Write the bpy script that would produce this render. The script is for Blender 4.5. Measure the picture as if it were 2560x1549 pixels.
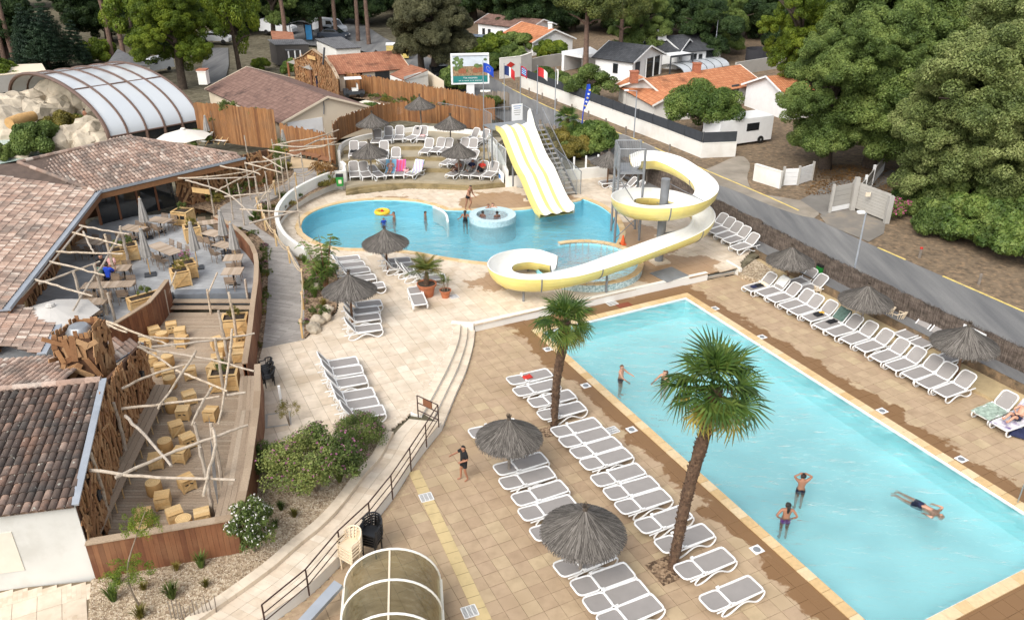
import bpy,bmesh,math,random
import numpy as np
from mathutils import Vector,Matrix,noise
from mathutils.geometry import tessellate_polygon
for o in list(bpy.data.objects):
 bpy.data.objects.remove(o,do_unlink=True)
SC=bpy.context.scene
COL=SC.collection
PI=math.pi
R=math.radians
random.seed(7)
# camera
CAM_H,PITCH,FPX=18.0,R(26.8),2040.0
cd=bpy.data.cameras.new('camera')
cd.sensor_fit='HORIZONTAL'
cd.sensor_width=36.0
cd.lens=FPX/2560.0*36.0
cd.clip_end=1200.0
cam=bpy.data.objects.new('camera',cd)
cam.location=(0,0,CAM_H)
cam.rotation_euler=(PI/2-PITCH,0,0)
COL.objects.link(cam)
SC.camera=cam
# sky and sun (bright, thinly overcast)
SUN_EL,SUN_AZ=R(46),R(212)
world=bpy.data.worlds.new('World')
SC.world=world
world.use_nodes=True
wn=world.node_tree
wn.nodes.clear()
wo=wn.nodes.new('ShaderNodeOutputWorld')
wb=wn.nodes.new('ShaderNodeBackground')
wh=wn.nodes.new('ShaderNodeHueSaturation')
ws=wn.nodes.new('ShaderNodeTexSky')
ws.sky_type='NISHITA'
ws.sun_disc=False
ws.sun_elevation=SUN_EL
ws.sun_rotation=SUN_AZ
ws.dust_density=2.5
wh.inputs['Saturation'].default_value=0.30
wb.inputs['Strength'].default_value=0.15
wn.links.new(ws.outputs[0],wh.inputs['Color'])
wn.links.new(wh.outputs[0],wb.inputs[0])
wn.links.new(wb.outputs[0],wo.inputs[0])
sl=bpy.data.lights.new('sun','SUN')
sl.energy=1.4
sl.angle=R(38)
sl.color=(1.0,0.955,0.88)
sun=bpy.data.objects.new('sun',sl)
sd=Vector((math.sin(SUN_AZ)*math.cos(SUN_EL),math.cos(SUN_AZ)*math.cos(SUN_EL),math.sin(SUN_EL)))
sun.rotation_euler=(-sd).to_track_quat('-Z','Y').to_euler()
sun.location=(-30,-10,60)
COL.objects.link(sun)
SC.view_settings.view_transform='Standard'
SC.view_settings.look='None'
SC.view_settings.exposure=0.78
SC.view_settings.gamma=1.0
SC.render.engine='CYCLES'
SC.cycles.use_denoising=True
SC.cycles.max_bounces=7
SC.cycles.diffuse_bounces=3
SC.cycles.transparent_max_bounces=12
SC.cycles.caustics_reflective=False
# plan: photograph points set down on a known level
K={'A':(1840,640,6.16),'B':(2160,780,4.66),'C':(640,560,4.928),'D':(780,860,6.776),'E':(840,260,5.6),'F':(200,480,5.325),'G':(240,740,4.66),'H':(200,1040,4.517),'I':(430,280,5.324),'d':(0,0,.9625),'p':(0,0,1),'S1':(1220,260,4.97),'S2':(1480,340,4.142),'S3':(1120,120,7.453),'S4':(640,80,4.928),'S5':(0,180,3.257),'S6':(1140,580,4.118),'Q':(1100,640,3.08),'Z':(600,1000,2.716)}
for r_,y_ in enumerate((0,500,1029)):
 for c_,x_ in enumerate((0,640,1280,1920)):
  K['%d%d'%(r_,c_)]=(x_,y_,2.867)
CT,ST=math.cos(PITCH),math.sin(PITCH)
def W(k,x,y,z=0.0):
 a,b,s=K[k]
 u=(a+x/s-1280)/FPX
 v=(774.5-b-y/s)/FPX
 d=Vector((u,CT+v*ST,-ST+v*CT))
 t=(z-CAM_H)/d.z
 return Vector((d.x*t,d.y*t,z))
def Ws(k,pts,z=0.0):
 return[W(k,p[0],p[1],p[2]if len(p)>2 else z)for p in pts]
def V2(p):
 return(p[0],p[1])
# materials
def nodes_of(name):
 m=bpy.data.materials.new(name)
 m.use_nodes=True
 nt=m.node_tree
 b=nt.nodes['Principled BSDF']
 return m,nt,b
def nd(nt,t,**kw):
 n=nt.nodes.new(t)
 for k,v in kw.items():
  setattr(n,k,v)
 return n
def math_(nt,op,a,b=None,clamp=False):
 n=nd(nt,'ShaderNodeMath',operation=op,use_clamp=clamp)
 for i,s in enumerate((a,b)):
  if s is None:
   continue
  if isinstance(s,(int,float)):
   n.inputs[i].default_value=s
  else:
   nt.links.new(s,n.inputs[i])
 return n.outputs[0]
def mixc(nt,fac,a,b,blend='MIX'):
 n=nd(nt,'ShaderNodeMix',data_type='RGBA',blend_type=blend)
 for sock,s in((n.inputs[0],fac),(n.inputs[6],a),(n.inputs[7],b)):
  if isinstance(s,(int,float)):
   sock.default_value=s
  elif isinstance(s,(tuple,list)):
   sock.default_value=(s[0],s[1],s[2],1)
  else:
   nt.links.new(s,sock)
 return n.outputs[2]
def ramp(nt,fac,stops,interp='LINEAR'):
 n=nd(nt,'ShaderNodeValToRGB')
 n.color_ramp.interpolation=interp
 e=n.color_ramp.elements
 while len(e)<len(stops):
  e.new(0.5)
 for el,(p,c)in zip(e,stops):
  el.position=p
  el.color=(c[0],c[1],c[2],1)
 nt.links.new(fac,n.inputs[0])
 return n.outputs[0]
def noise_(nt,vec,scale,detail=3,rough=.55):
 n=nd(nt,'ShaderNodeTexNoise')
 n.inputs['Scale'].default_value=scale
 n.inputs['Detail'].default_value=detail
 n.inputs['Roughness'].default_value=rough
 if vec is not None:
  nt.links.new(vec,n.inputs['Vector'])
 return n.outputs[0]
def sstep(nt,x,lo,hi):
 n=nd(nt,'ShaderNodeMapRange',interpolation_type='SMOOTHSTEP')
 n.inputs[1].default_value=lo
 n.inputs[2].default_value=hi
 nt.links.new(x,n.inputs[0])
 return n.outputs[0]
def position(nt):
 return nd(nt,'ShaderNodeNewGeometry').outputs['Position']
def mapped(nt,vec,scale=(1,1,1),rot=(0,0,0),loc=(0,0,0)):
 n=nd(nt,'ShaderNodeMapping',vector_type='POINT')
 n.inputs[1].default_value=loc
 n.inputs[2].default_value=rot
 n.inputs[3].default_value=scale
 nt.links.new(vec,n.inputs[0])
 return n.outputs[0]
def piece_random(nt):
 a=nd(nt,'ShaderNodeObjectInfo').outputs['Random']
 b=nd(nt,'ShaderNodeNewGeometry').outputs['Random Per Island']
 return math_(nt,'FRACT',math_(nt,'ADD',a,b))
def bump(nt,b,h,strength,dist=.02):
 n=nd(nt,'ShaderNodeBump')
 n.inputs['Strength'].default_value=strength
 n.inputs['Distance'].default_value=dist
 nt.links.new(h,n.inputs['Height'])
 nt.links.new(n.outputs[0],b.inputs['Normal'])
def plain(name,c,rough=.6,var=.12,scale=2.5,metal=0.0,bmp=0.0,bscale=40,dirt=None,dirtamt=.5,dscale=.8,spec=.5):
 """one colour with soft mottling; dirt: second colour in irregular patches"""
 m,nt,b=nodes_of(name)
 p=position(nt)
 n=noise_(nt,p,scale,4)
 lo=tuple(x*(1-var)for x in c)
 hi=tuple(min(1,x*(1+var))for x in c)
 col=ramp(nt,n,[(.3,lo),(.7,hi)])
 if dirt:
  k=math_(nt,'MULTIPLY',sstep(nt,noise_(nt,p,dscale,6,.65),.48,.68),dirtamt)
  col=mixc(nt,k,col,dirt)
 nt.links.new(col,b.inputs['Base Color'])
 b.inputs['Roughness'].default_value=rough
 b.inputs['Metallic'].default_value=metal
 b.inputs['Specular IOR Level'].default_value=spec
 if bmp:
  bump(nt,b,noise_(nt,p,bscale,4),bmp)
 return m
def pieces(name,stops,rough=.75,grain=None,gcol=.35,bmp=.2,spot=None,weather=None,wamt=.5):
 """colour picked per piece (object or mesh island) from the stops, plus grain stretched along object Z or X"""
 m,nt,b=nodes_of(name)
 r=piece_random(nt)
 col=ramp(nt,r,stops)
 oc=nd(nt,'ShaderNodeTexCoord').outputs['Object']
 p=position(nt)
 if grain:
  g=noise_(nt,mapped(nt,p if grain=='world' else oc,(14,14,1.2)if grain!='x' else(1.2,14,14)),1.5,4,.6)
  col=mixc(nt,gcol,col,ramp(nt,g,[(.3,(.25,.25,.25)),(.7,(1,1,1))]),'MULTIPLY')
  bump(nt,b,g,bmp)
 else:
  g=noise_(nt,p,9,4,.6)
  col=mixc(nt,gcol,col,ramp(nt,g,[(.3,(.45,.45,.45)),(.7,(1,1,1))]),'MULTIPLY')
  bump(nt,b,noise_(nt,p,35,3),bmp)
 if weather:
  k=math_(nt,'MULTIPLY',sstep(nt,noise_(nt,p,.9,6,.65),.45,.65),wamt)
  col=mixc(nt,k,col,weather)
 if spot:
  k=sstep(nt,noise_(nt,p,7,3,.7),.63,.68)
  col=mixc(nt,k,col,spot)
 nt.links.new(col,b.inputs['Base Color'])
 b.inputs['Roughness'].default_value=rough
 return m
def leafmat(name,c1,c2,c3=None,trans=.25,scale=.45):
 m,nt,b=nodes_of(name)
 p=position(nt)
 g=nd(nt,'ShaderNodeNewGeometry').outputs['Random Per Island']
 big=noise_(nt,p,scale,3)
 k=math_(nt,'ADD',math_(nt,'MULTIPLY',g,.45),math_(nt,'MULTIPLY',sstep(nt,big,.32,.68),.55))
 st=[(.15,c1),(.8,c2)]if c3 is None else[(.1,c1),(.55,c2),(.93,c3)]
 col=ramp(nt,k,st)
 nt.links.new(col,b.inputs['Base Color'])
 b.inputs['Roughness'].default_value=.55
 b.inputs['Specular IOR Level'].default_value=.3
 t=nd(nt,'ShaderNodeBsdfTranslucent')
 nt.links.new(col,t.inputs[0])
 mx=nd(nt,'ShaderNodeMixShader')
 mx.inputs[0].default_value=trans
 nt.links.new(b.outputs[0],mx.inputs[1])
 nt.links.new(t.outputs[0],mx.inputs[2])
 nt.links.new(mx.outputs[0],nt.nodes['Material Output'].inputs[0])
 return m
# mesh building
class MB:
 def __init__(s):
  s.v,s.f=[],[]
 def add(s,vs,fs):
  n=len(s.v)
  s.v+=[tuple(v)for v in vs]
  s.f+=[tuple(i+n for i in f)for f in fs]
  return s
 def box(s,c,size,rz=0.0,rot=None,taper=1.0):
  x,y,z=size[0]/2,size[1]/2,size[2]/2
  m=rot if rot is not None else Matrix.Rotation(rz,3,'Z')
  c=Vector(c)
  vs=[]
  for dz,t in((-1,1.0),(1,taper)):
   for dx,dy in((-1,-1),(1,-1),(1,1),(-1,1)):
    vs.append(c+m@Vector((dx*x*t,dy*y*t,dz*z)))
  return s.add(vs,[(3,2,1,0),(4,5,6,7),(0,1,5,4),(1,2,6,5),(2,3,7,6),(3,0,4,7)])
 def beam(s,a,b,w,h,up=(0,0,1)):
  a,b=Vector(a),Vector(b)
  d=(b-a)
  L=d.length
  d.normalize()
  side=d.cross(Vector(up))
  if side.length<1e-4:
   side=d.cross(Vector((1,0,0)))
  side.normalize()
  u=side.cross(d)
  m=Matrix((d,side,u)).transposed()
  return s.box((a+b)/2,(L,w,h),rot=m)
 def tube(s,pts,r,seg=8,closed=False,cap=True):
  pts=[Vector(p)for p in pts]
  n=len(pts)
  rs=r if isinstance(r,(list,tuple))else[r]*n
  base=len(s.v)
  prev=None
  for i,p in enumerate(pts):
   if closed:
    t=pts[(i+1)%n]-pts[i-1]
   else:
    t=pts[min(i+1,n-1)]-pts[max(i-1,0)]
   if t.length<1e-9:
    t=Vector((0,0,1))
   t.normalize()
   if prev is None:
    a=t.cross(Vector((0,0,1)))
    if a.length<.05:
     a=t.cross(Vector((1,0,0)))
   else:
    a=prev-t*prev.dot(t)
   a.normalize()
   prev=a
   b=t.cross(a)
   for k in range(seg):
    an=2*PI*k/seg
    s.v.append(tuple(p+(a*math.cos(an)+b*math.sin(an))*rs[i]))
  for i in range(n if closed else n-1):
   j=(i+1)%n
   for k in range(seg):
    k2=(k+1)%seg
    s.f.append((base+i*seg+k,base+i*seg+k2,base+j*seg+k2,base+j*seg+k))
  if cap and not closed:
   s.f.append(tuple(base+k for k in range(seg))[::-1])
   s.f.append(tuple(base+(n-1)*seg+k for k in range(seg)))
  return s
 def lathe(s,prof,seg=24,c=(0,0,0)):
  base=len(s.v)
  for r,z in prof:
   for k in range(seg):
    a=2*PI*k/seg
    s.v.append((c[0]+r*math.cos(a),c[1]+r*math.sin(a),c[2]+z))
  for i in range(len(prof)-1):
   for k in range(seg):
    k2=(k+1)%seg
    s.f.append((base+i*seg+k,base+i*seg+k2,base+(i+1)*seg+k2,base+(i+1)*seg+k))
  return s
 def prism(s,poly,z0,z1,holes=(),bottom=False):
  """vertical solid over a plan polygon; z1 may be a function of (x, y)"""
  zf=z1 if callable(z1)else(lambda x,y:z1)
  rings=[list(poly)]+[list(h)for h in holes]
  flat=[p for ring in rings for p in ring]
  tri=tessellate_polygon([[Vector((p[0],p[1],0))for p in ring]for ring in rings])
  vs=[(p[0],p[1],zf(p[0],p[1]))for p in flat]
  fs=[]
  for t in tri:
   a,b,c=(flat[i]for i in t)
   up=(b[0]-a[0])*(c[1]-a[1])-(b[1]-a[1])*(c[0]-a[0])
   fs.append(tuple(t)if up>0 else tuple(t)[::-1])
  s.add(vs,fs)
  if z0 is not None:
   for q,ring in enumerate(rings):
    area=sum(ring[i][0]*ring[(i+1)%len(ring)][1]-ring[(i+1)%len(ring)][0]*ring[i][1]for i in range(len(ring)))
    if(area<0)!=(q>0):
     ring=ring[::-1]
    n=len(ring)
    vs=[(p[0],p[1],z0)for p in ring]+[(p[0],p[1],zf(p[0],p[1]))for p in ring]
    s.add(vs,[(i,(i+1)%n,n+(i+1)%n,n+i)for i in range(n)])
  return s
 def strip(s,a,b,closed=False):
  """quads between two equally long point rows"""
  n=len(a)
  s.add(list(a)+list(b),[(i,(i+1)%n,n+(i+1)%n,n+i)for i in range(n if closed else n-1)])
  return s
 def mesh(s,name,mat=None,smooth=False):
  me=bpy.data.meshes.new(name)
  me.from_pydata(s.v,[],s.f)
  if mat:
   me.materials.append(MT[mat]if isinstance(mat,str)else mat)
  if smooth:
   me.polygons.foreach_set('use_smooth',[True]*len(me.polygons))
   if smooth!='all':
    try:
     me.set_sharp_from_angle(angle=R(40))
    except Exception:
     pass
  me.update()
  return me
 def build(s,name,mat,parent=None,smooth=False,loc=(0,0,0),rz=0.0,**kw):
  o=bpy.data.objects.new(name,s.mesh(name,mat,smooth))
  COL.objects.link(o)
  o.location=loc
  o.rotation_euler=(0,0,rz)
  if parent is not None:
   o.parent=parent
  for k,v in kw.items():
   o[k]=v
  return o
MT={}
def tag(o,label=None,cat=None,group=None,kind=None):
 if label:
  o['label']=label
 if cat:
  o['category']=cat
 if group:
  o['group']=group
 if kind:
  o['kind']=kind
 return o
def thing(name,label,cat,loc=(0,0,0),rz=0.0,group=None,rot=None,scale=1.0):
 o=bpy.data.objects.new(name,None)
 o.empty_display_size=.2
 COL.objects.link(o)
 o.location=loc
 o.rotation_euler=rot if rot is not None else(0,0,rz)
 if scale!=1.0:
  o.scale=(scale,)*3
 return tag(o,label,cat,group)
def put(name,mesh,parent=None,loc=(0,0,0),rot=(0,0,0),scale=(1,1,1),**kw):
 o=bpy.data.objects.new(name,mesh)
 COL.objects.link(o)
 o.location=loc
 o.rotation_euler=rot
 o.scale=scale if isinstance(scale,(tuple,list,Vector))else(scale,)*3
 if parent is not None:
  o.parent=parent
 for k,v in kw.items():
  o[k]=v
 return o
def make(spec,name,label,cat,loc,rz=0.0,group=None,scale=1.0,rot=None):
 """a thing with its parts; spec: [(part name, mesh, location, rotation, scale, [sub parts])] with shared mesh data"""
 t=thing(name,label,cat,loc,rz,group,rot,scale)
 for sp in spec:
  p=put(sp[0],sp[1],t,*(sp[2:5]if len(sp)>2 else()))
  if len(sp)>5:
   for q in sp[5]:
    put(q[0],q[1],p,*(q[2:5]if len(q)>2 else()))
 return t
def struct(name,mb,mat,smooth=False,**kw):
 return mb.build(name,mat,None,smooth,kind='structure',**kw)
def fast_mesh(name,verts,nper,mat,smooth=False):
 """verts: numpy (faces, nper, 3)"""
 nf=len(verts)
 me=bpy.data.meshes.new(name)
 me.vertices.add(nf*nper)
 me.vertices.foreach_set('co',np.asarray(verts,dtype=np.float32).reshape(-1))
 me.loops.add(nf*nper)
 me.loops.foreach_set('vertex_index',np.arange(nf*nper,dtype=np.int32))
 me.polygons.add(nf)
 me.polygons.foreach_set('loop_start',np.arange(0,nf*nper,nper,dtype=np.int32))
 me.materials.append(MT[mat]if isinstance(mat,str)else mat)
 me.update(calc_edges=True)
 return me
def in_poly(x,y,poly):
 c=False
 n=len(poly)
 j=n-1
 for i in range(n):
  xi,yi=poly[i][0],poly[i][1]
  xj,yj=poly[j][0],poly[j][1]
  if(yi>y)!=(yj>y)and x<(xj-xi)*(y-yi)/(yj-yi)+xi:
   c=not c
  j=i
 return c
def smooth_path(pts,n=6,closed=False):
 """Catmull-Rom through the points"""
 pts=[Vector(p)for p in pts]
 out=[]
 m=len(pts)
 for i in range(m if closed else m-1):
  p1,p2=pts[i],pts[(i+1)%m]
  p0=pts[i-1]if(closed or i>0)else p1*2-p2
  p3=pts[(i+2)%m]if(closed or i+2<m)else p2*2-p1
  for k in range(n):
   t=k/n
   out.append(.5*(2*p1+(p2-p0)*t+(2*p0-5*p1+4*p2-p3)*t*t+(3*p1-3*p2+p3-p0)*t**3))
 if not closed:
  out.append(pts[-1])
 return out
def offset(pts,d,closed=False):
 """plan offset of a polyline to its left by d"""
 n=len(pts)
 out=[]
 for i in range(n):
  a=Vector(pts[i-1])if(closed or i>0)else Vector(pts[i])
  b=Vector(pts[(i+1)%n])if(closed or i<n-1)else Vector(pts[i])
  t=b-a
  l=math.hypot(t.x,t.y)or 1
  p=Vector(pts[i])
  out.append(Vector((p.x-t.y/l*d,p.y+t.x/l*d,p.z if len(p)>2 else 0)))
 return out
def resample(pts,step):
 pts=[Vector(p)for p in pts]
 out=[pts[0].copy()]
 carry=0.0
 for a,b in zip(pts,pts[1:]):
  L=(b-a).length
  t=step-carry
  while t<=L:
   out.append(a.lerp(b,t/L))
   t+=step
  carry=L-(t-step)
 return out
def ordinal(n):
 ten={2:'twenty',3:'thirty',4:'forty',5:'fifty',6:'sixty'}
 tie={2:'twentieth',3:'thirtieth',4:'fortieth',5:'fiftieth',6:'sixtieth'}
 if n<=20:
  return ORD[n-1]
 return tie[n//10]if n%10==0 else ten[n//10]+'-'+ORD[n%10-1]
ORD=['first','second','third','fourth','fifth','sixth','seventh','eighth','ninth','tenth','eleventh','twelfth','thirteenth','fourteenth','fifteenth','sixteenth','seventeenth','eighteenth','nineteenth','twentieth']
UB=MB().box((0,0,0),(1,1,1))
_ubc={}
def unit_box(mat):
 if mat not in _ubc:
  _ubc[mat]=UB.mesh('unit_box_'+mat,mat)
 return _ubc[mat]
def bx(name,mat,parent,c,size,rz=0.0,rot=None):
 return put(name,unit_box(mat),parent,c,rot if rot is not None else(0,0,rz),size)
# palette
PSI=R(-26.55)
DA=Vector((math.sin(PSI),math.cos(PSI),0))
DB=Vector((math.cos(PSI),-math.sin(PSI),0))
RZ=math.atan2(DB.y,DB.x)
POOL_TL=W('p',1329,825.5,0)
POOL_TR=POOL_TL+DB*8.97
POOL_LEN=20.4
def tilemat(name,stops,wet,seam,kind):
 m,nt,b=nodes_of(name)
 p=position(nt)
 col=ramp(nt,piece_random(nt),stops)
 n1=noise_(nt,p,2.2,5,.6)
 col=mixc(nt,.55,col,ramp(nt,n1,[(.3,(.62,.6,.56)),(.6,(1,1,1))]),'MULTIPLY')
 col=mixc(nt,math_(nt,'MULTIPLY',sstep(nt,noise_(nt,p,.55,5,.6),.52,.66),.4),col,(.30,.215,.125))
 col=mixc(nt,sstep(nt,noise_(nt,p,5.5,4,.8),.70,.76),col,(.17,.13,.08))
 q=mapped(nt,p,rot=(0,0,-RZ))
 sx=nd(nt,'ShaderNodeSeparateXYZ')
 nt.links.new(q,sx.inputs[0])
 big=noise_(nt,p,.45,4,.55)
 med=noise_(nt,p,1.6,5,.6)
 nn=math_(nt,'ADD',math_(nt,'MULTIPLY',big,1.1),math_(nt,'MULTIPLY',med,.9))
 if kind=='low':
  c=(POOL_TL+POOL_TR)/2-DA*POOL_LEN/2
  cr=Matrix.Rotation(-RZ,3,'Z')@c
  du=math_(nt,'SUBTRACT',math_(nt,'ABSOLUTE',math_(nt,'SUBTRACT',sx.outputs[0],cr.x)),4.48)
  dv=math_(nt,'SUBTRACT',math_(nt,'ABSOLUTE',math_(nt,'SUBTRACT',sx.outputs[1],cr.y)),POOL_LEN/2)
  dist=math_(nt,'MAXIMUM',du,math_(nt,'MULTIPLY',dv,.38))
  w=math_(nt,'SUBTRACT',math_(nt,'MULTIPLY',nn,1.9),dist)
  wet_k=sstep(nt,w,1.13,1.30)
 else:
  ds=None
  for(cx,cy,rr)in((5.2,43.2,3.0),(8.5,39.6,1.2),(-.8,49.8,1.6),(-8,50.4,.5),(-1.0,38.2,.3),(2.6,49.7,1.2)):
   vs=nd(nt,'ShaderNodeVectorMath',operation='DISTANCE')
   nt.links.new(p,vs.inputs[0])
   vs.inputs[1].default_value=(cx,cy,.4)
   dd=math_(nt,'SUBTRACT',vs.outputs['Value'],rr)
   ds=dd if ds is None else math_(nt,'MINIMUM',ds,dd)
  w=math_(nt,'SUBTRACT',math_(nt,'MULTIPLY',nn,3.0),ds)
  wet_k=sstep(nt,w,1.8,2.0)
 col=mixc(nt,math_(nt,'MULTIPLY',wet_k,.93),col,wet)
 nt.links.new(col,b.inputs['Base Color'])
 rg=nd(nt,'ShaderNodeMapRange')
 nt.links.new(wet_k,rg.inputs[0])
 rg.inputs[3].default_value=.82
 rg.inputs[4].default_value=.45
 nt.links.new(rg.outputs[0],b.inputs['Roughness'])
 b.inputs['Specular IOR Level'].default_value=.35
 bump(nt,b,noise_(nt,p,60,3),.15,.01)
 return m
MT['tile_low']=tilemat('lower_deck_paving',[(0,(.40,.285,.185)),(.35,(.46,.34,.22)),(.7,(.43,.31,.205)),(1,(.50,.385,.24))],(.20,.105,.042),None,'low')
MT['tile_up']=tilemat('upper_deck_paving',[(0,(.66,.55,.43)),(.4,(.72,.615,.49)),(.75,(.63,.515,.39)),(1,(.75,.655,.53))],(.36,.225,.12),None,'up')
MT['joint']=plain('paving_joint',(.21,.16,.10),.95,.3)
MT['tile_step']=plain('step_paving',(.66,.555,.43),.85,.12,1.5,dirt=(.36,.28,.19),dirtamt=.35,dscale=1.3)
MT['ochre']=plain('ochre_concrete',(.47,.36,.20),.9,.15,1.2,dirt=(.27,.20,.11),dirtamt=.6,dscale=.5,bmp=.15)
MT['terrace']=plain('terrace_concrete',(.37,.315,.225),.9,.1,.6,dirt=(.21,.17,.10),dirtamt=.5,dscale=.5,bmp=.1)
MT['riser']=plain('weathered_riser',(.29,.225,.115),.9,.2,1.5,dirt=(.14,.105,.05),dirtamt=.7,dscale=1.2,bmp=.15)
MT['white']=plain('white_render',(.76,.74,.69),.85,.05,.7,dirt=(.50,.44,.35),dirtamt=.28,dscale=.55,bmp=.06,bscale=25)
MT['cream']=plain('cream_render',(.70,.60,.46),.9,.04,.5,dirt=(.55,.46,.35),dirtamt=.3,dscale=.4,bmp=.06,bscale=25)
MT['bright']=plain('white_paint',(.80,.80,.79),.7,.04)
MT['plastic']=plain('white_plastic',(.78,.775,.76),.38,.05,6,dirt=(.62,.59,.53),dirtamt=.25,dscale=4)
MT['slide_white']=plain('white_fibreglass',(.82,.81,.77),.25,.03,1.5,dirt=(.68,.65,.57),dirtamt=.25,dscale=1.2)
MT['slide_yellow']=plain('yellow_fibreglass',(.80,.66,.22),.3,.07,1.0,dirt=(.60,.52,.24),dirtamt=.4,dscale=1.1)
MT['cream_plastic']=plain('cream_plastic',(.74,.61,.44),.45,.05,5)
MT['dark_plastic']=plain('dark_plastic',(.016,.017,.019),.35,.2,5)
MT['coping']=pieces('pool_coping',[(0,(.62,.42,.20)),(.5,(.70,.51,.28)),(1,(.74,.58,.36))],.7,None,.35)
MT['cap']=plain('white_cap',(.78,.75,.68),.8,.05,1,dirt=(.55,.48,.36),dirtamt=.35,dscale=1.5)
MT['steel']=plain('galvanised_steel',(.36,.37,.38),.45,.12,4,metal=.7)
MT['pillar']=plain('grey_steel_paint',(.20,.21,.22),.5,.12,3,dirt=(.12,.11,.10),dirtamt=.4)
MT['rust']=plain('brown_rail_paint',(.05,.022,.016),.5,.25,6)
MT['asphalt']=None
MT['mulch']=None
MT['green_bin']=plain('green_bin_plastic',(.02,.22,.035),.4,.1)
MT['black']=plain('black',(.012,.012,.012),.6,.2)
MT['terracotta']=plain('terracotta',(.43,.14,.06),.8,.12,4,dirt=(.5,.3,.2),dirtamt=.25,dscale=3)
MT['soil']=plain('soil',(.06,.04,.025),.95,.4,9,bmp=.5)
MT['red']=plain('red_cloth',(.50,.03,.02),.85,.2,8)
MT['navy']=plain('navy_cloth',(.012,.016,.055),.85,.2,8)
MT['blackcloth']=plain('black_cloth',(.010,.010,.012),.9,.3,8)
MT['whitecloth']=plain('white_cloth',(.75,.74,.70),.9,.06,8)
MT['greencloth']=plain('grey_green_cloth',(.10,.16,.13),.9,.3,9)
MT['bluecloth']=plain('bright_blue_cloth',(.012,.06,.50),.85,.15,8)
MT['yellowcloth']=plain('yellow_cloth',(.70,.40,.06),.85,.2,8)
MT['pinkcloth']=plain('pink_cloth',(.72,.42,.40),.85,.2,8)
MT['purplecloth']=plain('purple_cloth',(.30,.05,.38),.8,.5,12)
MT['skin1']=plain('fair_skin',(.56,.30,.20),.5,.08,8)
MT['skin2']=plain('tanned_skin',(.36,.165,.095),.5,.08,8)
MT['skin3']=plain('brown_skin',(.15,.07,.045),.5,.08,8)
MT['hair_dark']=plain('dark_hair',(.012,.008,.006),.6,.2,20)
MT['hair_brown']=plain('brown_hair',(.13,.06,.03),.6,.25,20)
MT['redleaf']=plain('rusty_leaf',(.25,.09,.04),.8,.3)
MT['pole_wood']=plain('umbrella_pole',(.16,.085,.045),.8,.25,6,bmp=.3)
MT['pole_grey']=plain('weathered_pole',(.20,.17,.14),.85,.25,6,bmp=.3)
MT['thatch']=pieces('thatch',[(0,(.040,.034,.029)),(.3,(.10,.088,.076)),(.65,(.155,.138,.12)),(1,(.25,.225,.20))],.95,None,.3,.1)
MT['thatch_knot']=plain('thatch_knot',(.085,.065,.048),.95,.3,12,bmp=.5)
MT['sling']=plain('grey_sling',(.285,.262,.245),.7,.05,3,bmp=.12,bscale=160)
MT['decking']=pieces('deck_boards',[(0,(.36,.27,.185)),(.4,(.45,.345,.245)),(.7,(.40,.30,.21)),(1,(.50,.40,.295))],.8,'world',.4,.2)
MT['plank']=pieces('orange_planks',[(0,(.25,.105,.04)),(.35,(.36,.17,.065)),(.7,(.30,.13,.05)),(1,(.44,.235,.10))],.8,'world',.45,.25,weather=(.20,.12,.07),wamt=.3)
MT['fence_wood']=pieces('fence_planks',[(0,(.19,.075,.028)),(.25,(.38,.175,.062)),(.5,(.27,.115,.042)),(.75,(.43,.215,.085)),(1,(.33,.145,.055))],.85,'world',.6,.3,weather=(.20,.11,.055),wamt=.45)
MT['grey_fence']=pieces('grey_fence_planks',[(0,(.20,.16,.125)),(.5,(.28,.235,.185)),(1,(.36,.30,.24))],.9,'world',.4,.25)
MT['redwood']=pieces('red_brown_boards',[(0,(.16,.058,.026)),(.5,(.22,.085,.038)),(1,(.28,.115,.05))],.75,'world',.4,.2,weather=(.30,.16,.08),wamt=.35)
MT['clad']=pieces('random_cladding',[(0,(.20,.085,.035)),(.22,(.42,.22,.095)),(.5,(.28,.135,.058)),(.75,(.50,.30,.15)),(1,(.36,.18,.075))],.85,None,.45,.3)
MT['clad_back']=plain('cladding_backing',(.10,.046,.022),.9,.3)
MT['rail_wood']=pieces('silvered_rail',[(0,(.36,.255,.165)),(1,(.47,.355,.245))],.8,'world',.35,.2)
MT['crate']=pieces('pale_pine',[(0,(.60,.37,.15)),(.5,(.68,.45,.20)),(1,(.74,.53,.27))],.75,'world',.28,.15)
MT['log']=plain('pale_log',(.52,.31,.12),.8,.2,5,dirt=(.35,.19,.07),dirtamt=.5,dscale=2.5,bmp=.25)
MT['logend']=plain('log_end',(.66,.46,.22),.8,.12,8)
MT['branch']=None
MT['rope']=plain('rope',(.62,.47,.29),.9,.2,15,bmp=.4,bscale=60)
MT['tabletop']=pieces('table_boards',[(0,(.36,.265,.18)),(.5,(.45,.34,.245)),(1,(.52,.41,.31))],.7,'x',.3,.15)
MT['chair']=plain('taupe_chair',(.26,.185,.125),.6,.1,6)
MT['grey_cloth']=plain('grey_parasol_cloth',(.30,.285,.265),.9,.12,4)
MT['stone_grey']=None
MT['dark_slate']=plain('dark_step_stone',(.16,.175,.195),.7,.12,3)
MT['zinc']=plain('zinc',(.36,.39,.43),.45,.12,1.5,metal=.35,dirt=(.55,.56,.58),dirtamt=.4)
MT['glass']=None
MT['rock']=plain('sandstone',(.50,.43,.33),.9,.2,1.4,dirt=(.22,.17,.12),dirtamt=.4,dscale=.9,bmp=.6,bscale=7)
MT['sand']=plain('sand',(.56,.42,.255),.95,.1,.8,dirt=(.40,.29,.17),dirtamt=.4)
MT['path_white']=plain('pale_gravel_path',(.72,.65,.54),.95,.06,1)
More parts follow.
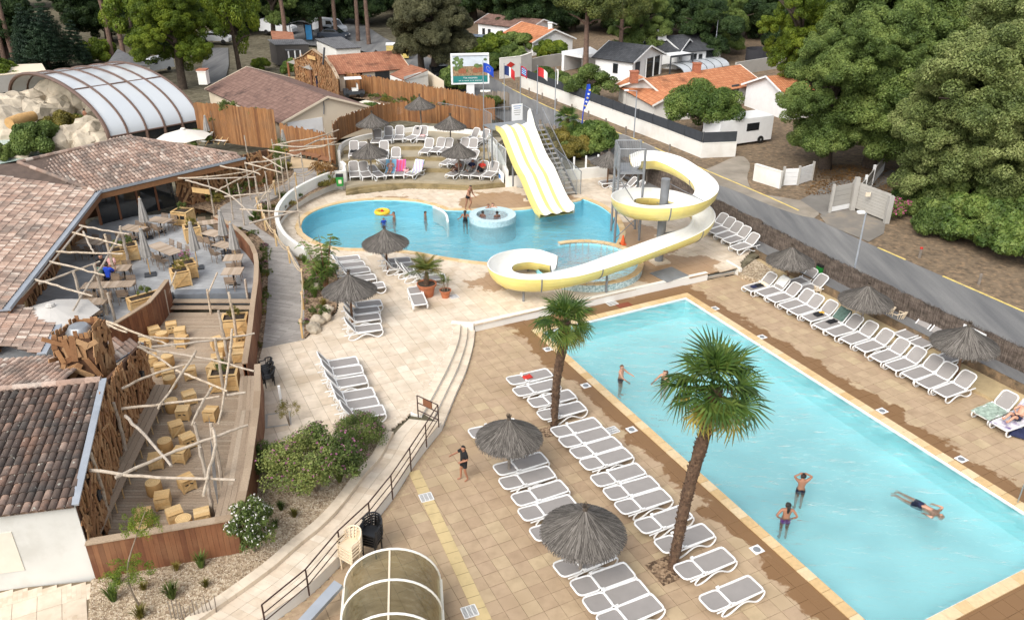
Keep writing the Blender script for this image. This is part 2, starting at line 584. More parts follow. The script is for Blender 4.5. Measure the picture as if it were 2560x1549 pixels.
MT['trunk']=plain('tree_bark',(.075,.055,.04),.95,.35,5,bmp=.6,bscale=9)
MT['trunk_red']=plain('pine_bark',(.15,.095,.07),.95,.35,4,bmp=.6,bscale=6)
MT['twig']=plain('twig_bark',(.22,.17,.12),.9,.3,8)
MT['hedge_soil']=plain('leaf_litter',(.16,.115,.072),.95,.4,3,dirt=(.38,.25,.14),dirtamt=.6,dscale=3.5,bmp=.4)
MT['alu']=plain('white_aluminium',(.70,.72,.74),.4,.05)
MT['dark_frame']=plain('anthracite',(.045,.05,.058),.5,.15)
MT['grey_wall']=plain('grey_concrete_panel',(.40,.38,.345),.9,.1,.8,dirt=(.27,.25,.21),dirtamt=.4)
MT['brown_frame']=plain('brown_frame',(.12,.07,.05),.5,.15)
MT['shingle']=pieces('wood_shingle',[(0,(.20,.18,.16)),(.5,(.27,.25,.22)),(1,(.33,.31,.28))],.9,None,.4)
def build_special():
 m,nt,b=nodes_of('asphalt')
 p=position(nt)
 q=mapped(nt,p,(1.4,.12,1),(0,0,R(27)))
 n=noise_(nt,q,1.0,4)
 col=ramp(nt,n,[(.3,(.13,.13,.132)),(.55,(.20,.197,.192)),(.75,(.27,.262,.25))])
 col=mixc(nt,.5,col,ramp(nt,noise_(nt,p,30,3),[(.3,(.6,.6,.6)),(.7,(1,1,1))]),'MULTIPLY')
 nt.links.new(col,b.inputs['Base Color'])
 b.inputs['Roughness'].default_value=.9
 MT['asphalt']=m
 for nm,c in(('mulch',((.09,.055,.032),(.27,.18,.11),(.42,.30,.19))),('gravel',((.24,.17,.105),(.42,.33,.22),(.60,.50,.37))),('earth',((.10,.085,.05),(.15,.13,.08),(.20,.175,.115)))):
  m,nt,b=nodes_of(nm)
  p=position(nt)
  v=nd(nt,'ShaderNodeTexVoronoi')
  v.inputs['Scale'].default_value=13 if nm!='earth' else 3
  nt.links.new(p,v.inputs['Vector'])
  s=nd(nt,'ShaderNodeSeparateColor')
  nt.links.new(v.outputs['Color'],s.inputs[0])
  col=ramp(nt,s.outputs[0],[(.1,c[0]),(.5,c[1]),(.95,c[2])])
  col=mixc(nt,.5,col,ramp(nt,noise_(nt,p,.6,4),[(.3,(.5,.45,.4)),(.65,(1,1,1))]),'MULTIPLY')
  nt.links.new(col,b.inputs['Base Color'])
  b.inputs['Roughness'].default_value=.95
  bump(nt,b,v.outputs['Distance'],.6,.03)
  MT[nm]=m
 m,nt,b=nodes_of('peeled_branch')
 p=position(nt)
 n=noise_(nt,p,6,5,.7)
 col=ramp(nt,n,[(.28,(.16,.125,.095)),(.42,(.40,.31,.215)),(.62,(.60,.50,.38)),(.8,(.70,.64,.55))])
 r=nd(nt,'ShaderNodeObjectInfo').outputs['Random']
 col=mixc(nt,math_(nt,'MULTIPLY',r,.55),col,(.33,.30,.27))
 nt.links.new(col,b.inputs['Base Color'])
 b.inputs['Roughness'].default_value=.85
 bump(nt,b,n,.3)
 MT['branch']=m
 for nm,c1,c2 in(('stone_grey',(.34,.35,.36),(.42,.43,.44)),('stamped',(.30,.275,.25),(.42,.385,.35))):
  m,nt,b=nodes_of(nm)
  p=position(nt)
  br=nd(nt,'ShaderNodeTexBrick')
  br.inputs['Scale'].default_value=1.0
  br.inputs['Brick Width'].default_value=.6 if nm=='stone_grey' else .9
  br.inputs['Row Height'].default_value=.3 if nm=='stone_grey' else .13
  br.inputs['Mortar Size'].default_value=.008
  br.inputs['Color1'].default_value=(*c1,1)
  br.inputs['Color2'].default_value=(*c2,1)
  br.inputs['Mortar'].default_value=(*(x*.72 for x in c1),1)
  nt.links.new(mapped(nt,p,rot=(0,0,.25)),br.inputs['Vector'])
  n=noise_(nt,p,1.1,5,.6)
  col=mixc(nt,.6,br.outputs[0],ramp(nt,n,[(.3,(.68,.66,.63)),(.65,(1,1,1))]),'MULTIPLY')
  nt.links.new(col,b.inputs['Base Color'])
  b.inputs['Roughness'].default_value=.75
  bump(nt,b,br.outputs['Fac'],-.3,.01)
  MT[nm]=m
 m,nt,b=nodes_of('window_glass')
 b.inputs['Base Color'].default_value=(.018,.02,.022,1)
 b.inputs['Roughness'].default_value=.06
 b.inputs['Specular IOR Level'].default_value=.7
 MT['glass']=m
 m,nt,b=nodes_of('polycarbonate')
 b.inputs['Base Color'].default_value=(.70,.74,.78,1)
 b.inputs['Roughness'].default_value=.16
 b.inputs['Specular IOR Level'].default_value=.9
 tr=nd(nt,'ShaderNodeBsdfTransparent')
 tr.inputs[0].default_value=(.8,.8,.76,1)
 mx=nd(nt,'ShaderNodeMixShader')
 mx.inputs[0].default_value=.30
 nt.links.new(b.outputs[0],mx.inputs[1])
 nt.links.new(tr.outputs[0],mx.inputs[2])
 nt.links.new(mx.outputs[0],nt.nodes['Material Output'].inputs[0])
 MT['polycarb']=m
 m,nt,b=nodes_of('aged_acrylic')
 p=position(nt)
 n=noise_(nt,mapped(nt,p,(.6,6,6)),1.2,5,.65)
 nt.links.new(ramp(nt,n,[(.3,(.10,.085,.045)),(.7,(.26,.225,.14))]),b.inputs['Base Color'])
 b.inputs['Roughness'].default_value=.3
 tr=nd(nt,'ShaderNodeBsdfTransparent')
 tr.inputs[0].default_value=(.72,.68,.52,1)
 mx=nd(nt,'ShaderNodeMixShader')
 mx.inputs[0].default_value=.5
 nt.links.new(b.outputs[0],mx.inputs[1])
 nt.links.new(tr.outputs[0],mx.inputs[2])
 nt.links.new(mx.outputs[0],nt.nodes['Material Output'].inputs[0])
 MT['acrylic']=m
 m,nt,b=nodes_of('clear_sheet')
 b.inputs['Base Color'].default_value=(.55,.60,.62,1)
 b.inputs['Roughness'].default_value=.1
 tr=nd(nt,'ShaderNodeBsdfTransparent')
 tr.inputs[0].default_value=(.93,.96,.95,1)
 mx=nd(nt,'ShaderNodeMixShader')
 mx.inputs[0].default_value=.78
 nt.links.new(b.outputs[0],mx.inputs[1])
 nt.links.new(tr.outputs[0],mx.inputs[2])
 nt.links.new(mx.outputs[0],nt.nodes['Material Output'].inputs[0])
 MT['clear']=m
 for nm,tint,sc,st in(('water',(.91,.992,.998),1.5,.9),('water2',(.88,.985,.995),2.4,1.0)):
  m,nt,b=nodes_of(nm)
  out=nt.nodes['Material Output']
  nt.nodes.remove(b)
  p=position(nt)
  q=mapped(nt,p,(1.0,2.2,1),(0,0,R(18)))
  n1=noise_(nt,q,sc,3,.6)
  n2=noise_(nt,q,sc*.35,2)
  h=math_(nt,'ADD',n1,math_(nt,'MULTIPLY',n2,1.6))
  bp=nd(nt,'ShaderNodeBump')
  bp.inputs['Strength'].default_value=st
  bp.inputs['Distance'].default_value=.16
  nt.links.new(h,bp.inputs['Height'])
  rf=nd(nt,'ShaderNodeBsdfRefraction')
  rf.inputs['Color'].default_value=(*tint,1)
  rf.inputs['IOR'].default_value=1.33
  nt.links.new(bp.outputs[0],rf.inputs['Normal'])
  tr=nd(nt,'ShaderNodeBsdfTransparent')
  tr.inputs[0].default_value=(*tint,1)
  m1=nd(nt,'ShaderNodeMixShader')
  m1.inputs[0].default_value=.35
  nt.links.new(tr.outputs[0],m1.inputs[1])
  nt.links.new(rf.outputs[0],m1.inputs[2])
  gl=nd(nt,'ShaderNodeBsdfGlossy')
  gl.inputs['Roughness'].default_value=.05
  nt.links.new(bp.outputs[0],gl.inputs['Normal'])
  fr=nd(nt,'ShaderNodeFresnel')
  fr.inputs[0].default_value=1.33
  nt.links.new(bp.outputs[0],fr.inputs['Normal'])
  m2=nd(nt,'ShaderNodeMixShader')
  nt.links.new(fr.outputs[0],m2.inputs[0])
  nt.links.new(m1.outputs[0],m2.inputs[1])
  nt.links.new(gl.outputs[0],m2.inputs[2])
  nt.links.new(m2.outputs[0],out.inputs[0])
  MT[nm]=m
 MT['basin']=plain('pool_liner',(.54,.95,.99),.6,.03,.5)
 MT['basin2']=plain('blue_pool_liner',(.34,.80,.95),.6,.07,.6)
 m,nt,b=nodes_of('mosaic')
 p=position(nt)
 v=nd(nt,'ShaderNodeTexVoronoi')
 v.inputs['Scale'].default_value=14
 v.inputs['Randomness'].default_value=.4
 nt.links.new(p,v.inputs['Vector'])
 s=nd(nt,'ShaderNodeSeparateColor')
 nt.links.new(v.outputs['Color'],s.inputs[0])
 nt.links.new(ramp(nt,s.outputs[1],[(.1,(.24,.36,.38)),(.5,(.42,.55,.56)),(.95,(.62,.72,.72))]),b.inputs['Base Color'])
 b.inputs['Roughness'].default_value=.35
 MT['mosaic']=m
 m,nt,b=nodes_of('brushwood')
 p=position(nt)
 n=noise_(nt,mapped(nt,p,(16,16,1.3)),1.6,5,.7)
 n2=noise_(nt,mapped(nt,p,(1.6,1.6,5)),1.2,4,.7)
 k=math_(nt,'ADD',math_(nt,'MULTIPLY',n,.65),math_(nt,'MULTIPLY',n2,.45))
 nt.links.new(ramp(nt,k,[(.38,(.022,.016,.012)),(.52,(.085,.064,.05)),(.66,(.185,.145,.118))]),b.inputs['Base Color'])
 b.inputs['Roughness'].default_value=.95
 bump(nt,b,n,.8,.05)
 MT['brush']=m
 for nm,ca,cb_,cc in(('roof_orange',(.40,.135,.055),(.52,.20,.085),(.60,.27,.13)),('roof_dark',(.035,.037,.042),(.055,.058,.065),(.08,.083,.09)),('roof_brown',(.12,.065,.05),(.20,.115,.085),(.27,.16,.125)),('roof_rust',(.26,.095,.05),(.38,.15,.08),(.44,.21,.12)),('roof_grey',(.10,.10,.105),(.145,.145,.15),(.18,.18,.185))):
  m,nt,b=nodes_of(nm)
  tc=nd(nt,'ShaderNodeTexCoord').outputs['UV']
  br=nd(nt,'ShaderNodeTexBrick',offset=0.0)
  br.inputs['Scale'].default_value=1
  br.inputs['Brick Width'].default_value=.23
  br.inputs['Row Height'].default_value=.36
  br.inputs['Mortar Size'].default_value=.03
  br.inputs['Mortar Smooth'].default_value=.8
  br.inputs['Color1'].default_value=(*ca,1)
  br.inputs['Color2'].default_value=(*cc,1)
  br.inputs['Mortar'].default_value=(*(x*.35 for x in ca),1)
  nt.links.new(tc,br.inputs['Vector'])
  p=position(nt)
  col=mixc(nt,.35,br.outputs[0],cb_)
  col=mixc(nt,sstep(nt,noise_(nt,p,.35,6,.7),.52,.72),col,tuple(x*.35 for x in ca))
  nt.links.new(col,b.inputs['Base Color'])
  b.inputs['Roughness'].default_value=.85
  bump(nt,b,br.outputs['Fac'],-.7,.05)
  MT[nm]=m
 MT['roof_tile']=pieces('canal_tile',[(0,(.18,.125,.10)),(.2,(.40,.275,.215)),(.4,(.28,.19,.145)),(.6,(.54,.41,.33)),(.8,(.36,.225,.165)),(1,(.62,.53,.45))],.9,None,.45,.2,weather=(.13,.11,.095),wamt=.72)
 MT['roof_tile_old']=pieces('lichen_canal_tile',[(0,(.085,.064,.052)),(.3,(.19,.125,.095)),(.6,(.12,.088,.070)),(.8,(.30,.175,.12)),(1,(.45,.32,.25))],.95,None,.5,.25,spot=(.50,.48,.40),weather=(.085,.075,.066),wamt=.75)
 MT['roof_under']=plain('roof_underlay',(.10,.07,.055),.9,.2)
 L=leafmat
 MT['lf_mid']=L('leaf_oak',(.05,.085,.018),(.14,.20,.048),(.26,.32,.085))
 MT['lf_pale']=L('leaf_pale',(.07,.10,.028),(.19,.235,.07),(.34,.37,.14))
 MT['lf_dark']=L('leaf_forest',(.012,.028,.009),(.042,.078,.022),(.085,.13,.038))
 MT['lf_bright']=L('leaf_bright',(.05,.085,.010),(.145,.205,.020),(.28,.33,.035),.35)
 MT['lf_conifer']=L('leaf_conifer',(.006,.018,.010),(.020,.045,.020),(.045,.075,.032),.1)
 MT['lf_olive']=L('leaf_olive',(.045,.048,.022),(.115,.115,.055),(.205,.20,.10))
 MT['lf_pine']=L('leaf_pine',(.035,.05,.012),(.10,.125,.030),(.19,.205,.055))
 MT['lf_round']=L('leaf_stonepine',(.04,.08,.015),(.12,.185,.038),(.23,.29,.07))
 MT['lf_shrub']=L('leaf_shrub',(.05,.08,.018),(.14,.185,.045),(.28,.30,.085))
 MT['lf_gold']=L('leaf_gold',(.08,.075,.016),(.20,.17,.035),(.33,.26,.06))
 MT['lf_brown']=L('leaf_rust',(.10,.045,.012),(.24,.12,.035),(.36,.2,.06))
 MT['lf_palm']=L('palm_leaf',(.022,.055,.012),(.075,.135,.022),(.19,.24,.05),.25,1.2)
 MT['lf_palm_old']=L('old_palm_leaf',(.14,.13,.02),(.34,.28,.05),(.50,.38,.10),.25,1.5)
 MT['lf_palm_dead']=L('dead_palm_leaf',(.10,.05,.02),(.26,.15,.07),(.35,.24,.13),.1,1.5)
 MT['fl_purple']=plain('mauve_flowers',(.36,.12,.24),.8,.3,8)
 MT['fl_white']=plain('white_flowers',(.78,.75,.70),.8,.06,8)
 MT['fl_pink']=plain('pink_flowers',(.52,.10,.25),.8,.3,8)
build_special()
# ground, decks, pools
ZU=0.40
ZR=0.55
ZD=0.72
ZT=1.20
def proj(p):
 x,y,z=p[0],p[1],p[2]-CAM_H
 d=y*CT-z*ST
 if d<.5:
  return(-9999,-9999,d)
 return(1280+FPX*x/d,774.5-FPX*(y*ST+z*CT)/d,d)
def in_view(p,m=250):
 x,y,d=proj(p)
 return-m<x<2560+m and-m<y<1549+m
COPE=.36
P_IN=[POOL_TL+(DB-DA)*COPE,POOL_TR+(-DB-DA)*COPE,POOL_TR-DB*COPE-DA*(POOL_LEN-COPE),POOL_TL+DB*COPE-DA*(POOL_LEN-COPE)]
P_OUT=[POOL_TL,POOL_TR,POOL_TR-DA*POOL_LEN,POOL_TL-DA*POOL_LEN]
riser=Ws('p',[(1853,683),(1768,700),(1660,723.5),(1459,769),(1308,801),(1260,812),(1187,829)],0)
steps_foot=smooth_path(Ws('p',[(1187,829),(1183,867),(1165,932),(1139,991),(1104,1077)],0),5)
ramp_foot=smooth_path(Ws('p',[(1104,1077),(1068,1121),(1027,1177),(983,1247),(931,1313),(858,1405),(777,1486),(692,1549),(560,1640)],0),4)
slab_edge=Ws('p',[(1853,690),(1985,756),(2200,863),(2435,980),(2488,1007),(2600,1063),(2900,1210)],0)
fence_foot=Ws('p',[(1850,672),(1920,629),(2101,728),(2269,814),(2560,957),(2900,1122)],.12)
low_poly=[V2(p)for p in riser+steps_foot[1:]+ramp_foot[1:]]+[(-9.0,8.0),(24.0,8.0)]+[V2(p)for p in fence_foot[::-1][:-1]]
low_tiles=[V2(p)for p in riser+steps_foot[1:]+ramp_foot[1:]]+[(-9.0,8.0),(24.0,8.0)]+[V2(p)for p in slab_edge[::-1]]
p2=[(724,545),(733,525),(765,505),(820,489),(880,482),(940,481),(1000,485),(1045,495),(1075,506),(1130,506),(1240,506),(1300,499),(1388,485),(1403,478),(1440,493),(1470,514),(1487,540),(1491,565),(1480,592),(1440,605),(1400,612),(1330,632),(1250,636),(1190,633),(1130,627),(1060,617),(1000,606),(940,600),(880,598),(830,597),(785,590),(748,574),(729,560)]
p2w=Ws('d',p2,ZU)
def _sub(i,j):
 return smooth_path(p2w[i:j+1],3)
P2=_sub(0,8)+_sub(8,11)[1:]+_sub(11,13)[1:]+_sub(13,18)[1:]+_sub(18,32)[1:]
P2o=offset(P2,.34,True)
if not in_poly(P2[0].x,P2[0].y,P2o):
 P2o=offset(P2,-.34,True)
sgn2=1 if in_poly(P2[0].x,P2[0].y,offset(P2,.34,True))else-1
P2in=offset(P2,-.01*sgn2,True)
SPC,SPR=Vector((3.95,39.75,0)),2.95
JC,JR=Vector((-1.2,47.35,0)),1.42
up_poly_px=[('p',1853,668),('p',1768,683),('p',1660,706),('p',1459,752),('p',1308,784),('p',1260,795),('p',1187,811)]
up_in=[W(k,x,y,ZU)for k,x,y in up_poly_px]
step_top=smooth_path(Ws('p',[(1134,806),(1128,850),(1104,905),(1072,965),(1050,1003),(1020,1040)],ZU),5)
left_px=[(968,1078),(960,1060),(930,1063),(640,1160),(625,1180),(560,1180),(640,1010),(652,868),(765,846),(800,812),(843,781),(853,712),(839,676),(766,645),(712,612),(690,575),(693,540),(722,512),(780,480),(862,457),(865,489),(1018.6,471.6),(1177.5,475),(1263,468),(1310,470),(1395,453),(1503,432),(1560,430),(1790,520),(1900,600),(1850,655)]
up_poly=[V2(p)for p in up_in+step_top]+[V2(W('p',x,y,ZU))for x,y in left_px]
_t=smooth_path(Ws('p',[(1134,806),(1128,850),(1104,905),(1072,965),(1030,1030)],ZU),5)
hole1=[V2(p)for p in riser]+[V2(p)for p in _t[:-1]]+[V2(p)for p in ramp_foot]+low_poly[low_poly.index((-9.0,8.0)):]
hole2=[V2(p)for p in P2o]
big=MB().prism([(-420,-60),(420,-60),(420,640),(-420,640)],None,.30,holes=[hole1,hole2])
struct('ground',big,'earth')
struct('lower_deck',MB().prism(low_poly,None,-.02,holes=[[V2(p)for p in P_OUT]]),'joint')
UPPER=struct('upper_deck',MB().prism(up_poly,None,ZU-.02,holes=[hole2]),'joint')
LOWER=bpy.data.objects['lower_deck']
def tile_field(parent,poly,holes,z,mat,org,step=.5,nmax=300):
 g=.006
 poly=[V2(p)for p in poly]
 holes=[[V2(p)for p in h]for h in holes]
 ux,uy=DB,DA
 xs=[(Vector((p[0],p[1],0))-org).dot(ux)for p in poly]
 ys=[(Vector((p[0],p[1],0))-org).dot(uy)for p in poly]
 full,rest=[],MB()
 ok=lambda x,y:in_poly(x,y,poly)and not any(in_poly(x,y,h)for h in holes)
 for i in range(math.floor(min(xs)/step),math.ceil(max(xs)/step)+1):
  for j in range(math.floor(min(ys)/step),math.ceil(max(ys)/step)+1):
   c=org+ux*(i+.5)*step+uy*(j+.5)*step
   if c.y<10 or not in_view((c.x,c.y,z),130):
    continue
   cs=[ok(*V2(c+ux*a*step/2+uy*b*step/2))for a,b in((-1,-1),(1,-1),(1,1),(-1,1))]
   if all(cs):
    full.append(c)
   elif any(cs)or ok(c.x,c.y):
    h=step/5
    for a in range(5):
     for b in range(5):
      q=c+ux*(a-2)*h+uy*(b-2)*h
      if ok(q.x,q.y):
       rest.box((q.x,q.y,z-.03),(h-.002,h-.002,.06),RZ)
 full.sort(key=lambda c:-proj((c.x,c.y,z))[1])
 me=MB().box((0,0,0),(step-g*2,step-g*2,.06)).mesh('paving_tile',mat)
 for n,c in enumerate(full):
  dz=random.uniform(-.004,.004)
  if n<nmax:
   put('paving_tile',me,parent,(c.x,c.y,z-.03+dz),(random.uniform(-.004,.004),random.uniform(-.004,.004),RZ))
  else:
   rest.box((c.x,c.y,z-.03+dz),(step-g*2,step-g*2,.06),RZ)
 rest.build('paving_tiles',mat,parent,kind='stuff')
tile_field(LOWER,low_tiles,[P_OUT],0.0,'tile_low',POOL_TL,.5)
tile_field(UPPER,up_poly,[P2o],ZU,'tile_up',POOL_TL,.5)
drain=Ws('Z',[(1180,480),(1230,700),(1330,940),(1480,1200),(1660,1491),(1760,1640)],0)
strip=MB()
a0,a1=drain[0],drain[-2]
dirv=(a1-a0).normalized()
nrm=Vector((-dirv.y,dirv.x,0))
DS=struct('drain_strip',MB().prism([V2(a0+nrm*.2),V2(a0-nrm*.2),V2(a1+dirv*3-nrm*.2),V2(a1+dirv*3+nrm*.2)],None,.004),'joint')
MT['tile_yellow']=plain('yellow_slab',(.56,.43,.22),.85,.15,2,dirt=(.38,.29,.15),dirtamt=.5,dscale=2)
L=(a1-a0).length+3
me=MB().box((0,0,0),(.46,.40,.02)).mesh('yellow_slab','tile_yellow')
for i in range(int(L/.48)):
 c=a0+dirv*(.24+i*.48)
 put('yellow_slab',me,DS,(c.x,c.y,.004),(0,0,math.atan2(dirv.y,dirv.x)))
# the big rectangular pool
def pool_basin(name,ring,zt,zb,mat):
 mb=MB()
 n=len(ring)
 top=[(p[0],p[1],zt)for p in ring]
 bot=[(p[0],p[1],zb)for p in ring]
 mb.strip(top,bot,True)
 mb.prism([V2(p)for p in ring],None,zb)
 return struct(name,mb,mat)
pool_basin('pool_basin',P_IN,.0,-1.08,'basin')
wl=MB()
for i in range(4):
 a,b=P_IN[i],P_IN[(i+1)%4]
 inn=(sum(P_IN,Vector())/4-(a+b)/2).normalized()
 wl.beam(a+inn*.02+Vector((0,0,-.07)),b+inn*.02+Vector((0,0,-.07)),.03,.13)
struct('pool_lip',wl,'bright')
struct('pool_water',MB().prism([V2(p)for p in P_IN],None,-.10),'water')
CP=thing('pool_coping','sandy stone coping around the rectangular pool','coping')
cm=MB().box((0,0,0),(.49,COPE,.07)).mesh('coping_stone','coping')
for a,b,nx in((POOL_TL,POOL_TR,-DA),(POOL_TR,POOL_TR-DA*POOL_LEN,-DB),(POOL_TR-DA*POOL_LEN,POOL_TL-DA*POOL_LEN,DA),(POOL_TL-DA*POOL_LEN,POOL_TL,DB)):
 L=(b-a).length
 d=(b-a)/L
 side=d.dot(DA)
 s0=COPE if abs(side)>.5 else 0.0
 n=round((L-2*s0)/.5)
 for i in range(n):
  c=a+d*(s0+(i+.5)*(L-2*s0)/n)+nx*COPE/2
  if c.y>12:
   put('coping_stone',cm,CP,(c.x,c.y,-.002),(0,0,math.atan2(d.y,d.x)))
pool_basin('upper_pool_basin',P2in,ZU-.02,-.75,'basin2')
struct('upper_pool_water',MB().prism([V2(p)for p in P2in],None,ZU-.09),'water2')
C2=thing('upper_pool_coping','rounded cream stone rim of the curved upper pool','coping')
nst=len(P2)
acc=MB()
for i in range(nst):
 a,b=P2[i],P2[(i+1)%nst]
 c,d=P2o[(i+1)%nst],P2o[i]
 if(a-SPC).length<SPR+.1 or(b-SPC).length<SPR-.1:
  continue
 q=MB().prism([V2(a),V2(b),V2(c),V2(d)],ZU-.06,ZU+.035)
 q.build('coping_stone','coping',C2)
def skimmer(k,x,y,lab):
 c=W(k,x,y,0)
 t=thing('skimmer_lid',lab,'drain cover',(c.x,c.y,.006),RZ,'skimmer lids along the pool edge')
 MB().box((0,0,.004),(.36,.34,.012)).build('plate','plastic',t)
 MB().lathe([(0,.016),(.115,.016),(.12,.010)],16).build('lid','pillar',t)
for i,(k,x,y)in enumerate((('Q',830,717),('Q',1122,997),('Q',1475,1336),('23',-560,0),('22',1755,987))):
 if i!=3:
  skimmer(k,x,y,'square skimmer lid on the left pool edge, %s from the far end'%ORD[i if i<3 else 3])
for i,(k,x,y)in enumerate((('Q',2115,403),('A',400,1245),('B',210,1150),('23',1385,340))):
 skimmer(k,x,y,'square skimmer lid on the right pool edge, %s from the far end'%ORD[i])
def grating(c,rz,w,d,lab,z):
 t=thing('floor_grating',lab,'grating',(c.x,c.y,z),rz,'gratings in the paving')
 MB().box((0,0,.002),(w,d,.008)).build('pit','black',t)
 m=MB()
 m.box((0,d/2,.008),(w,.03,.012)).box((0,-d/2,.008),(w,.03,.012)).box((w/2,0,.008),(.03,d,.012)).box((-w/2,0,.008),(.03,d,.012))
 for i in range(1,9):
  m.box((-w/2+w*i/9,0,.008),(.018,d,.010))
 m.box((0,d/6,.0085),(w,.02,.011)).box((0,-d/6,.0085),(w,.02,.011))
 m.build('grid','plastic',t)
rzd=math.atan2(dirv.y,dirv.x)
grating(W('Z',1265,660,0),rzd,.40,.42,'white floor grating in the yellow drain strip near the boy',.012)
grating(W('Z',1560,1435,0),rzd,.40,.42,'white floor grating at the bottom end of the drain strip',.012)
grating(W('Q',1330,1340,0),RZ,.40,.40,'white floor grating beside the palm at the pool edge',.006)
grating(W('Q',1325,365,0),RZ,.52,.40,'pale floor grating at the far end of the pool',.006)
grating(W('C',2440,895,ZU),RZ,.40,.40,'small white grating beside the terracotta pots',ZU+.004)
c=W('Q',1418,378,0)
tag(MB().box((0,0,0),(.75,.42,.012)).build('mat',plain('red_mat',(.22,.06,.03),.9),None,False,(c.x,c.y,.012),RZ),'red rubber mat at the far end of the pool','mat')
c=W('S2',800,1435,ZU)
tag(MB().box((0,0,0),(1.55,1.35,.02)).build('hatch','pillar',None,False,(c.x,c.y,ZU+.014),RZ+.1),'grey steel hatch in the paving by the slide pool','hatch')
c=W('21',160,55,ZU)
HT=thing('access_cover','grey framed access cover in the paving beside the plank wall','cover',(c.x,c.y,ZU+.006),.25)
MB().box((0,0,0),(.95,.95,.012)).build('frame','grey_wall',HT)
MB().box((0,0,.004),(.78,.78,.012)).build('panel','tile_step',HT)
# riser wall, stairs, planters' walls
def wall_along(mb,pts,z0,z1,th,off=0.0):
 o1,o2=offset(pts,off),offset(pts,off+th)
 mb.prism([V2(p)for p in o1]+[V2(p)for p in o2[::-1]],z0,z1)
wr=MB()
wall_along(wr,riser[1:],-.1,ZU+.005,-.16,0.0)
tag(wr.build('deck_wall','white'),'low white retaining wall between the upper deck and the pool deck','wall')
cw=MB()
wall_along(cw,riser[1:],ZU+.005,ZU+.02,-.22,.01)
cw.build('wall_cap','cap',bpy.data.objects['deck_wall'])
ST_=thing('curved_steps','broad curved paved steps down to the pool deck','steps')
nS=len(steps_foot)
tops=smooth_path(Ws('p',[(1134,806),(1128,850),(1104,905),(1072,965),(1030,1030)],ZU),5)
for s in range(3):
 t0,t1=s/3,1.0
 inner=[steps_foot[i].lerp(Vector((tops[i].x,tops[i].y,0)),t0)for i in range(nS)]
 outer=[Vector((tops[i].x-.3,tops[i].y,0))for i in range(nS)]
 z1=ZU*(s+1)/3+(.006 if s==2 else 0)
 MB().prism([V2(p)for p in inner]+[V2(p)for p in outer[::-1]],-.05,z1-.02).build('step','white',ST_)
 nxt=[steps_foot[i].lerp(Vector((tops[i].x,tops[i].y,0)),min(1,t0+1/3))for i in range(nS)]
 for i in range(0,nS-1):
  a,b,c,d=inner[i],inner[i+1],nxt[i+1],nxt[i]
  MB().prism([V2(a.lerp(b,.02)),V2(b.lerp(a,.02)),V2(c.lerp(d,.02)),V2(d.lerp(c,.02))],z1-.03,z1).build('tread_slab','tile_step',ST_)
eb=MB()
q=Ws('Q',[(105,525),(262,540),(262,585),(100,545)],0)
e0,e1=W('Q',262,582,0),W('p',1134,806,ZU)
eb.beam(Vector((e0.x,e0.y,.2)),Vector((e1.x-.1,e1.y,.2)),.22,.5)
tag(eb.build('stair_wall','white'),'short white wall closing the head of the curved steps','wall')
RS=thing('side_steps','three long low white edged steps beside the grey hatch','steps')
for i,(pa,pb,pc,pd,z)in enumerate((((1050,1480),(1545,1385),(1480,1325),(1000,1420),.14),((1000,1420),(1480,1325),(1420,1285),(950,1380),.27))):
 pts=Ws('S2',[pa,pb,pc,pd],z)
 MB().prism([V2(p)for p in pts],-.03,z).build('step','tile_step',RS)
 m=MB()
 m.beam(pts[0]+Vector((0,0,.006)),pts[1]+Vector((0,0,.006)),.16,.02)
 m.build('nosing','cap',RS)
m=MB()
pp=Ws('S2',[(1395,1285),(1545,1375)],.42)
m.beam(pp[0]-Vector((0,0,.22)),pp[1]-Vector((0,0,.22)),.14,.46)
m.build('side_wall','white',RS)
sp=[V2(p)for p in slab_edge]+[V2(p)for p in fence_foot[::-1]]
struct('fence_slab',MB().prism(sp,-.05,.12),'ochre')
rough=Ws('S2',[(1375,1250),(1574,1195),(1900,1400),(1760,1500),(1545,1430)],.25)
struct('gravel_corner',MB().prism([V2(p)for p in rough],-.02,.24),'gravel')
# curved terraces behind the upper pool
TZ=[.86,1.15,1.44,1.73]
front=[[(135,1140),(500,1087),(900,1062),(1500,1078),(1890,1092),(2345,1052)],[(70,965),(600,915),(1240,900),(1590,905),(2245,905)],[(66,800),(800,745),(1200,738),(1500,745),(2135,765)],[(105,650),(700,600),(1200,590),(1620,603),(2145,615)]]
backw=[(60,720),(100,620),(240,545),(500,480),(900,415),(1200,380),(1450,385),(1900,430),(2150,470)]
bw=smooth_path(Ws('E',backw,TZ[3]),4)
for i,fr in enumerate(front):
 f=smooth_path(Ws('E',fr,TZ[i]),4)
 pl=[V2(p)for p in f]+[V2(bw[-1]+Vector((1.2,0,0)))]+[V2(p)for p in bw[::-1]]
 o=MB().prism(pl,.2,TZ[i])
 o.build('terrace','terrace',None,kind='structure')
 rs=MB()
 wall_along(rs,f,TZ[i]-.31 if i else TZ[0]-.17,TZ[i]-.012,-.02 if True else 0)
 rs.build('terrace_riser','riser',None,kind='structure')
TS=thing('terrace_steps','long stained concrete steps curving in front of the lowest terrace','steps')
f0=[(140,1280),(450,1218),(1000,1185),(1500,1195),(1890,1207),(2375,1165)]
f3=front[0]
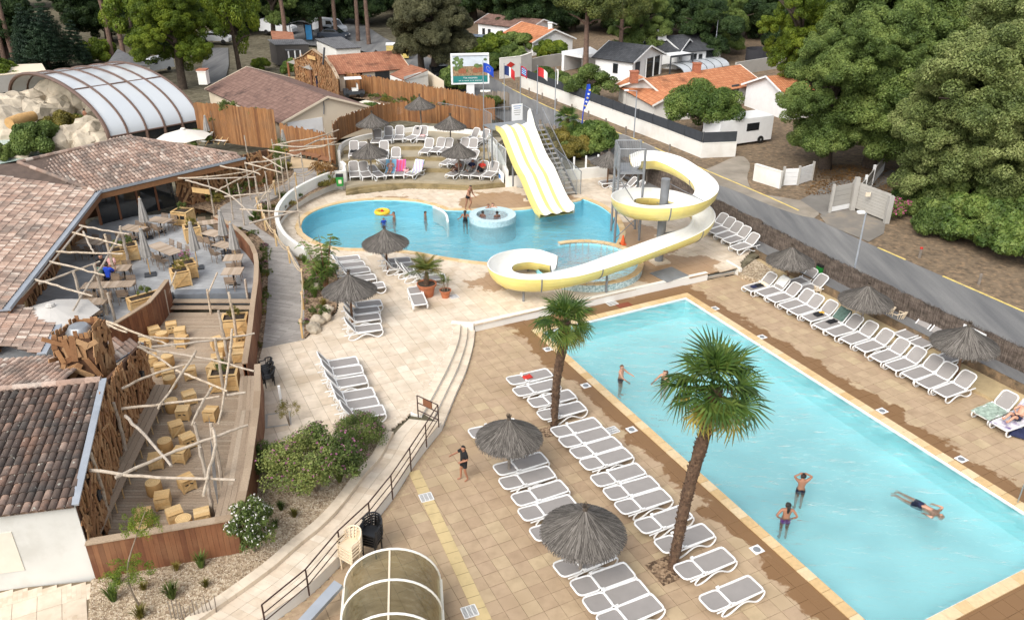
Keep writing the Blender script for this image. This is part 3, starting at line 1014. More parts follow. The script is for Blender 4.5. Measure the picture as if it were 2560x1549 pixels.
for s in range(3):
 t=s/3
 rowp=[]
 for a,b in zip(f0,f3):
  pa,pb=W('E',a[0],a[1],ZU),W('E',b[0],b[1],TZ[0])
  rowp.append(pa.lerp(pb,t))
 rowp=smooth_path(rowp,4)
 z=ZU+(TZ[0]-ZU)*(s+1)/3-.01
 endp=smooth_path(Ws('E',f3,TZ[0]),4)
 MB().prism([V2(p)for p in rowp]+[V2(p)for p in endp[::-1]],.2,z).build('step','riser' if s<2 else 'terrace',TS)
for i,(x0,x1,y,lv)in enumerate(((1280,1480,935,0),(1195,1390,775,1),(1150,1330,625,2))):
 a,b=W('E',x0,y,TZ[lv]),W('E',x1,y,TZ[lv])
 tag(MB().box(((a.x+b.x)/2,(a.y+b.y)/2,TZ[lv]+.06),(abs(b.x-a.x),.3,.14)).build('step_block','riser'),'small concrete step block on the %s terrace from the pool'%ORD[lv],'step block','step blocks between the terraces')
rim=MB()
wall_along(rim,bw,.3,TZ[3]+.34,.18)
tag(rim.build('terrace_wall','white'),'curved white wall around the top of the sun terraces','wall')
lw=smooth_path([W('p',851,423,TZ[2]),W('p',854,440,1.0),W('p',862,470,ZU),W('p',830,473,ZU),W('p',780,494,ZU),W('p',728,525,ZU),W('p',697,556,ZU),W('p',692,582,ZU),W('p',712,618,ZU),W('p',766,652,ZU)],4)
wm=MB()
hts=[]
nl=len(lw)
o2=offset(lw,.22)
for i in range(nl-1):
 za=ZU+(1.25 if i>8 else 1.6)*(1-.55*max(0,(i-20)/(nl-20)))
 zb=ZU+(1.25 if i+1>8 else 1.6)*(1-.55*max(0,(i+1-20)/(nl-20)))
 if i==8:
  za=zb
 p=[V2(lw[i]),V2(lw[i+1]),V2(o2[i+1]),V2(o2[i])]
 vs=[(*p[0],.25),(*p[1],.25),(*p[2],.25),(*p[3],.25),(*p[0],za),(*p[1],zb),(*p[2],zb),(*p[3],za)]
 wm.add(vs,[(3,2,1,0),(4,5,6,7),(0,1,5,4),(1,2,6,5),(2,3,7,6),(3,0,4,7)])
tag(wm.build('curved_wall','white'),'tall white curved wall hugging the left end of the upper pool','wall')
rw=Ws('E',[(2150,660,TZ[2]),(2270,900,TZ[0]),(2375,1165,ZU)])
wm=MB()
for a,b,z0,z1 in((rw[0],rw[1],2.35,2.0),(rw[1],rw[2],2.0,1.55)):
 vs=[(a.x,a.y,.2),(a.x+.2,a.y,.2),(b.x+.2,b.y,.2),(b.x,b.y,.2),(a.x,a.y,z0),(a.x+.2,a.y,z0),(b.x+.2,b.y,z1),(b.x,b.y,z1)]
 wm.add(vs,[(0,1,5,4),(1,2,6,5),(2,3,7,6),(3,0,4,7),(4,5,6,7)])
SW=tag(wm.build('side_wall','white'),'stepped white wall at the right end of the sun terraces','wall')
for i,(x0,y0,x1,y1)in enumerate(((2140,640,2255,765),(2262,770,2378,880))):
 a,b=W('E',x0,y0,2.2-.3*i),W('E',x1,y1,2.05-.35*i)
 t=thing('mesh_panel',('upper' if i==0 else 'lower')+' clear mesh screen on the white terrace side wall','screen',(0,0,0),0,'screens on the terrace wall')
 z0,z1=a.z-.15,a.z+1.15
 MB().add([(a.x,a.y,z0),(b.x,b.y,z0-.1),(b.x,b.y,z1-.1),(a.x,a.y,z1)],[(0,1,2,3)]).build('sheet','clear',t)
 m=MB()
 m.tube([(a.x,a.y,z0),(a.x,a.y,z1),(b.x,b.y,z1-.1),(b.x,b.y,z0-.1)],.03,6)
 for q in range(1,8):
  p=Vector(a).lerp(Vector(b),q/8)
  m.tube([(p.x,p.y,z0),(p.x,p.y,z1-.05)],.008,4)
 m.build('frame','alu',t)
a,b=W('E',2285,960,1.3),W('E',2355,1050,1.0)
t=thing('wall_banner','blue and white printed banner on the terrace side wall','banner')
MB().add([(a.x-.03,a.y,.85),(b.x-.03,b.y,.7),(b.x-.03,b.y,1.35),(a.x-.03,a.y,1.6)],[(0,1,2,3)]).build('sheet','bright',t)
MB().add([(a.x-.034,a.y-.04,.95),(b.x-.034,b.y+.08,.85),(b.x-.034,b.y+.08,1.05),(a.x-.034,a.y-.04,1.25)],[(0,1,2,3)]).build('print',plain('banner_blue',(.05,.16,.40),.6,.3),t)
lwr=Ws('S1',[(880,965),(1100,940),(1490,905)],ZU)
m=MB()
wall_along(m,lwr,.3,ZU+.75,.18)
CW=tag(m.build('cream_wall','white'),'cream rendered wall with white posts behind the parasol by the slides','wall')
for x,y in((912,805),(1066,790),(1214,775),(1365,760)):
 p=W('S1',x,y+15,ZU+.75)
 MB().box((0,0,.42),(.12,.12,.9)).build('post','bright',CW,False,(p.x,p.y,ZU+.72))
lws=Ws('S1',[(215,1035),(340,1030),(470,1015)],ZU)
m=MB()
wall_along(m,lws,.3,ZU+.75,.18)
tag(m.build('low_wall','white'),'low cream wall under the top of the straight slide','wall')
# jacuzzi ring and splash ring
J=thing('jacuzzi','round raised jacuzzi with pale mosaic rim in the upper pool','jacuzzi',(JC.x,JC.y,0))
MB().lathe([(1.44,-.75),(1.44,.66)],40).lathe([(1.44,.66),(.98,.66)],40).lathe([(.98,.66),(.98,.0),(0,.0)],40).build('rim',plain('pale_mosaic',(.50,.64,.67),.35,.2,12,dirt=(.30,.46,.50),dirtamt=.6,dscale=7),J)
MB().lathe([(0,.60),(.95,.60)],40).build('jacuzzi_water','water2',J)
S=thing('splash_pool','round landing pool of the tube slide with mosaic wall','pool',(SPC.x,SPC.y,0))
seg=48
def arc(r,z,a0,a1,n=seg):
 return[(r*math.cos(a0+(a1-a0)*i/n),r*math.sin(a0+(a1-a0)*i/n),z)for i in range(n+1)]
A0,A1=R(-140),R(118)
for(r0,r1,z0,z1,nm,mt)in((SPR-.22,SPR,.2,.80,'ring_wall','mosaic'),):
 m=MB()
 o_b,o_t,i_t,i_b=arc(r1,z0,A0,A1),arc(r1,z1,A0,A1),arc(r0,z1,A0,A1),arc(r0,-.5,A0,A1)
 m.strip(o_b,o_t).strip(i_t,i_b)
 m.add([o_b[0],o_t[0],i_t[0],(i_b[0][0],i_b[0][1],.2)],[(0,1,2,3)]).add([o_b[-1],o_t[-1],i_t[-1],(i_b[-1][0],i_b[-1][1],.2)],[(3,2,1,0)])
 m.build(nm,mt,S)
for i in range(34):
 a,b=A0+(A1-A0)*i/34+.004,A0+(A1-A0)*(i+1)/34-.004
 pl=[(r*math.cos(t),r*math.sin(t))for r,t in((SPR-.26,a),(SPR+.05,a),(SPR+.05,b),(SPR-.26,b))]
 MB().prism(pl,.79,.85).build('coping_stone','coping',S)
m=MB()
m.strip(arc(SPR-.22,.72,0,2*PI),arc(SPR-.22,-.45,0,2*PI))
m.lathe([(0,-.4),(SPR-.2,-.4)],40)
m.build('basin','basin2',S)
MB().lathe([(0,.62),(SPR-.21,.62)],48).build('pool_surface','water2',S)
e0,e1=W('S6',1130,125,.8),W('S6',880,215,.7)
m=MB()
m.beam(Vector((e0.x,e0.y,.66)),Vector((e1.x,e1.y,.66)),.1,.2)
m.build('weir','pillar',S)
dam=smooth_path(Ws('d',[(1045,495),(1066,506),(1077,518),(1080,533)],ZU),4)
m=MB()
wall_along(m,dam,-.6,ZU+.02,-.14)
tag(m.build('pool_dam','slide_white'),'thin white curved dam wall standing in the upper pool','wall')
# road and verge on the right
road_in=[W('01',1090,400,ZR),W('02',-100,660,ZR)]
r_far=[W('p',1010,118,ZR),W('p',1120,163,ZR),W('p',1230,195,ZR),W('S3',1195,770,ZR),W('p',1400,280,ZR),W('02',850,985,ZR),W('02',1200,1140,ZR),W('02',1835,1410,ZR),W('13',400,160,ZR),W('13',785,340,ZR),W('13',1835,800,ZR),W('p',2900,930,ZR)]
r_near=[W('p',975,150,ZR),W('p',1060,200,ZR),W('p',1180,260,ZR),W('p',1290,318,ZR),W('p',1420,375,ZR),W('p',1560,445,ZR),W('p',1700,520,ZR),W('p',1830,590,ZR),W('p',1960,660,ZR),W('p',2100,730,ZR),W('p',2300,830,ZR),W('p',2560,960,ZR),W('p',2900,1125,ZR)]
rf,rn=smooth_path(r_far,4),smooth_path(r_near,4)
struct('road',MB().prism([V2(p)for p in rf]+[V2(p)for p in rn[::-1]],None,ZR),'asphalt')
land=MB().prism([V2(p)for p in rf]+[(60,20),(120,20),(120,200),(-10,200)],.1,ZR-.03)
struct('verge',land,'hedge_soil')
bank=MB().prism([V2(p)for p in rn]+[V2(p)for p in fence_foot[::-1]][:5]+[(15.4,46.5),(9.8,57.5),(2.0,66.0),(-4.0,84.0)],.1,ZR-.02)
struct('road_bank',bank,'hedge_soil')
KB=thing('kerb','low kerb painted yellow along the far side of the road','kerb')
MT['yellow_line']=plain('yellow_paint',(.72,.55,.16),.7,.15,3,dirt=(.35,.31,.22),dirtamt=.5,dscale=2)
MT['kerb']=plain('kerb_stone',(.36,.34,.31),.9,.15,2)
for a,b in zip(rf,rf[1:]):
 if a.y>90 or 39.5<a.y<41.7 or(42.3<a.y<49)or 58<a.y<58.2 or 88<a.y<91:
  continue
 n=max(1,int((b-a).length/1.0))
 for i in range(n):
  p,q=a.lerp(b,(i+.01)/n),a.lerp(b,(i+.99)/n)
  MB().beam(p+Vector((0,0,.0)),q+Vector((0,0,.0)),.10,.05).build('kerb_stone','yellow_line' if random.random()<.93 else 'kerb',KB)
for pts,nm in(([(2080,478),(2150,520),(2340,560),(2215,620),(2060,560),(2000,520)],'driveway'),):
 struct(nm,MB().prism([V2(p)for p in Ws('13',[(370,110),(560,60),(850,120),(830,240),(720,300),(420,175)],ZR)],None,ZR+.006),plain('worn_asphalt',(.20,.18,.155),.9,.15,.8,dirt=(.30,.24,.17),dirtamt=.5))
struct('dirt_track',MB().prism([V2(p)for p in smooth_path(Ws('p',[(1690,432),(1760,425),(1845,390),(1875,410),(1868,445),(1890,480),(1985,498),(2040,510),(2035,545),(1930,515),(1820,470)],ZR),3,True)],None,ZR+.004),plain('dirt_track',(.29,.25,.20),.95,.2,.8,dirt=(.20,.165,.12),dirtamt=.6,dscale=.6,bmp=.3))
struct('side_road',MB().prism([V2(p)for p in Ws('p',[(2040,420+60),(2075,455),(2180,440),(2230,425),(2260,440),(2130,495),(2060,540),(2000,500)],ZR)],None,ZR+.010),plain('worn_asphalt_b',(.19,.175,.155),.9,.15,.8))
# brushwood fence along the road
BF=thing('brushwood_fence','dark brushwood fence between the loungers and the road','fence')
bpts=resample(Ws('p',[(1500,430),(1610,455),(1700,500),(1790,560)],ZU)+fence_foot[1:],2.0)
rb=random.Random(3)
hprev=1.52
for a,b in zip(bpts,bpts[1:]):
 m=MB()
 n=8
 t=(b-a).normalized()
 nn=Vector((-t.y,t.x,0))
 hs=[hprev]+[1.5+rb.uniform(-.06,.06)for _ in range(n)]
 hprev=hs[-1]
 fr=[a.lerp(b,i/n)+nn*(-.05+rb.uniform(-.015,.015))for i in range(n+1)]
 bk=[a.lerp(b,i/n)+nn*.05 for i in range(n+1)]
 z0=a.z-.06
 m.strip([(p.x,p.y,z0)for p in fr],[(p.x,p.y,z0+h)for p,h in zip(fr,hs)])
 m.strip([(p.x,p.y,z0+h)for p,h in zip(fr,hs)],[(p.x,p.y,z0+h)for p,h in zip(bk,hs)])
 m.strip([(p.x,p.y,z0+h)for p,h in zip(bk,hs)],[(p.x,p.y,z0)for p in bk])
 m.build('brush_panel','brush',BF)
q=[]
for a,b in zip(bpts,bpts[1:]):
 for i in range(150):
  p=a.lerp(b,rb.random())
  l=rb.uniform(.04,.12)
  z=p.z+1.42
  d=Vector((rb.uniform(-.05,.05),rb.uniform(-.05,.05),l))
  s=Vector((.006,.004,0))
  o=Vector((p.x+rb.uniform(-.05,.05),p.y+rb.uniform(-.05,.05),z))
  q.append((o-s,o+s,o+s+d,o-s+d))
put('loose_twigs',fast_mesh('loose_twigs',np.array([[tuple(v)for v in f]for f in q]),4,'brush'),BF,kind='stuff')
BFM=bpts
# picket fences
def picket_fence(name,label,pts,h,mat,w=.13,var=.10,base=None,lean=.02,cat='fence'):
 t=thing(name,label,cat)
 m=MB()
 rr=random.Random(len(label))
 for p,nx in zip(resample(pts,w*.97),resample(pts,w*.97)[1:]):
  d=nx-p
  hh=(h(p)if callable(h)else h)+rr.uniform(-var,var)
  rz=math.atan2(d.y,d.x)
  z0=p.z-.05
  m.box((p.x,p.y,z0+hh/2),(w*rr.uniform(.86,.98),.03,hh),rz+rr.uniform(-.06,.06))
 m.build('pickets',mat,t,kind='stuff')
 for p in resample(pts,2.2):
  MB().box((p.x,p.y+.06,p.z+.5),(.09,.09,1.1)).build('post',mat,t)
 rl=MB()
 for a,b in zip(pts,pts[1:]):
  off_=Vector((0,.05,.35))
  rl.beam(Vector(a)+off_,Vector(b)+off_,.04,.08)
 rl.build('rail',mat,t)
 return t
fz=1.5
picket_fence('picket_fence','orange picket fence curving behind the sun terraces',smooth_path(Ws('E',[(-20,590),(60,480),(300,370),(600,275),(900,225),(1200,255),(1450,270),(1700,300),(1950,345),(2190,390)],1.6),4),lambda p:1.55,'fence_wood')
picket_fence('picket_fence','orange picket fence left of the terraces behind the wicker seats',Ws('I',[(1480,500),(1750,560),(2000,620),(2180,690)],1.2)+Ws('E',[(-20,590)],1.6),2.0,'fence_wood')
picket_fence('picket_fence','long orange picket fence below the entrance building',Ws('S4',[(1035,700),(1400,760),(1800,830),(2200,910),(2464,950)],.9)+Ws('p',[(1240,300)],.9),1.75,'fence_wood')
picket_fence('picket_fence','weathered grey picket fence beside the flagpoles',Ws('S3',[(0,1330),(250,1370),(560,1430),(820,1470)],1.0),1.0,'grey_fence')
picket_fence('picket_fence','weathered grey picket fence along the road behind the straight slide',Ws('S1',[(640,430),(860,520),(1100,480),(1410,560)],.5),1.5,'grey_fence',var=.16)
picket_fence('picket_fence','grey brown picket fence under the billboard',Ws('S3',[(590,1150),(830,1130),(1180,1150)],.7),1.6,'grey_fence')
picket_fence('plank_fence','tall pale orange plank fence beside the glass vault',Ws('I',[(380,380),(700,400),(1000,445),(1430,485)],1.0),3.0,'fence_wood',w=.16,var=.05)
# walls of the gardens across the road
def wall_run(name,label,pts,z0,h,mat,th=.2,capm='cap'):
 t=thing(name,label,'wall')
 m=MB()
 wall_along(m,pts,z0,z0+h,th)
 m.build('wall',mat,t)
 c=MB()
 wall_along(c,offset(pts,-.03),z0+h,z0+h+.05,th+.06)
 c.build('coping',capm,t)
 return t
w1=Ws('02',[(65,625),(420,760),(800,910),(1110,1030),(1355,1130),(1600,1120)],ZR)
t=wall_run('garden_wall','long white garden wall with grey fence panels across the road',w1,ZR-.1,1.15,'white')
for a,b in zip(w1,w1[1:]):
 n=max(1,int((b-a).length/1.6))
 for i in range(n):
  p,q=a.lerp(b,(i+.02)/n),a.lerp(b,(i+.98)/n)
  off_=Vector((-.0,.1,1.5))
  MB().beam(p+off_,q+off_,.05,.75).build('panel','dark_frame',t)
  MB().box((p.x,p.y+.1,ZR+1.45),(.08,.08,.95)).build('post','dark_frame',t)
w0=Ws('S3',[(975,575),(1360,530),(1560,455)],ZR)
wall_run('boundary_wall','white boundary wall with a red emblem beyond the road junction',w0,ZR-.1,2.2,'white')
em=W('S3',1170,420,2.0)
p=w0[0].lerp(w0[1],.5)
tag(MB().add([(-.55,0,0),(0,0,-.32),(.55,0,0),(0,0,.32)],[(0,1,2,3)]).build('emblem','red',None,False,(p.x,p.y-.06,1.9),math.atan2((w0[1]-w0[0]).y,(w0[1]-w0[0]).x)),'red diamond emblem on the white boundary wall','emblem')
w2=Ws('03',[(-110,1290),(80,1350)],ZR)
wall_run('corner_wall','short low white wall under the big trees across the road',w2,ZR-.1,1.2,'white')
w3=Ws('03',[(100,1330),(210,1325),(310,1290)],ZR)
t=thing('panel_fence','white concrete panel fence at the mouth of the leafy drive','fence')
for a,b in zip(w3,w3[1:]):
 for i in range(4):
  MB().beam(a+Vector((0,0,.15+i*.29)),b+Vector((0,0,.15+i*.29)),.06,.275).build('panel','bright',t)
for p in w3:
 MB().box((p.x,p.y,ZR+.65),(.14,.14,1.35)).build('post','grey_wall',t)
G=thing('driveway_gate','weathered white board gate between concrete pillars across the road','gate')
ga,gb=W('13',600,70,ZR),W('13',845,165,ZR)
n=9
for i in range(n):
 MB().beam(ga+Vector((.1,.1,.22+i*.185)),gb+Vector((0,.1,.22+i*.185)),.05,.175).build('board','gate_board' if 'gate_board' in MT else 'grey_wall',G)
for p,hgt in((ga,2.1),(gb,1.7)):
 MB().box((p.x,p.y,ZR+hgt/2),(.28,.28,hgt)).build('pillar','grey_wall',G)
MB().box(((ga.x+gb.x)/2-.3,(ga.y+gb.y)/2,ZR+1.4),(.3,.08,.26)).build('letterbox','cream',G)
t=thing('panel_fence','grey concrete panel fence beside the gate pillar','fence')
pa,pb=W('13',440,90,ZR),W('13',585,60,ZR)
for i in range(5):
 MB().beam(pa+Vector((0,0,.2+i*.33)),pb+Vector((0,0,.2+i*.33)),.06,.315).build('panel','grey_wall' if i else 'bright',t)
for p in(pa,pb):
 MB().box((p.x,p.y,ZR+.9),(.16,.16,1.85)).build('post','grey_wall',t)
t=thing('panel_fence','pale grey panel fence running back along the drive','fence')
pts=Ws('03',[(640,1330),(790,1300),(890,1270),(1100,1230)],ZR)
pts=[ga+Vector((.1,.2,0)),ga+Vector((1.6,2.4,0)),ga+Vector((3.0,4.6,0)),ga+Vector((5.2,8.0,0))]
for a,b in zip(pts,pts[1:]):
 for i in range(4):
  MB().beam(a+Vector((0,0,.2+i*.3)),b+Vector((0,0,.2+i*.3)),.06,.285).build('panel','bright' if i<2 else 'grey_wall',t)
 MB().box((a.x,a.y,ZR+.75),(.14,.14,1.5)).build('post','bright',t)
vp=[('S3',1288,760,'first'),('S3',1512,850,'second'),('S3',1755,945,'third'),('S3',2020,1060,'fourth'),('02',428,790,'fifth'),('02',548,840,'sixth'),('02',672,895,'seventh'),('02',815,955,'eighth'),('02',1128,1085,'ninth'),('13',1085,410,'tenth'),('13',1510,600,'eleventh')]
for k,x,y,o_ in vp:
 p=W(k,x,y,ZR)
 t=thing('verge_post','short wooden post on the road verge, %s from the junction'%o_+(', red topped' if o_=='tenth' else ''),'post',p,random.random(),'wooden posts along the verge')
 MB().lathe([(.075,-.05),(.07,.52),(.05,.56),(0,.57)],8).build('stake','pole_grey',t)
 if o_=='tenth':
  MB().lathe([(.08,.50),(.082,.58),(0,.60)],8).build('cap','red',t)
def lamp(p,h,lab,arm=.35):
 t=thing('lamp_post',lab,'lamp post',p)
 MB().tube([(0,0,-.1),(0,0,h)],[.055,.04],8).build('pole','zinc',t)
 MB().tube([(0,0,h-.02),(-arm*.6,0,h+.05)],.025,6).build('arm','zinc',t)
 MB().box((-arm*.7,0,h+.05),(.34,.2,.10)).build('lamp_head','bright',t)
lamp(W('13',588,645,.12),4.15,'thin galvanised lamp post at the brushwood fence beside the road')
lamp(W('02',872,1000,ZU),3.9,'thin lamp post with a long arm behind the spiral slide tower',1.2)
lamp(W('02',1443,462,ZR),5.2,'street lamp beside the dark roofed house',.6)
binb=MB().box((0,0,.45),(.42,.34,.62),taper=1.12).mesh('body','green_bin')
binl=MB().box((0,0,.82),(.46,.38,.14)).mesh('lid','black')
p=W('A',1295,360,.12)
make([('body',binb),('lid',binl),('stand',MB().box((0,.1,.1),(.08,.08,.2)).mesh('stand','steel'))],'litter_bin','green litter bin with black top at the brushwood fence','bin',p,.45)
p=W('E',65,1230,ZU)
make([('body',binb),('lid',binl),('label',MB().box((.02,-.19,.45),(.2,.01,.25)).mesh('label','cream'))],'litter_bin','green litter bin on the white wall beside the upper pool','bin',(p.x+.05,p.y-.12,ZU+.35),.1)
def garden_chair(mat):
 m_leg=MB().tube([(0,0,0),(0,0,.42)],[.022,.03],6).mesh('leg',mat,True)
 seat=MB().box((0,0,.42),(.46,.44,.04)).mesh('seat',mat)
 bk=MB()
 for i in range(7):
  a=-1.15+2.3*i/6
  x,y=.26*math.sin(a),.24*math.cos(a)-.02
  h=.80-.14*abs(a)**2*.5
  bk.beam((x*.95,y,.44),(x*1.08,y+.10*math.cos(a),h),.055,.02,up=(math.cos(a),-math.sin(a),0))
 top=[(.28*math.sin(a)*1.08,.24*math.cos(a)+.09*math.cos(a),.80-.07*abs(a)**2)for a in[-1.35+2.7*i/12 for i in range(13)]]
 bk.tube(top,.026,6)
 arm=MB().tube([(0,-.2,.42),(.02,-.2,.62),(.02,.1,.64)],.024,6).mesh('arm',mat,True)
 return[('seat',seat),('backrest',bk.mesh('backrest',mat)),('leg',m_leg,(.2,-.19,0)),('leg',m_leg,(-.2,-.19,0)),('leg',m_leg,(.18,.19,0)),('leg',m_leg,(-.18,.19,0)),('arm',arm,(.25,0,0)),('arm',arm,(-.27,0,0))]
GC=garden_chair('cream_plastic')
GD=garden_chair('dark_plastic')
for k,x,y,z,rz,lab in(('B',385,150,.12,R(-150),'cream plastic armchair standing clear of the parasol at the brush fence'),('B',250,95,.12,R(-140),'cream plastic armchair half under the parasol at the brush fence'),('A',1240,590,.12,R(100),'low cream plastic chair behind the right lounger row')):
 p=W(k,x,y,z)
 make(GC,'garden_chair',lab,'chair',p,rz,'cream garden chairs',.95 if 'low' not in lab else .6)
for i,(k,x,y)in enumerate((('11',75,1270),('11',85,1300),('11',95,1335))):
 p=W(k,x,y-20,ZU+.05)
 make(GD,'garden_chair','%s dark plastic chair of the row at the plank wall'%['farthest','middle','nearest'][i],'chair',(p.x,p.y,ZU),R(-60),'dark garden chairs by the plank wall',.95)
for i in range(5):
 p=W('21',690,1120,0)
 make(GC,'garden_chair','cream plastic armchair, %s from the bottom of the stack beside the railing'%ORD[i],'chair',(p.x,p.y+.02*i,.02+.10*i),R(-35),'stacked cream garden chairs',1.1)
for i in range(5):
 p=W('21',840,1010,0)
 make(GD,'garden_chair','black plastic armchair, %s from the bottom of the stack beside the railing'%ORD[i],'chair',(p.x,p.y,.02+.10*i),R(-20),'stacked black garden chairs',1.1)
p=W('B',1290,230,1.4)
a,b=W('B',1170,160,1.35),W('B',1410,280,1.35)
t=thing('pool_notice','white notice board with pictograms on the brushwood fence','sign',((a.x+b.x)/2,(a.y+b.y)/2,1.15),math.atan2(b.y-a.y,b.x-a.x))
MB().box((0,-.03,0),(1.15,.03,.62)).build('board','bright',t)
for i in range(3):
 MB().box((0,-.05,.22-i*.07),(.9-.2*i,.004,.028)).build('text_line','dark_frame',t)
for i in range(10):
 MB().box((-.42+.21*(i%5),-.05,-.05-.15*(i//5)),(.09,.004,.09),rot=Matrix.Rotation(.8*(i%3),3,'Y')).build('pictogram','pillar',t)
# sun loungers
def rrect(w,l0,l1,z0,z1,n=5,rad=.12):
 """closed loop with rounded corners, from x=l0 (height z0) to x=l1 (height z1), width w"""
 pts=[]
 for cx,cy,a0 in((l1-rad,w/2-rad,0),(l0+rad,w/2-rad,PI/2),(l0+rad,-w/2+rad,PI),(l1-rad,-w/2+rad,1.5*PI)):
  for i in range(n):
   a=a0+PI/2*i/(n-1)
   x=cx+rad*math.cos(a)
   pts.append((x,cy+rad*math.sin(a),z0+(z1-z0)*(x-l0)/(l1-l0)))
 return pts
def lounger_spec(ang):
 ca,sa=math.cos(ang),math.sin(ang)
 hx,hz=1.18,.36
 seat=MB().add([(p[0],p[1],p[2])for p in rrect(.58,.03,hx,.335,hz,4,.10)],[tuple(range(16))])
 lb=.74
 def tb(p):
  return(hx+p[0]*ca,p[1],hz+p[0]*sa)
 back=MB().add([tb((p[0],p[1],0))for p in rrect(.56,.02,lb-.03,0,0,4,.13)],[tuple(range(16))])
 fr=MB().tube(rrect(.67,0,hx+.02,.34,hz+.005,4,.12),.032,6,True)
 fr.tube([(.10,.33,.33),(hx+.55,.335,.30)],.028,6).tube([(.10,-.33,.33),(hx+.55,-.335,.30)],.028,6)
 bf=MB().tube([tb(p)for p in rrect(.64,0,lb,0,0,4,.16)],.030,6,True)
 if ang>.2:
  q=tb((.42,0,0))
  bf.tube([(q[0],.22,q[2]),(q[0]+.12,.22,.31)],.014,5).tube([(q[0],-.22,q[2]),(q[0]+.12,-.22,.31)],.014,5)
 kn=MB().box((0,0,0),(.10,.05,.06))
 prof=[(.02,.33),(-.01,.24),(.06,.10),(.20,.03),(.34,.06),(.52,.17),(.72,.24),(.92,.20),(1.10,.10),(1.28,.03),(1.44,.03),(1.53,.10),(1.50,.20),(1.40,.30)]
 pr=smooth_path([(a,0,b)for a,b in prof],2)
 leg=MB().tube([(p.x,0,p.z)for p in pr],.030,6)
 lm=leg.mesh('leg','plastic',True)
 return[('seat',seat.mesh('seat','sling')),('backrest',back.mesh('backrest','sling')),('seat_frame',fr.mesh('seat_frame','plastic',True)),('back_frame',bf.mesh('back_frame','plastic',True)),('hinge',kn.mesh('hinge','plastic'),(hx-.02,.345,.40)),('hinge',unit_box('plastic'),(hx-.02,-.345,.40),(0,0,0),(.10,.05,.06)),('leg',lm,(0,.335,0)),('leg',lm,(0,-.335,0))]
LG={0:lounger_spec(R(4)),1:lounger_spec(R(45)),2:lounger_spec(R(56)),3:lounger_spec(R(22))}
LOUNGERS={}
def lounger_row(key,items,z,rz,typ,labfn,group,jit=.03):
 out=[]
 for i,it in enumerate(items):
  k,x,y=it[:3]
  zz=it[3]if len(it)>3 and it[3]is not None else z
  r=(it[4]if len(it)>4 and it[4]is not None else rz)+random.uniform(-jit,jit)
  ty=it[5]if len(it)>5 else typ
  cx=.95 if ty==0 else .58
  p=W(k,x,y,zz+.34)
  o=Vector((p.x-cx*math.cos(r),p.y-cx*math.sin(r),zz))
  t=make(LG[ty],'sun_lounger',labfn(i),'sun lounger',o,r,group)
  out.append(t)
 LOUNGERS[key]=out
 return out
L1=[('Q',690,932),('Q',742,1016),('Q',862,1100),('Q',937,1193),('22',460,115),('22',520,185),('22',600,260),('22',675,340),('22',760,455),('22',855,550),('22',940,645),('22',1085,775),('22',1235,910),('22',1380,1090),('22',1570,1305)]
lounger_row('L1',L1,0,RZ+PI,0,lambda i:'flat white framed grey lounger, %s from far end of the left poolside row'%ORD[i],'flat loungers in the row along the left pool edge')
L2=[('p',1236,1072),('p',1302,1160),('p',1318,1195),('p',1350,1233),('p',1369,1270),('p',1400,1318),('p',1462,1402),('p',1507,1448),('p',1540,1491),('p',1575,1531)]
lounger_row('L2',L2,0,RZ+PI,0,lambda i:'flat grey lounger, %s from the top of the row under the two near parasols'%ORD[i],'flat loungers under the near parasols')
R1=[('A',300,475),('A',500,545),('A',670,640),('A',860,745),('A',1010,830),('A',1215,925),('A',1400,1050),('A',1590,1150),('A',1820,1265),('A',2050,1385),('B',240,510),('B',420,610),('B',620,710),('B',785,808),('B',990,908),('B',1470,1160),('B',1690,1290)]
lounger_row('R1',R1,0,RZ,1,lambda i:'raised back grey lounger, %s from far end of the right poolside row'%ORD[i],'raised loungers along the right side of the pool')
R2=[('A',930,400),('A',1085,500),('B',520,250),('B',690,345),('B',1010,520)]
R2L=['raised grey lounger under the far right parasol, behind the front row','raised grey lounger in front of the green bin','raised grey lounger by the brush fence next to the cream chair','raised grey lounger half under the parasol with the white notice','grey lounger mostly hidden under the near right parasol']
lounger_row('R2',R2,.0,RZ,1,lambda i:R2L[i],'loungers behind the right poolside row')
R3=[('12',1425,185),('12',1478,216),('12',1530,250),('12',1585,282),('12',1640,332)]
lounger_row('R3',R3,ZU,R(33),1,lambda i:'raised grey lounger against the brush fence right of the slide, %s from the far end'%ORD[i],'loungers right of the tube slide')
R4=[('02',690,1303),('02',775,1338),('02',830,1365)]
lounger_row('R4',R4,ZU,R(16),1,lambda i:'raised grey lounger by the parasol between the two slides, %s from the parasol'%ORD[i],'loungers between the two slides')
U3=[('C',1140,425),('C',1200,500),('C',1262,572),('C',1332,662),('C',1440,762)]
lounger_row('U3',U3,ZU,R(200),2,lambda i:'raised grey lounger in the row beside the planted bed, %s from the pool'%ORD[i],'loungers beside the planted bed')
U2=[('C',1395,985),('C',1362,1060),('C',1372,1150),('C',1388,1282)]
lounger_row('U2',U2,ZU,R(198),2,lambda i:'raised grey lounger under the parasol by the bed boulders, %s from the top'%ORD[i],'loungers under the parasol by the boulders')
U1=[('D',540,312),('D',612,450),('D',680,630),('D',800,850),('D',862,1000),('D',965,1150)]
lounger_row('U1',U1,ZU,R(200),2,lambda i:'raised grey lounger in the middle group beside the pink flowering bush, %s from the top'%ORD[i],'loungers in the middle of the upper deck')
U4=[('C',1770,450),('C',1820,512),('C',1965,560),('C',2045,610),('C',2190,655)]
lounger_row('U4',U4,ZU,R(194),2,lambda i:'raised grey lounger left of the potted palm, %s from the pool'%ORD[i],'loungers behind the potted palm')
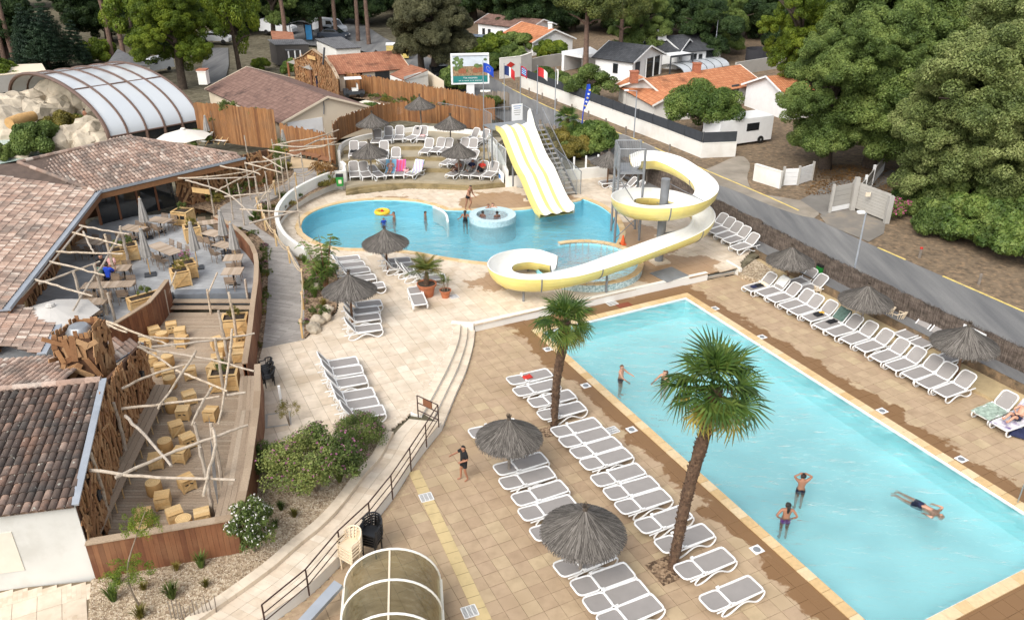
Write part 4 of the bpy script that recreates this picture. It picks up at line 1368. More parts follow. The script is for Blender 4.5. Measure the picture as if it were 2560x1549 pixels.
lounger_row('U5',[('C',1985,890)],ZU,R(107),0,lambda i:'single flat lounger in front of the big terracotta pot',None)
T0=[('E',262,985,None,R(104)),('E',420,985,None,R(108)),('E',590,985,None,R(120),3),('E',752,965,None,R(90)),('E',890,965,None,R(90)),('E',1075,965,None,R(65)),('E',1650,970,None,R(62)),('E',1848,968,None,R(66)),('E',1998,975,None,R(66)),('E',2148,985,None,R(68))]
lounger_row('T0',T0,TZ[0],R(90),2,lambda i:'grey lounger on the lowest sun terrace, %s from the left'%ORD[i],'loungers on the lowest terrace')
T1=[('E',700,815,None,R(120),1),('E',820,785,None,R(88)),('E',1560,815,None,R(66)),('E',1660,812,None,R(64)),('E',1845,800,None,R(60),1)]
lounger_row('T1',T1,TZ[1],R(90),2,lambda i:'grey lounger on the second terrace from the pool, %s from the left'%ORD[i],'loungers on the second terrace')
T2=[('E',250,690,None,R(95)),('E',362,655,None,R(95),3),('E',668,690,None,R(94)),('E',1255,650,None,R(75)),('E',1405,640,None,R(70)),('E',1520,645,None,R(70)),('E',1755,640,None,R(72)),('E',1880,650,None,R(75))]
lounger_row('T2',T2,TZ[2],R(85),2,lambda i:'grey lounger on the third terrace from the pool, %s from the left'%ORD[i],'loungers on the third terrace')
T3=[('E',560,515,None,R(90)),('E',722,480,None,R(92)),('E',878,468,None,R(90)),('E',1055,470,None,R(62)),('E',1202,470,None,R(85)),('E',1850,490,None,R(48)),('E',1985,508,None,R(48))]
lounger_row('T3',T3,TZ[3],R(85),2,lambda i:'grey lounger on the top terrace below the white wall, %s from the left'%ORD[i],'loungers on the top terrace')
# thatched parasols
def thatch_mesh(seed):
 rnd=random.Random(seed)
 vs=[]
 za,zr,rr=2.52,1.72,1.18
 def zz(r):
  t=r/rr
  return za-(za-zr)*(t**.82)
 for layer in range(7):
  r0=.02+layer*.165
  n=int(260+layer*190)
  for i in range(n):
   a=rnd.uniform(0,2*PI)
   ra=max(.01,r0+rnd.uniform(-.06,.06))
   rb=min(rr+rnd.uniform(-.05,.06),ra+rnd.uniform(.32,.48))
   if rb<ra+.05:
    rb=ra+.05
   w=rnd.uniform(.006,.013)
   da=rnd.uniform(-.05,.05)
   lift=.018+.02*(6-layer)/6*.3+rnd.uniform(0,.03)
   ca,sa=math.cos(a),math.sin(a)
   cb,sb=math.cos(a+da),math.sin(a+da)
   pa,pb=Vector((ra*ca,ra*sa,zz(ra)+lift)),Vector((rb*cb,rb*sb,zz(min(rb,rr))+lift*.9-max(0,rb-rr)*.7+rnd.uniform(-.015,.03)))
   sx=Vector((-sa,ca,0))*w
   vs.append((pa-sx,pa+sx,pb+sx*.7,pb-sx*.7))
 for i in range(520):
  a=rnd.uniform(0,2*PI)
  r=rr+rnd.uniform(-.06,.05)
  l=rnd.uniform(.05,.13)
  p=Vector((r*math.cos(a),r*math.sin(a),zr+.02))
  q=p+Vector((math.cos(a)*.03,math.sin(a)*.03,-l))
  sx=Vector((-math.sin(a),math.cos(a),0))*.009
  vs.append((p-sx,p+sx,q+sx*.5,q-sx*.5))
 return fast_mesh('thatch',np.array([[tuple(c)for c in f]for f in vs]),4,'thatch')
TM=[thatch_mesh(1),thatch_mesh(2)]
under=MB().lathe([(.03,2.52),(.30,2.27),(.62,2.04),(.92,1.86),(1.16,1.735),(1.15,1.70),(.9,1.80),(.5,2.05),(.04,2.40)],32).mesh('thatch_lining',pieces('thatch_lining',[(0,(.10,.085,.068)),(1,(.14,.12,.10))],.95),True)
knot=MB()
rk=random.Random(5)
knot.lathe([(.0,2.60),(.05,2.62),(.075,2.56),(.07,2.50),(.09,2.44)],8)
for i in range(40):
 a=rk.uniform(0,2*PI)
 q=Vector((math.cos(a)*rk.uniform(.03,.13),math.sin(a)*rk.uniform(.03,.13),2.60+rk.uniform(.02,.14)))
 knot.tube([(0,0,2.55),tuple(q)],.008,3,cap=False)
knot=knot.mesh('top_knot','thatch_knot')
ribs=MB()
for i in range(8):
 a=2*PI*i/8
 ribs.tube([(.04*math.cos(a),.04*math.sin(a),2.3),(1.1*math.cos(a),1.1*math.sin(a),1.69)],.015,4)
ribs=ribs.mesh('ribs','pole_wood')
poleA=MB().tube([(0,0,-.02),(0,0,2.45)],.055,8).mesh('pole','pole_wood',True)
poleB=MB().tube([(0,0,-.02),(0,0,2.45)],.055,8).mesh('pole','pole_grey',True)
UMB=[(('22',485,1188),0,1.02,'large grey thatched parasol nearest the bottom of the picture',1),(('21',1815,470),0,.95,'thatched parasol beside the standing boy',1),(('A',765,545),0,.98,'thatched parasol beside the green bin at the brush fence',0),(('A',1890,1190),0,.98,'thatched parasol at the brush fence beside the tall lamp post',1),(('B',1058,822),0,1.06,'thatched parasol in front of the white notice on the brush fence',0),(('C',1190,1250),ZU,1.02,'thatched parasol beside the bed with boulders',0),(('C',1625,610),ZU,1.0,'thatched parasol at the near edge of the upper pool',0),(('S1',1478,1037),ZU,1.0,'thatched parasol between the straight slide and the spiral slide',0),(('E',1197,350),TZ[3],1.0,'thatched parasol at the very top of the sun terraces',1),(('E',538,610),TZ[2],1.0,'left thatched parasol on the upper sun terraces',1),(('E',1605,640),TZ[2],.98,'right thatched parasol on the upper sun terraces',1),(('E',510,1045),TZ[0],1.0,'left thatched parasol on the lowest sun terrace',1),(('E',1720,1040),TZ[0],.98,'right thatched parasol on the lowest sun terrace',1),(('S2',560,520),ZU,.9,'grey parasol half hidden behind the slide tower',1)]
for i,(q,z,s,lab,pw)in enumerate(UMB):
 p=W(*q,z)
 make([('pole',poleB if pw else poleA),('canopy',TM[i%2],(0,0,0),(0,0,i*1.3),(1,1,1),[('lining',under),('rib_ring',ribs)]),('top_knot',knot)],'thatched_parasol',lab,'parasol',p,i*.7,'thatched parasols around the pools',s,rot=(random.uniform(-.03,.03),random.uniform(-.03,.03),i*.7))
# fan palms
def fan_leaf(seed,mat,nl=24,rad=.74,pet=.66,spread=R(250),droop=.35):
 """leaf along +X: petiole then a fan of pleated blades"""
 rnd=random.Random(seed)
 q=[]
 c=Vector((pet,0,.06))
 q.append(((0,-.014,0),(0,.014,0),(pet,.010,.06),(pet,-.010,.06)))
 for i in range(nl):
  a=-spread/2+spread*(i+.5)/nl
  L=rad*(.72+.28*math.cos(a*.6))*rnd.uniform(.9,1.05)
  w=L*.040
  d=Vector((math.cos(a),math.sin(a),0))
  s=Vector((-d.y,d.x,0))
  up=.10*math.sin(abs(a))
  p1=c+d*L*.55+Vector((0,0,up*.5+.02))
  p2=c+d*L+Vector((0,0,-droop*L*rnd.uniform(.3,1.0)))
  fold=Vector((0,0,.012*(1 if i%2 else-1)))
  q.append((c-s*.006,c+s*.006,p1+s*w+fold,p1-s*w-fold))
  q.append((p1-s*w-fold,p1+s*w+fold,p2+s*.003,p2-s*.003))
 return fast_mesh('frond',np.array([[tuple(v)for v in f]for f in q]),4,mat)
FANS=[fan_leaf(i,'lf_palm',droop=.15+.12*i)for i in range(4)]
FAN_OLD=[fan_leaf(10+i,'lf_palm_old',droop=.5,nl=22)for i in range(2)]
FAN_DEAD=[fan_leaf(20,'lf_palm_dead',droop=1.0,nl=18,rad=.6)]
def palm(name,label,base,top,n,s,seed,r0=.13,r1=.10,trunkmat='trunk_palm',dead=5,old=8):
 rnd=random.Random(seed)
 t=thing(name,label,'palm tree',base)
 tp=Vector(top)-Vector(base)
 mid=tp*.5+Vector((-.08,0,0))
 path=smooth_path([Vector((0,0,-.05)),tp*.25+Vector((-.06,0,0)),mid,tp*.78,tp],7)
 rs=[(r0+(r1-r0)*i/(len(path)-1))*(1.0+.06*math.sin(i*2.1))for i in range(len(path))]
 m=MB().tube(path,rs,14)
 for i in range(int(380*tp.length/6)):
  f=rnd.random()
  p=path[min(len(path)-1,int(f*(len(path)-1)))].lerp(path[min(len(path)-1,int(f*(len(path)-1))+1)],rnd.random())
  a=rnd.uniform(0,2*PI)
  rr=r0+(r1-r0)*f
  d=Vector((math.cos(a),math.sin(a),0))
  m.tube([p+d*rr*.8,p+d*(rr+.035)+Vector((0,0,.06+.04*rnd.random()))],[.03,.010],4)
 m.build('trunk',trunkmat,t,True)
 for i in range(n+old+dead):
  if i<n:
   el=R(85)-R(115)*(i/n)**.9+rnd.uniform(-.2,.2)
   me=FANS[min(3,int(4*i/n))]
   sc=s*rnd.uniform(.9,1.1)*(.8 if i<4 else 1)
  elif i<n+old:
   el=R(-30)+rnd.uniform(-.35,.2)
   me=FAN_OLD[i%2]
   sc=s*rnd.uniform(.8,.95)
  else:
   el=R(-65)+rnd.uniform(-.2,.2)
   me=FAN_DEAD[0]
   sc=s*rnd.uniform(.7,.9)
  az=i*2.39996+rnd.uniform(-.25,.25)
  rot=(Matrix.Rotation(az,3,'Z')@Matrix.Rotation(-el,3,'Y')@Matrix.Rotation(rnd.uniform(-.5,.5),3,'X')).to_euler()
  put('frond',me,t,tp+Vector((0,0,-.15*(i/(n+old+dead)))),rot,sc)
 return t
MT['trunk_palm']=plain('palm_fibre',(.085,.048,.028),.95,.45,14,dirt=(.19,.12,.07),dirtamt=.7,dscale=6,bmp=.8,bscale=22)
palm('fan_palm','tall leaning fan palm in a gravel square beside the pool',W('22',1150,1118,0),W('22',1150,1118,0)+Vector((.75,.55,6.0)),27,1.22,3,.145,.20)
palm('fan_palm','shorter fan palm between the poolside loungers near the far corner',W('Q',880,1312,0),W('Q',880,1312,0)+Vector((.28,.1,4.45)),25,.92,4,.12,.19)
palm('fan_palm','small fan palm in the planting behind the straight slide',W('S1',960,600,.5),W('S1',960,600,.5)+Vector((.1,.2,2.6)),24,.8,8,.16,.14,dead=4,old=6)
for k,x,y,lab in(('22',1115,1130,'square of wood chips around the tall palm'),('Q',860,1345,'square of wood chips around the shorter palm')):
 p=W(k,x,y,0)
 o=MB().box((0,0,.004),(1.0 if k=='22' else .8,.95 if k=='22' else .6,.016)).build('chip_bed','mulch',None,False,(p.x,p.y,.006),RZ)
 tag(o,lab,'planting bed')
potm=MB().lathe([(.0,0),(.30,0),(.42,.55),(.48,.56),(.50,.68),(.45,.68),(.43,.60),(0,.60)],28).mesh('pot','terracotta',True)
soilm=MB().lathe([(0,.62),(.43,.62)],20).mesh('soil','soil')
def feather(seed,L=1.0,mat='lf_gold',n=26):
 rnd=random.Random(seed)
 q=[]
 path=[Vector((L*t,0,L*(.55*t-.75*t*t)))for t in[i/10 for i in range(11)]]
 for i in range(10):
  q.append((path[i]+Vector((0,-.008,0)),path[i]+Vector((0,.008,0)),path[i+1]+Vector((0,.006,0)),path[i+1]+Vector((0,-.006,0))))
 for i in range(n):
  t=.22+.76*i/n
  p=path[int(t*10)].lerp(path[min(10,int(t*10)+1)],t*10%1)
  l=L*.33*math.sin(PI*min(1,t*.9+.1))+.04
  for sy in(-1,1):
   e=p+Vector((l*.55,sy*l*.8,-l*rnd.uniform(.05,.4)))
   w=Vector((.010,0,.004))
   q.append((p-w,p+w,e+w*.3,e-w*.3))
 return fast_mesh('frond',np.array([[tuple(v)for v in f]for f in q]),4,mat)
FE=[feather(i,1.0,'lf_shrub' if i else 'lf_gold')for i in range(3)]
p=W('C',2110,880,ZU)
t=thing('potted_palm','feathery palm in the big terracotta pot on the upper deck','potted plant',p)
put('pot',potm,t)
put('soil',soilm,t)
m=MB().tube([(0,0,.55),(.0,0,.95),(.03,0,1.25)],[.16,.13,.09],9)
m.build('trunk','trunk_palm',t,True)
rnd=random.Random(2)
for i in range(30):
 el=R(70)-R(70)*i/30
 put('frond',FE[i%3],t,(0,0,1.2),(Matrix.Rotation(i*2.4,3,'Z')@Matrix.Rotation(-el,3,'Y')).to_euler(),rnd.uniform(.85,1.15))
p=W('C',2335,900,ZU)
t=thing('potted_plant','spiky plant in the small terracotta pot beside the potted palm','potted plant',p,scale=.6)
put('pot',potm,t)
put('soil',soilm,t)
for j in range(5):
 x,y=rnd.uniform(-.2,.2),rnd.uniform(-.2,.2)
 h=rnd.uniform(1.2,2.0)
 MB().tube([(x,y,.6),(x*1.5,y*1.5,h)],.03,5).build('stem','twig',t)
 q=[]
 for i in range(34):
  a,el=rnd.uniform(0,2*PI),rnd.uniform(-.1,1.3)
  d=Vector((math.cos(a)*math.cos(el),math.sin(a)*math.cos(el),math.sin(el)))*rnd.uniform(.35,.6)
  s=Vector((-math.sin(a),math.cos(a),0))*.016
  c=Vector((x*1.5,y*1.5,h))
  q.append((c-s,c+s,c+d+s*.2-Vector((0,0,.08)),c+d-s*.2-Vector((0,0,.08))))
 put('leaf_tuft',fast_mesh('leaf_tuft',np.array([[tuple(v)for v in f]for f in q]),4,'lf_shrub'),t)
# straight three-lane slide
SL=thing('lane_slide','straight white and yellow three lane water slide','water slide')
b0=W('p',1387,528,.42)
t0=W('S1',318,285,4.15)
ax=Vector((b0.x-t0.x,b0.y-t0.y,0))
LEN=ax.length
ax/=LEN
sx=Vector((-ax.y,ax.x,0))
if sx.x<0:
 sx=-sx
prof=[(-.06,4.15),(0,4.15),(.07,4.08),(.16,3.72),(.30,3.0),(.42,2.45),(.52,2.15),(.60,1.92),(.72,1.35),(.84,.82),(.93,.52),(1.0,.40),(1.05,.36)]
pc=smooth_path([(a,0,b)for a,b in prof],4)
WID=2.3
cells=[]
for lane in range(3):
 cells+=[((lane+0.0)/3,(lane+.40)/3,'slide_yellow','stripe'),((lane+.40)/3,(lane+1.0)/3,'slide_white','lane')]
def sl_pt(q,s,dz=0.0):
 h=.10*(math.cos(2*PI*3*s)*.5+.5)
 base=t0+ax*LEN*q.x
 return Vector((base.x,base.y,q.z))+sx*(s-.5)*WID+Vector((0,0,h+dz))
for s0,s1,mt,nm in cells:
 m=MB()
 for i in range(5):
  a,b=s0+(s1-s0)*i/5,s0+(s1-s0)*(i+1)/5
  m.strip([sl_pt(q,a)for q in pc],[sl_pt(q,b)for q in pc])
 m.build(nm,mt,SL,'all')
m=MB()
m.strip([sl_pt(q,0,-.22)for q in pc],[sl_pt(q,1,-.22)for q in pc])
m.build('underside','slide_yellow',SL,'all')
m=MB().strip([sl_pt(q,0,.02)for q in pc],[sl_pt(q,0,-.3)+sx*-.03 for q in pc])
m.build('side_panel','slide_yellow',SL,'all')
hi=lambda q:.34+(.75*max(0,1-abs(q.x+.0)/.13)if q.x<.2 else 0)
m=MB().strip([sl_pt(q,1,-.25)for q in pc],[sl_pt(q,1,hi(q))+sx*.05 for q in pc])
m.strip([sl_pt(q,1,hi(q))+sx*.05 for q in pc],[sl_pt(q,1,-.25)+sx*.10 for q in pc])
m.build('side_panel','slide_white',SL,'all')
for x,y,z1 in((310,1030,1.9),(487,1195,.95)):
 p=W('S1',x,y,ZU)
 MB().tube([(p.x,p.y,ZU),(p.x,p.y,z1)],.07,8).build('support','pillar',SL)
 MB().box((p.x,p.y,ZU+.02),(.5,.5,.05)).build('footing','tile_step',SL)
pt=Vector((t0.x,t0.y,0))-ax*.2
PF=thing('slide_platform','railed steel platform at the head of the straight slide','platform')
pl=[pt+sx*-1.5,pt+sx*1.5,pt+sx*1.5-ax*1.6,pt+sx*-1.5-ax*1.6]
MB().prism([V2(p)for p in pl],3.98,4.06).build('floor','steel',PF)
for p in pl:
 MB().tube([(p.x,p.y,.35),(p.x,p.y,4.0)],.06,8).build('leg','pillar',PF)
for a,b in((0,3),(3,2),(2,1)):
 A,B=pl[a],pl[b]
 m=MB()
 m.tube([(A.x,A.y,4.0),(A.x,A.y,5.1),(B.x,B.y,5.1),(B.x,B.y,4.0)],.028,6)
 n=int((A-B).length/.12)
 for i in range(1,n):
  p=A.lerp(B,i/n)
  m.tube([(p.x,p.y,4.1),(p.x,p.y,5.1)],.009,4,cap=False)
 m.build('railing','steel',PF)
for a,b in((0,3),(1,2)):
 A,B=pl[a],pl[b]
 MB().tube([(A.x,A.y,.6),(B.x,B.y,3.9)],.03,5).build('brace','pillar',PF)
p=pl[3].lerp(pl[2],.83)
NB=thing('safety_notice','pale blue rules notice standing above the straight slide','sign',(p.x,p.y,4.05),math.atan2(sx.y,sx.x))
MB().box((0,-.04,.62),(.82,.03,1.15)).build('board','bright',NB)
for i,(y,w,c)in enumerate(((1.05,.6,'banner_blue'),(.9,.45,'banner_blue'),(.75,.5,'grey_cloth'),(.6,.5,'grey_cloth'),(.45,.4,'grey_cloth'))):
 MB().box((0,-.06,y),(w,.006,.04)).build('text_line',bpy.data.materials[c]if c=='banner_blue' else c,NB)
s_b,s_t=W('S1',800,830,ZU),pl[1]-ax*.6+sx*.5
s_b=Vector((s_t.x,s_t.y,0))+ax*5.2+sx*.25
SR=thing('slide_stair','steep steel stair with railings beside the straight slide','stair')
NT=15
for i in range(NT):
 f=(i+.5)/NT
 p=Vector((s_b.x,s_b.y,ZU)).lerp(Vector((s_t.x,s_t.y,4.02)),f)
 MB().box((0,0,0),(.85,.26,.05)).build('tread','grey_wall',SR,False,p,math.atan2(sx.y,sx.x))
for sd_ in(-.46,.46):
 A,B=Vector((s_b.x,s_b.y,ZU))+sx*sd_,Vector((s_t.x,s_t.y,4.02))+sx*sd_
 MB().beam(A,B,.05,.22).build('stringer','pillar',SR)
 m=MB()
 m.tube([A,A+Vector((0,0,1.05)),B+Vector((0,0,1.05)),B],.028,6)
 for i in range(1,30):
  q=A.lerp(B,i/30)
  m.tube([q,q+Vector((0,0,1.05))],.009,4,cap=False)
 m.build('railing','steel',SR)
A,B=W('S1',832,800,ZU+.3),W('S1',700,410,2.6)
A,B=Vector((s_b.x,s_b.y,ZU))+sx*.75,Vector((s_t.x,s_t.y,ZU))+sx*.75+ax*1.2
m=MB().add([(A.x,A.y,.4),(B.x,B.y,.4),(B.x,B.y,2.6),(A.x,A.y,1.9)],[(0,1,2,3)])
t=thing('wire_screen','wire mesh screen along the slide stair','screen')
m.build('sheet','clear',t)
MB().tube([(A.x,A.y,.4),(A.x,A.y,1.95),(B.x,B.y,2.65),(B.x,B.y,.4)],.035,6).build('frame','steel',t)
# spiral slide
SP=thing('spiral_slide','white and yellow spiral water slide wound round a grey column','water slide')
RC=Vector((8.14,41.8,0))
path=[Vector(p)for p in((6.9,44.5,5.0),(8.0,45.0,4.92),(9.0,44.65,4.75),(9.75,43.75,4.55),(10.2,42.75,4.38))]
for i in range(0,19):
 a=-i*R(23.1)
 path.append(Vector((RC.x+2.2*math.cos(a),RC.y+2.2*math.sin(a),4.25-1.6*i*23.1/360)))
path+=[Vector(p)for p in((7.6,38.75,2.28),(5.6,37.4,2.12),(3.8,36.25,1.96),(2.6,35.72,1.86),(1.4,35.45,1.78),(.3,35.7,1.7),(-.45,36.5,1.6),(-.6,37.6,1.5),(-.2,38.6,1.38),(.7,39.3,1.25),(1.6,39.35,1.14),(2.2,39.15,1.08))]
pth=smooth_path(path,6)
N=len(pth)
NP=13
def ring_section(r,depth,k,extra):
 """cross-sections of the trough; k=0 inner face, 1 outer face; the outer side of a bend is higher"""
 rows=[]
 for i,p in enumerate(pth):
  t=(pth[min(N-1,i+1)]-pth[max(0,i-1)])
  t.z=0
  t.normalize()
  s=Vector((t.y,-t.x,0))
  t2=(pth[min(N-1,i+6)]-pth[min(N-2,i+3)])
  t1=(pth[max(1,i-3)]-pth[max(0,i-6)])
  turn=abs(t1.x*t2.y-t1.y*t2.x)/max(1e-6,math.hypot(t1.x,t1.y)*math.hypot(t2.x,t2.y))
  bank=min(1,turn*1.6)
  row=[]
  for j in range(NP):
   a=PI+PI*j/(NP-1)
   x=math.cos(a)*r
   z=math.sin(a)*depth
   f=(j/(NP-1))
   hout=.26*bank*max(0,1-f*2.2)
   row.append(p+s*x+Vector((0,0,z+hout-.04*bank)))
  rows.append(row)
 return rows
inn,out=ring_section(.56,.56,0,0),ring_section(.615,.63,1,0)
breaks=[0,24,54,84,114,137,155,168,186,N-1]
for a,b in zip(breaks,breaks[1:]):
 m,m2=MB(),MB()
 for j in range(NP-1):
  m.strip([inn[i][j]for i in range(a,b+1)],[inn[i][j+1]for i in range(a,b+1)])
  m2.strip([out[i][j]for i in range(a,b+1)],[out[i][j+1]for i in range(a,b+1)])
 for j in(0,NP-1):
  m.strip([inn[i][j]for i in range(a,b+1)],[out[i][j]for i in range(a,b+1)])
 m.build('trough','slide_white',SP,'all')
 m2.build('shell','slide_yellow',SP,'all')
 fl=MB()
 fl.tube([out[b][j]for j in range(NP)],.035,6)
 fl.build('flange','pillar',SP)
for i in(36,66,96,126,148,177):
 MB().tube([out[i][j]+Vector((0,0,-.01))for j in range(2,NP)],.022,5).build('seam','slide_yellow',SP)
cc=Vector((7.87,40.6,0))
cc=W('S2',690,1300,ZU)
MB().tube([(cc.x,cc.y,ZU),(cc.x,cc.y,5.05)],.23,20).build('column','pillar',SP,True)
MB().box((cc.x,cc.y,ZU+.03),(.95,.95,.10),.4).build('footing','tile_step',SP)
for i,(z,z2)in zip((36,58,84,100,124),((3.7,4.9),(3.3,0),(2.9,0),(2.6,3.6),(2.0,0))):
 p=pth[i]
 MB().tube([(cc.x,cc.y,z),(p.x,p.y,p.z-.66)],.05,6).build('arm','pillar',SP)
 if z2:
  MB().tube([(cc.x,cc.y,z2),(p.x,p.y,p.z-.45)],.02,5).build('stay','pillar',SP)
for k,x,y,i in(('S6',695,712,172),('S6',507,538,185),('Q',1279,280,149)):
 p=W(k,x,y,ZU)
 MB().tube([(p.x,p.y,ZU),(p.x,p.y,pth[i].z-.6)],.06,8).build('leg','pillar',SP)
p=pth[N-12]
MB().tube([(p.x,p.y,.3),(p.x,p.y,p.z-.5)],.07,6).build('leg','pillar',SP)
TW=thing('slide_tower','grey steel tower with railed landing feeding the spiral slide','tower')
q=[Vector((5.9,43.7,0)),Vector((7.3,43.7,0)),Vector((7.3,45.5,0)),Vector((5.9,45.5,0))]
MB().prism([V2(p)for p in q],4.33,4.45).build('floor','pillar',TW)
for p in q:
 MB().tube([(p.x,p.y,ZU-.1),(p.x,p.y,5.75)],.07,8).build('post','pillar',TW)
for a,b in((0,1),(1,2),(2,3),(3,0)):
 A,B=q[a],q[b]
 MB().tube([(A.x,A.y,.5),(B.x,B.y,2.0)],.028,5).build('brace','pillar',TW)
 MB().tube([(A.x,A.y,4.2),(B.x,B.y,2.1)],.028,5).build('brace','pillar',TW)
 MB().tube([(A.x,A.y,2.05),(B.x,B.y,2.05)],.03,5).build('rail','pillar',TW)
 m=MB()
 top=5.75 if a!=1 else 4.6
 m.tube([(A.x,A.y,top),(B.x,B.y,top)],.028,6)
 if a!=1:
  for i in range(1,14):
   p=A.lerp(B,i/14)
   m.tube([(p.x,p.y,4.45),(p.x,p.y,top)],.010,4,cap=False)
  m.build('railing','steel',TW)
p=q[0].lerp(q[1],.85)
MB().box((0,-.06,0),(.24,.02,.36)).build('sign','bright',TW,False,(p.x,p.y,5.3))
cone=MB().lathe([(0,.55),(.035,.55),(.15,.05),(.15,.03)],16)
cone.box((0,0,.015),(.38,.38,.03))
p=W('S2',318,1120,ZU)
t=thing('traffic_cone','orange traffic cone at the edge of the slide pool','cone',(p.x,p.y,ZU+.005))
cone.build('cone',plain('orange_cone',(.72,.12,.03),.5),t)
p=W('p',1805,560,ZU)
# walkway with railing, gravel bed
def at(z,pts):
 return[Vector((p[0],p[1],z))for p in pts]
walk_in=smooth_path(Ws('p',[(1022,1046),(985,1085),(953,1147),(913,1191),(858,1265),(806,1320),(747,1368),(685,1423),(600,1486),(480,1570)],.42),3)
wo=resample(ramp_foot,(sum((b-a).length for a,b in zip(ramp_foot,ramp_foot[1:]))-.01)/40)
wi=resample(walk_in,(sum((b-a).length for a,b in zip(walk_in,walk_in[1:]))-.01)/40)
nw=min(len(wo),len(wi))
wo,wi=wo[:nw],wi[:nw]
WK=struct('walkway',MB().prism([V2(p)for p in wo]+[V2(p)for p in wi[::-1]],-.05,.385),'white')
for i in range(nw-1):
 for j in range(3):
  a=wo[i].lerp(wi[i],j/3+.004)
  b=wo[i+1].lerp(wi[i+1],j/3+.004)
  c=wo[i+1].lerp(wi[i+1],(j+1)/3-.004)
  d=wo[i].lerp(wi[i],(j+1)/3-.004)
  z=.415+random.uniform(-.003,.003)
  MB().prism([V2(a.lerp(b,.008)),V2(b.lerp(a,.008)),V2(c.lerp(d,.008)),V2(d.lerp(c,.008))],.37,z).build('paving_tile','tile_up',WK)
CB=thing('bed_kerb','pale stone kerb between the walkway and the gravel bed','kerb')
ko=offset(wi,-.34)
for i in range(4,nw-1):
 MB().prism([V2(wi[i].lerp(wi[i+1],.01)),V2(wi[i+1].lerp(wi[i],.01)),V2(ko[i+1].lerp(ko[i],.01)),V2(ko[i].lerp(ko[i+1],.01))],.3,.56).build('kerb_stone','tile_step',CB)
bed=[V2(p)for p in ko[4:]]+[V2(W('p',x,y,.42))for x,y in((215,1620),(228,1450))]+[(-12.05,17.6),(-8.1,18.7),(-8.4,20.7),(-9.2,24.0)]+[V2(W('p',x,y,.42))for x,y in((700,1150),(930,1066),(965,1080))]
struct('gravel_bed',MB().prism(bed,.2,.44),'gravel')
struct('forecourt',MB().prism([V2(W('p',x,y,.4))for x,y in((-60,1480),(228,1452),(215,1620),(-60,1700))],.2,.41),'joint')
FC=bpy.data.objects['forecourt']
tile_field(FC,[V2(W('p',x,y,.42))for x,y in((-60,1485),(226,1456),(212,1620),(-60,1700))],[],.43,'tile_up',W('p',215,1455,.4),.62)
rg=random.Random(11)
bx0,bx1=min(p[0]for p in bed),max(p[0]for p in bed)
by0,by1=min(p[1]for p in bed),max(p[1]for p in bed)
MT['pebble']=pieces('pebbles',[(0,(.22,.155,.10)),(.4,(.40,.30,.20)),(.75,(.55,.45,.33)),(1,(.68,.60,.48))],.9,None,.25,.1)
q=[]
oct_=[((1,0,0),(0,1,0),(0,0,1)),((0,1,0),(-1,0,0),(0,0,1)),((-1,0,0),(0,-1,0),(0,0,1)),((0,-1,0),(1,0,0),(0,0,1))]
pv,pf=[],[]
n=0
while n<15000:
 x,y=rg.uniform(bx0,bx1),rg.uniform(by0,by1)
 if not in_poly(x,y,bed):
  continue
 n+=1
 s=rg.uniform(.012,.034)
 a=rg.uniform(0,PI)
 ca,sa=math.cos(a)*s,math.sin(a)*s
 k=len(pv)
 e=rg.uniform(.5,.9)
 pv+=[(x+ca,y+sa,.44),(x-sa*e,y+ca*e,.44),(x-ca,y-sa,.44),(x+sa*e,y-ca*e,.44),(x,y,.44+s*.8)]
 pf+=[(k,k+1,k+4),(k+1,k+2,k+4),(k+2,k+3,k+4),(k+3,k,k+4)]
me=bpy.data.meshes.new('pebbles')
me.from_pydata(pv,[],pf)
me.materials.append(MT['pebble'])
tag(put('pebbles',me),'loose pale pebbles strewn over the gravel bed','pebbles',kind='stuff')
RL=thing('walkway_railing','brown steel railing along the edge of the walkway','railing')
rp=Ws('Z',[(1350,175),(1267,310),(1162,475),(1037,665),(888,855),(685,1050),(470,1315),(180,1560)],.42)
rp=[Vector((p.x,p.y,.42))for p in rp]
for p in rp:
 MB().tube([(p.x,p.y,.38),(p.x,p.y,1.36)],.025,6).build('post','rust',RL)
for h in(1.36,1.04,.76):
 MB().tube([(p.x,p.y,h)for p in rp],.024 if h>1.3 else .018,6).build('rail','rust',RL)
g0,g1=Ws('D',[(1800,1220),(2160,1390)],.42)
m=MB()
for h in(1.36,1.04,.70):
 m=MB().tube([(g0.x,g0.y,h),(rp[0].x,rp[0].y,h)],.022,6)
 m.build('rail','rust',RL)
MB().tube([(g0.x,g0.y,.38),(g0.x,g0.y,1.36)],.025,6).build('post','rust',RL)
gm=(g0.lerp(rp[0],.5))
MB().box((gm.x,gm.y,1.2),((g0-rp[0]).length*.42,.03,.3),math.atan2((rp[0]-g0).y,(rp[0]-g0).x)).build('panel','redwood',RL)
PF2=thing('paling_fence','short grey chestnut paling standing in the gravel','fence')
pa=smooth_path(Ws('20',[(1230,1480),(1330,1490),(1430,1470),(1560,1430)],.42),5)
for p in resample(pa,.11):
 h=random.uniform(.5,.75)
 MB().tube([(p.x,p.y,.4),(p.x+random.uniform(-.04,.04),p.y,.42+h)],[.018,.012],5).build('pale','grey_fence',PF2)
p=W('11',185,1480,ZU)
tag(MB().tube([(0,0,0),(0,0,.95)],.055,8).build('bollard','bright',None,True,(p.x,p.y,ZU)),'slim white post in front of the plank wall','post')
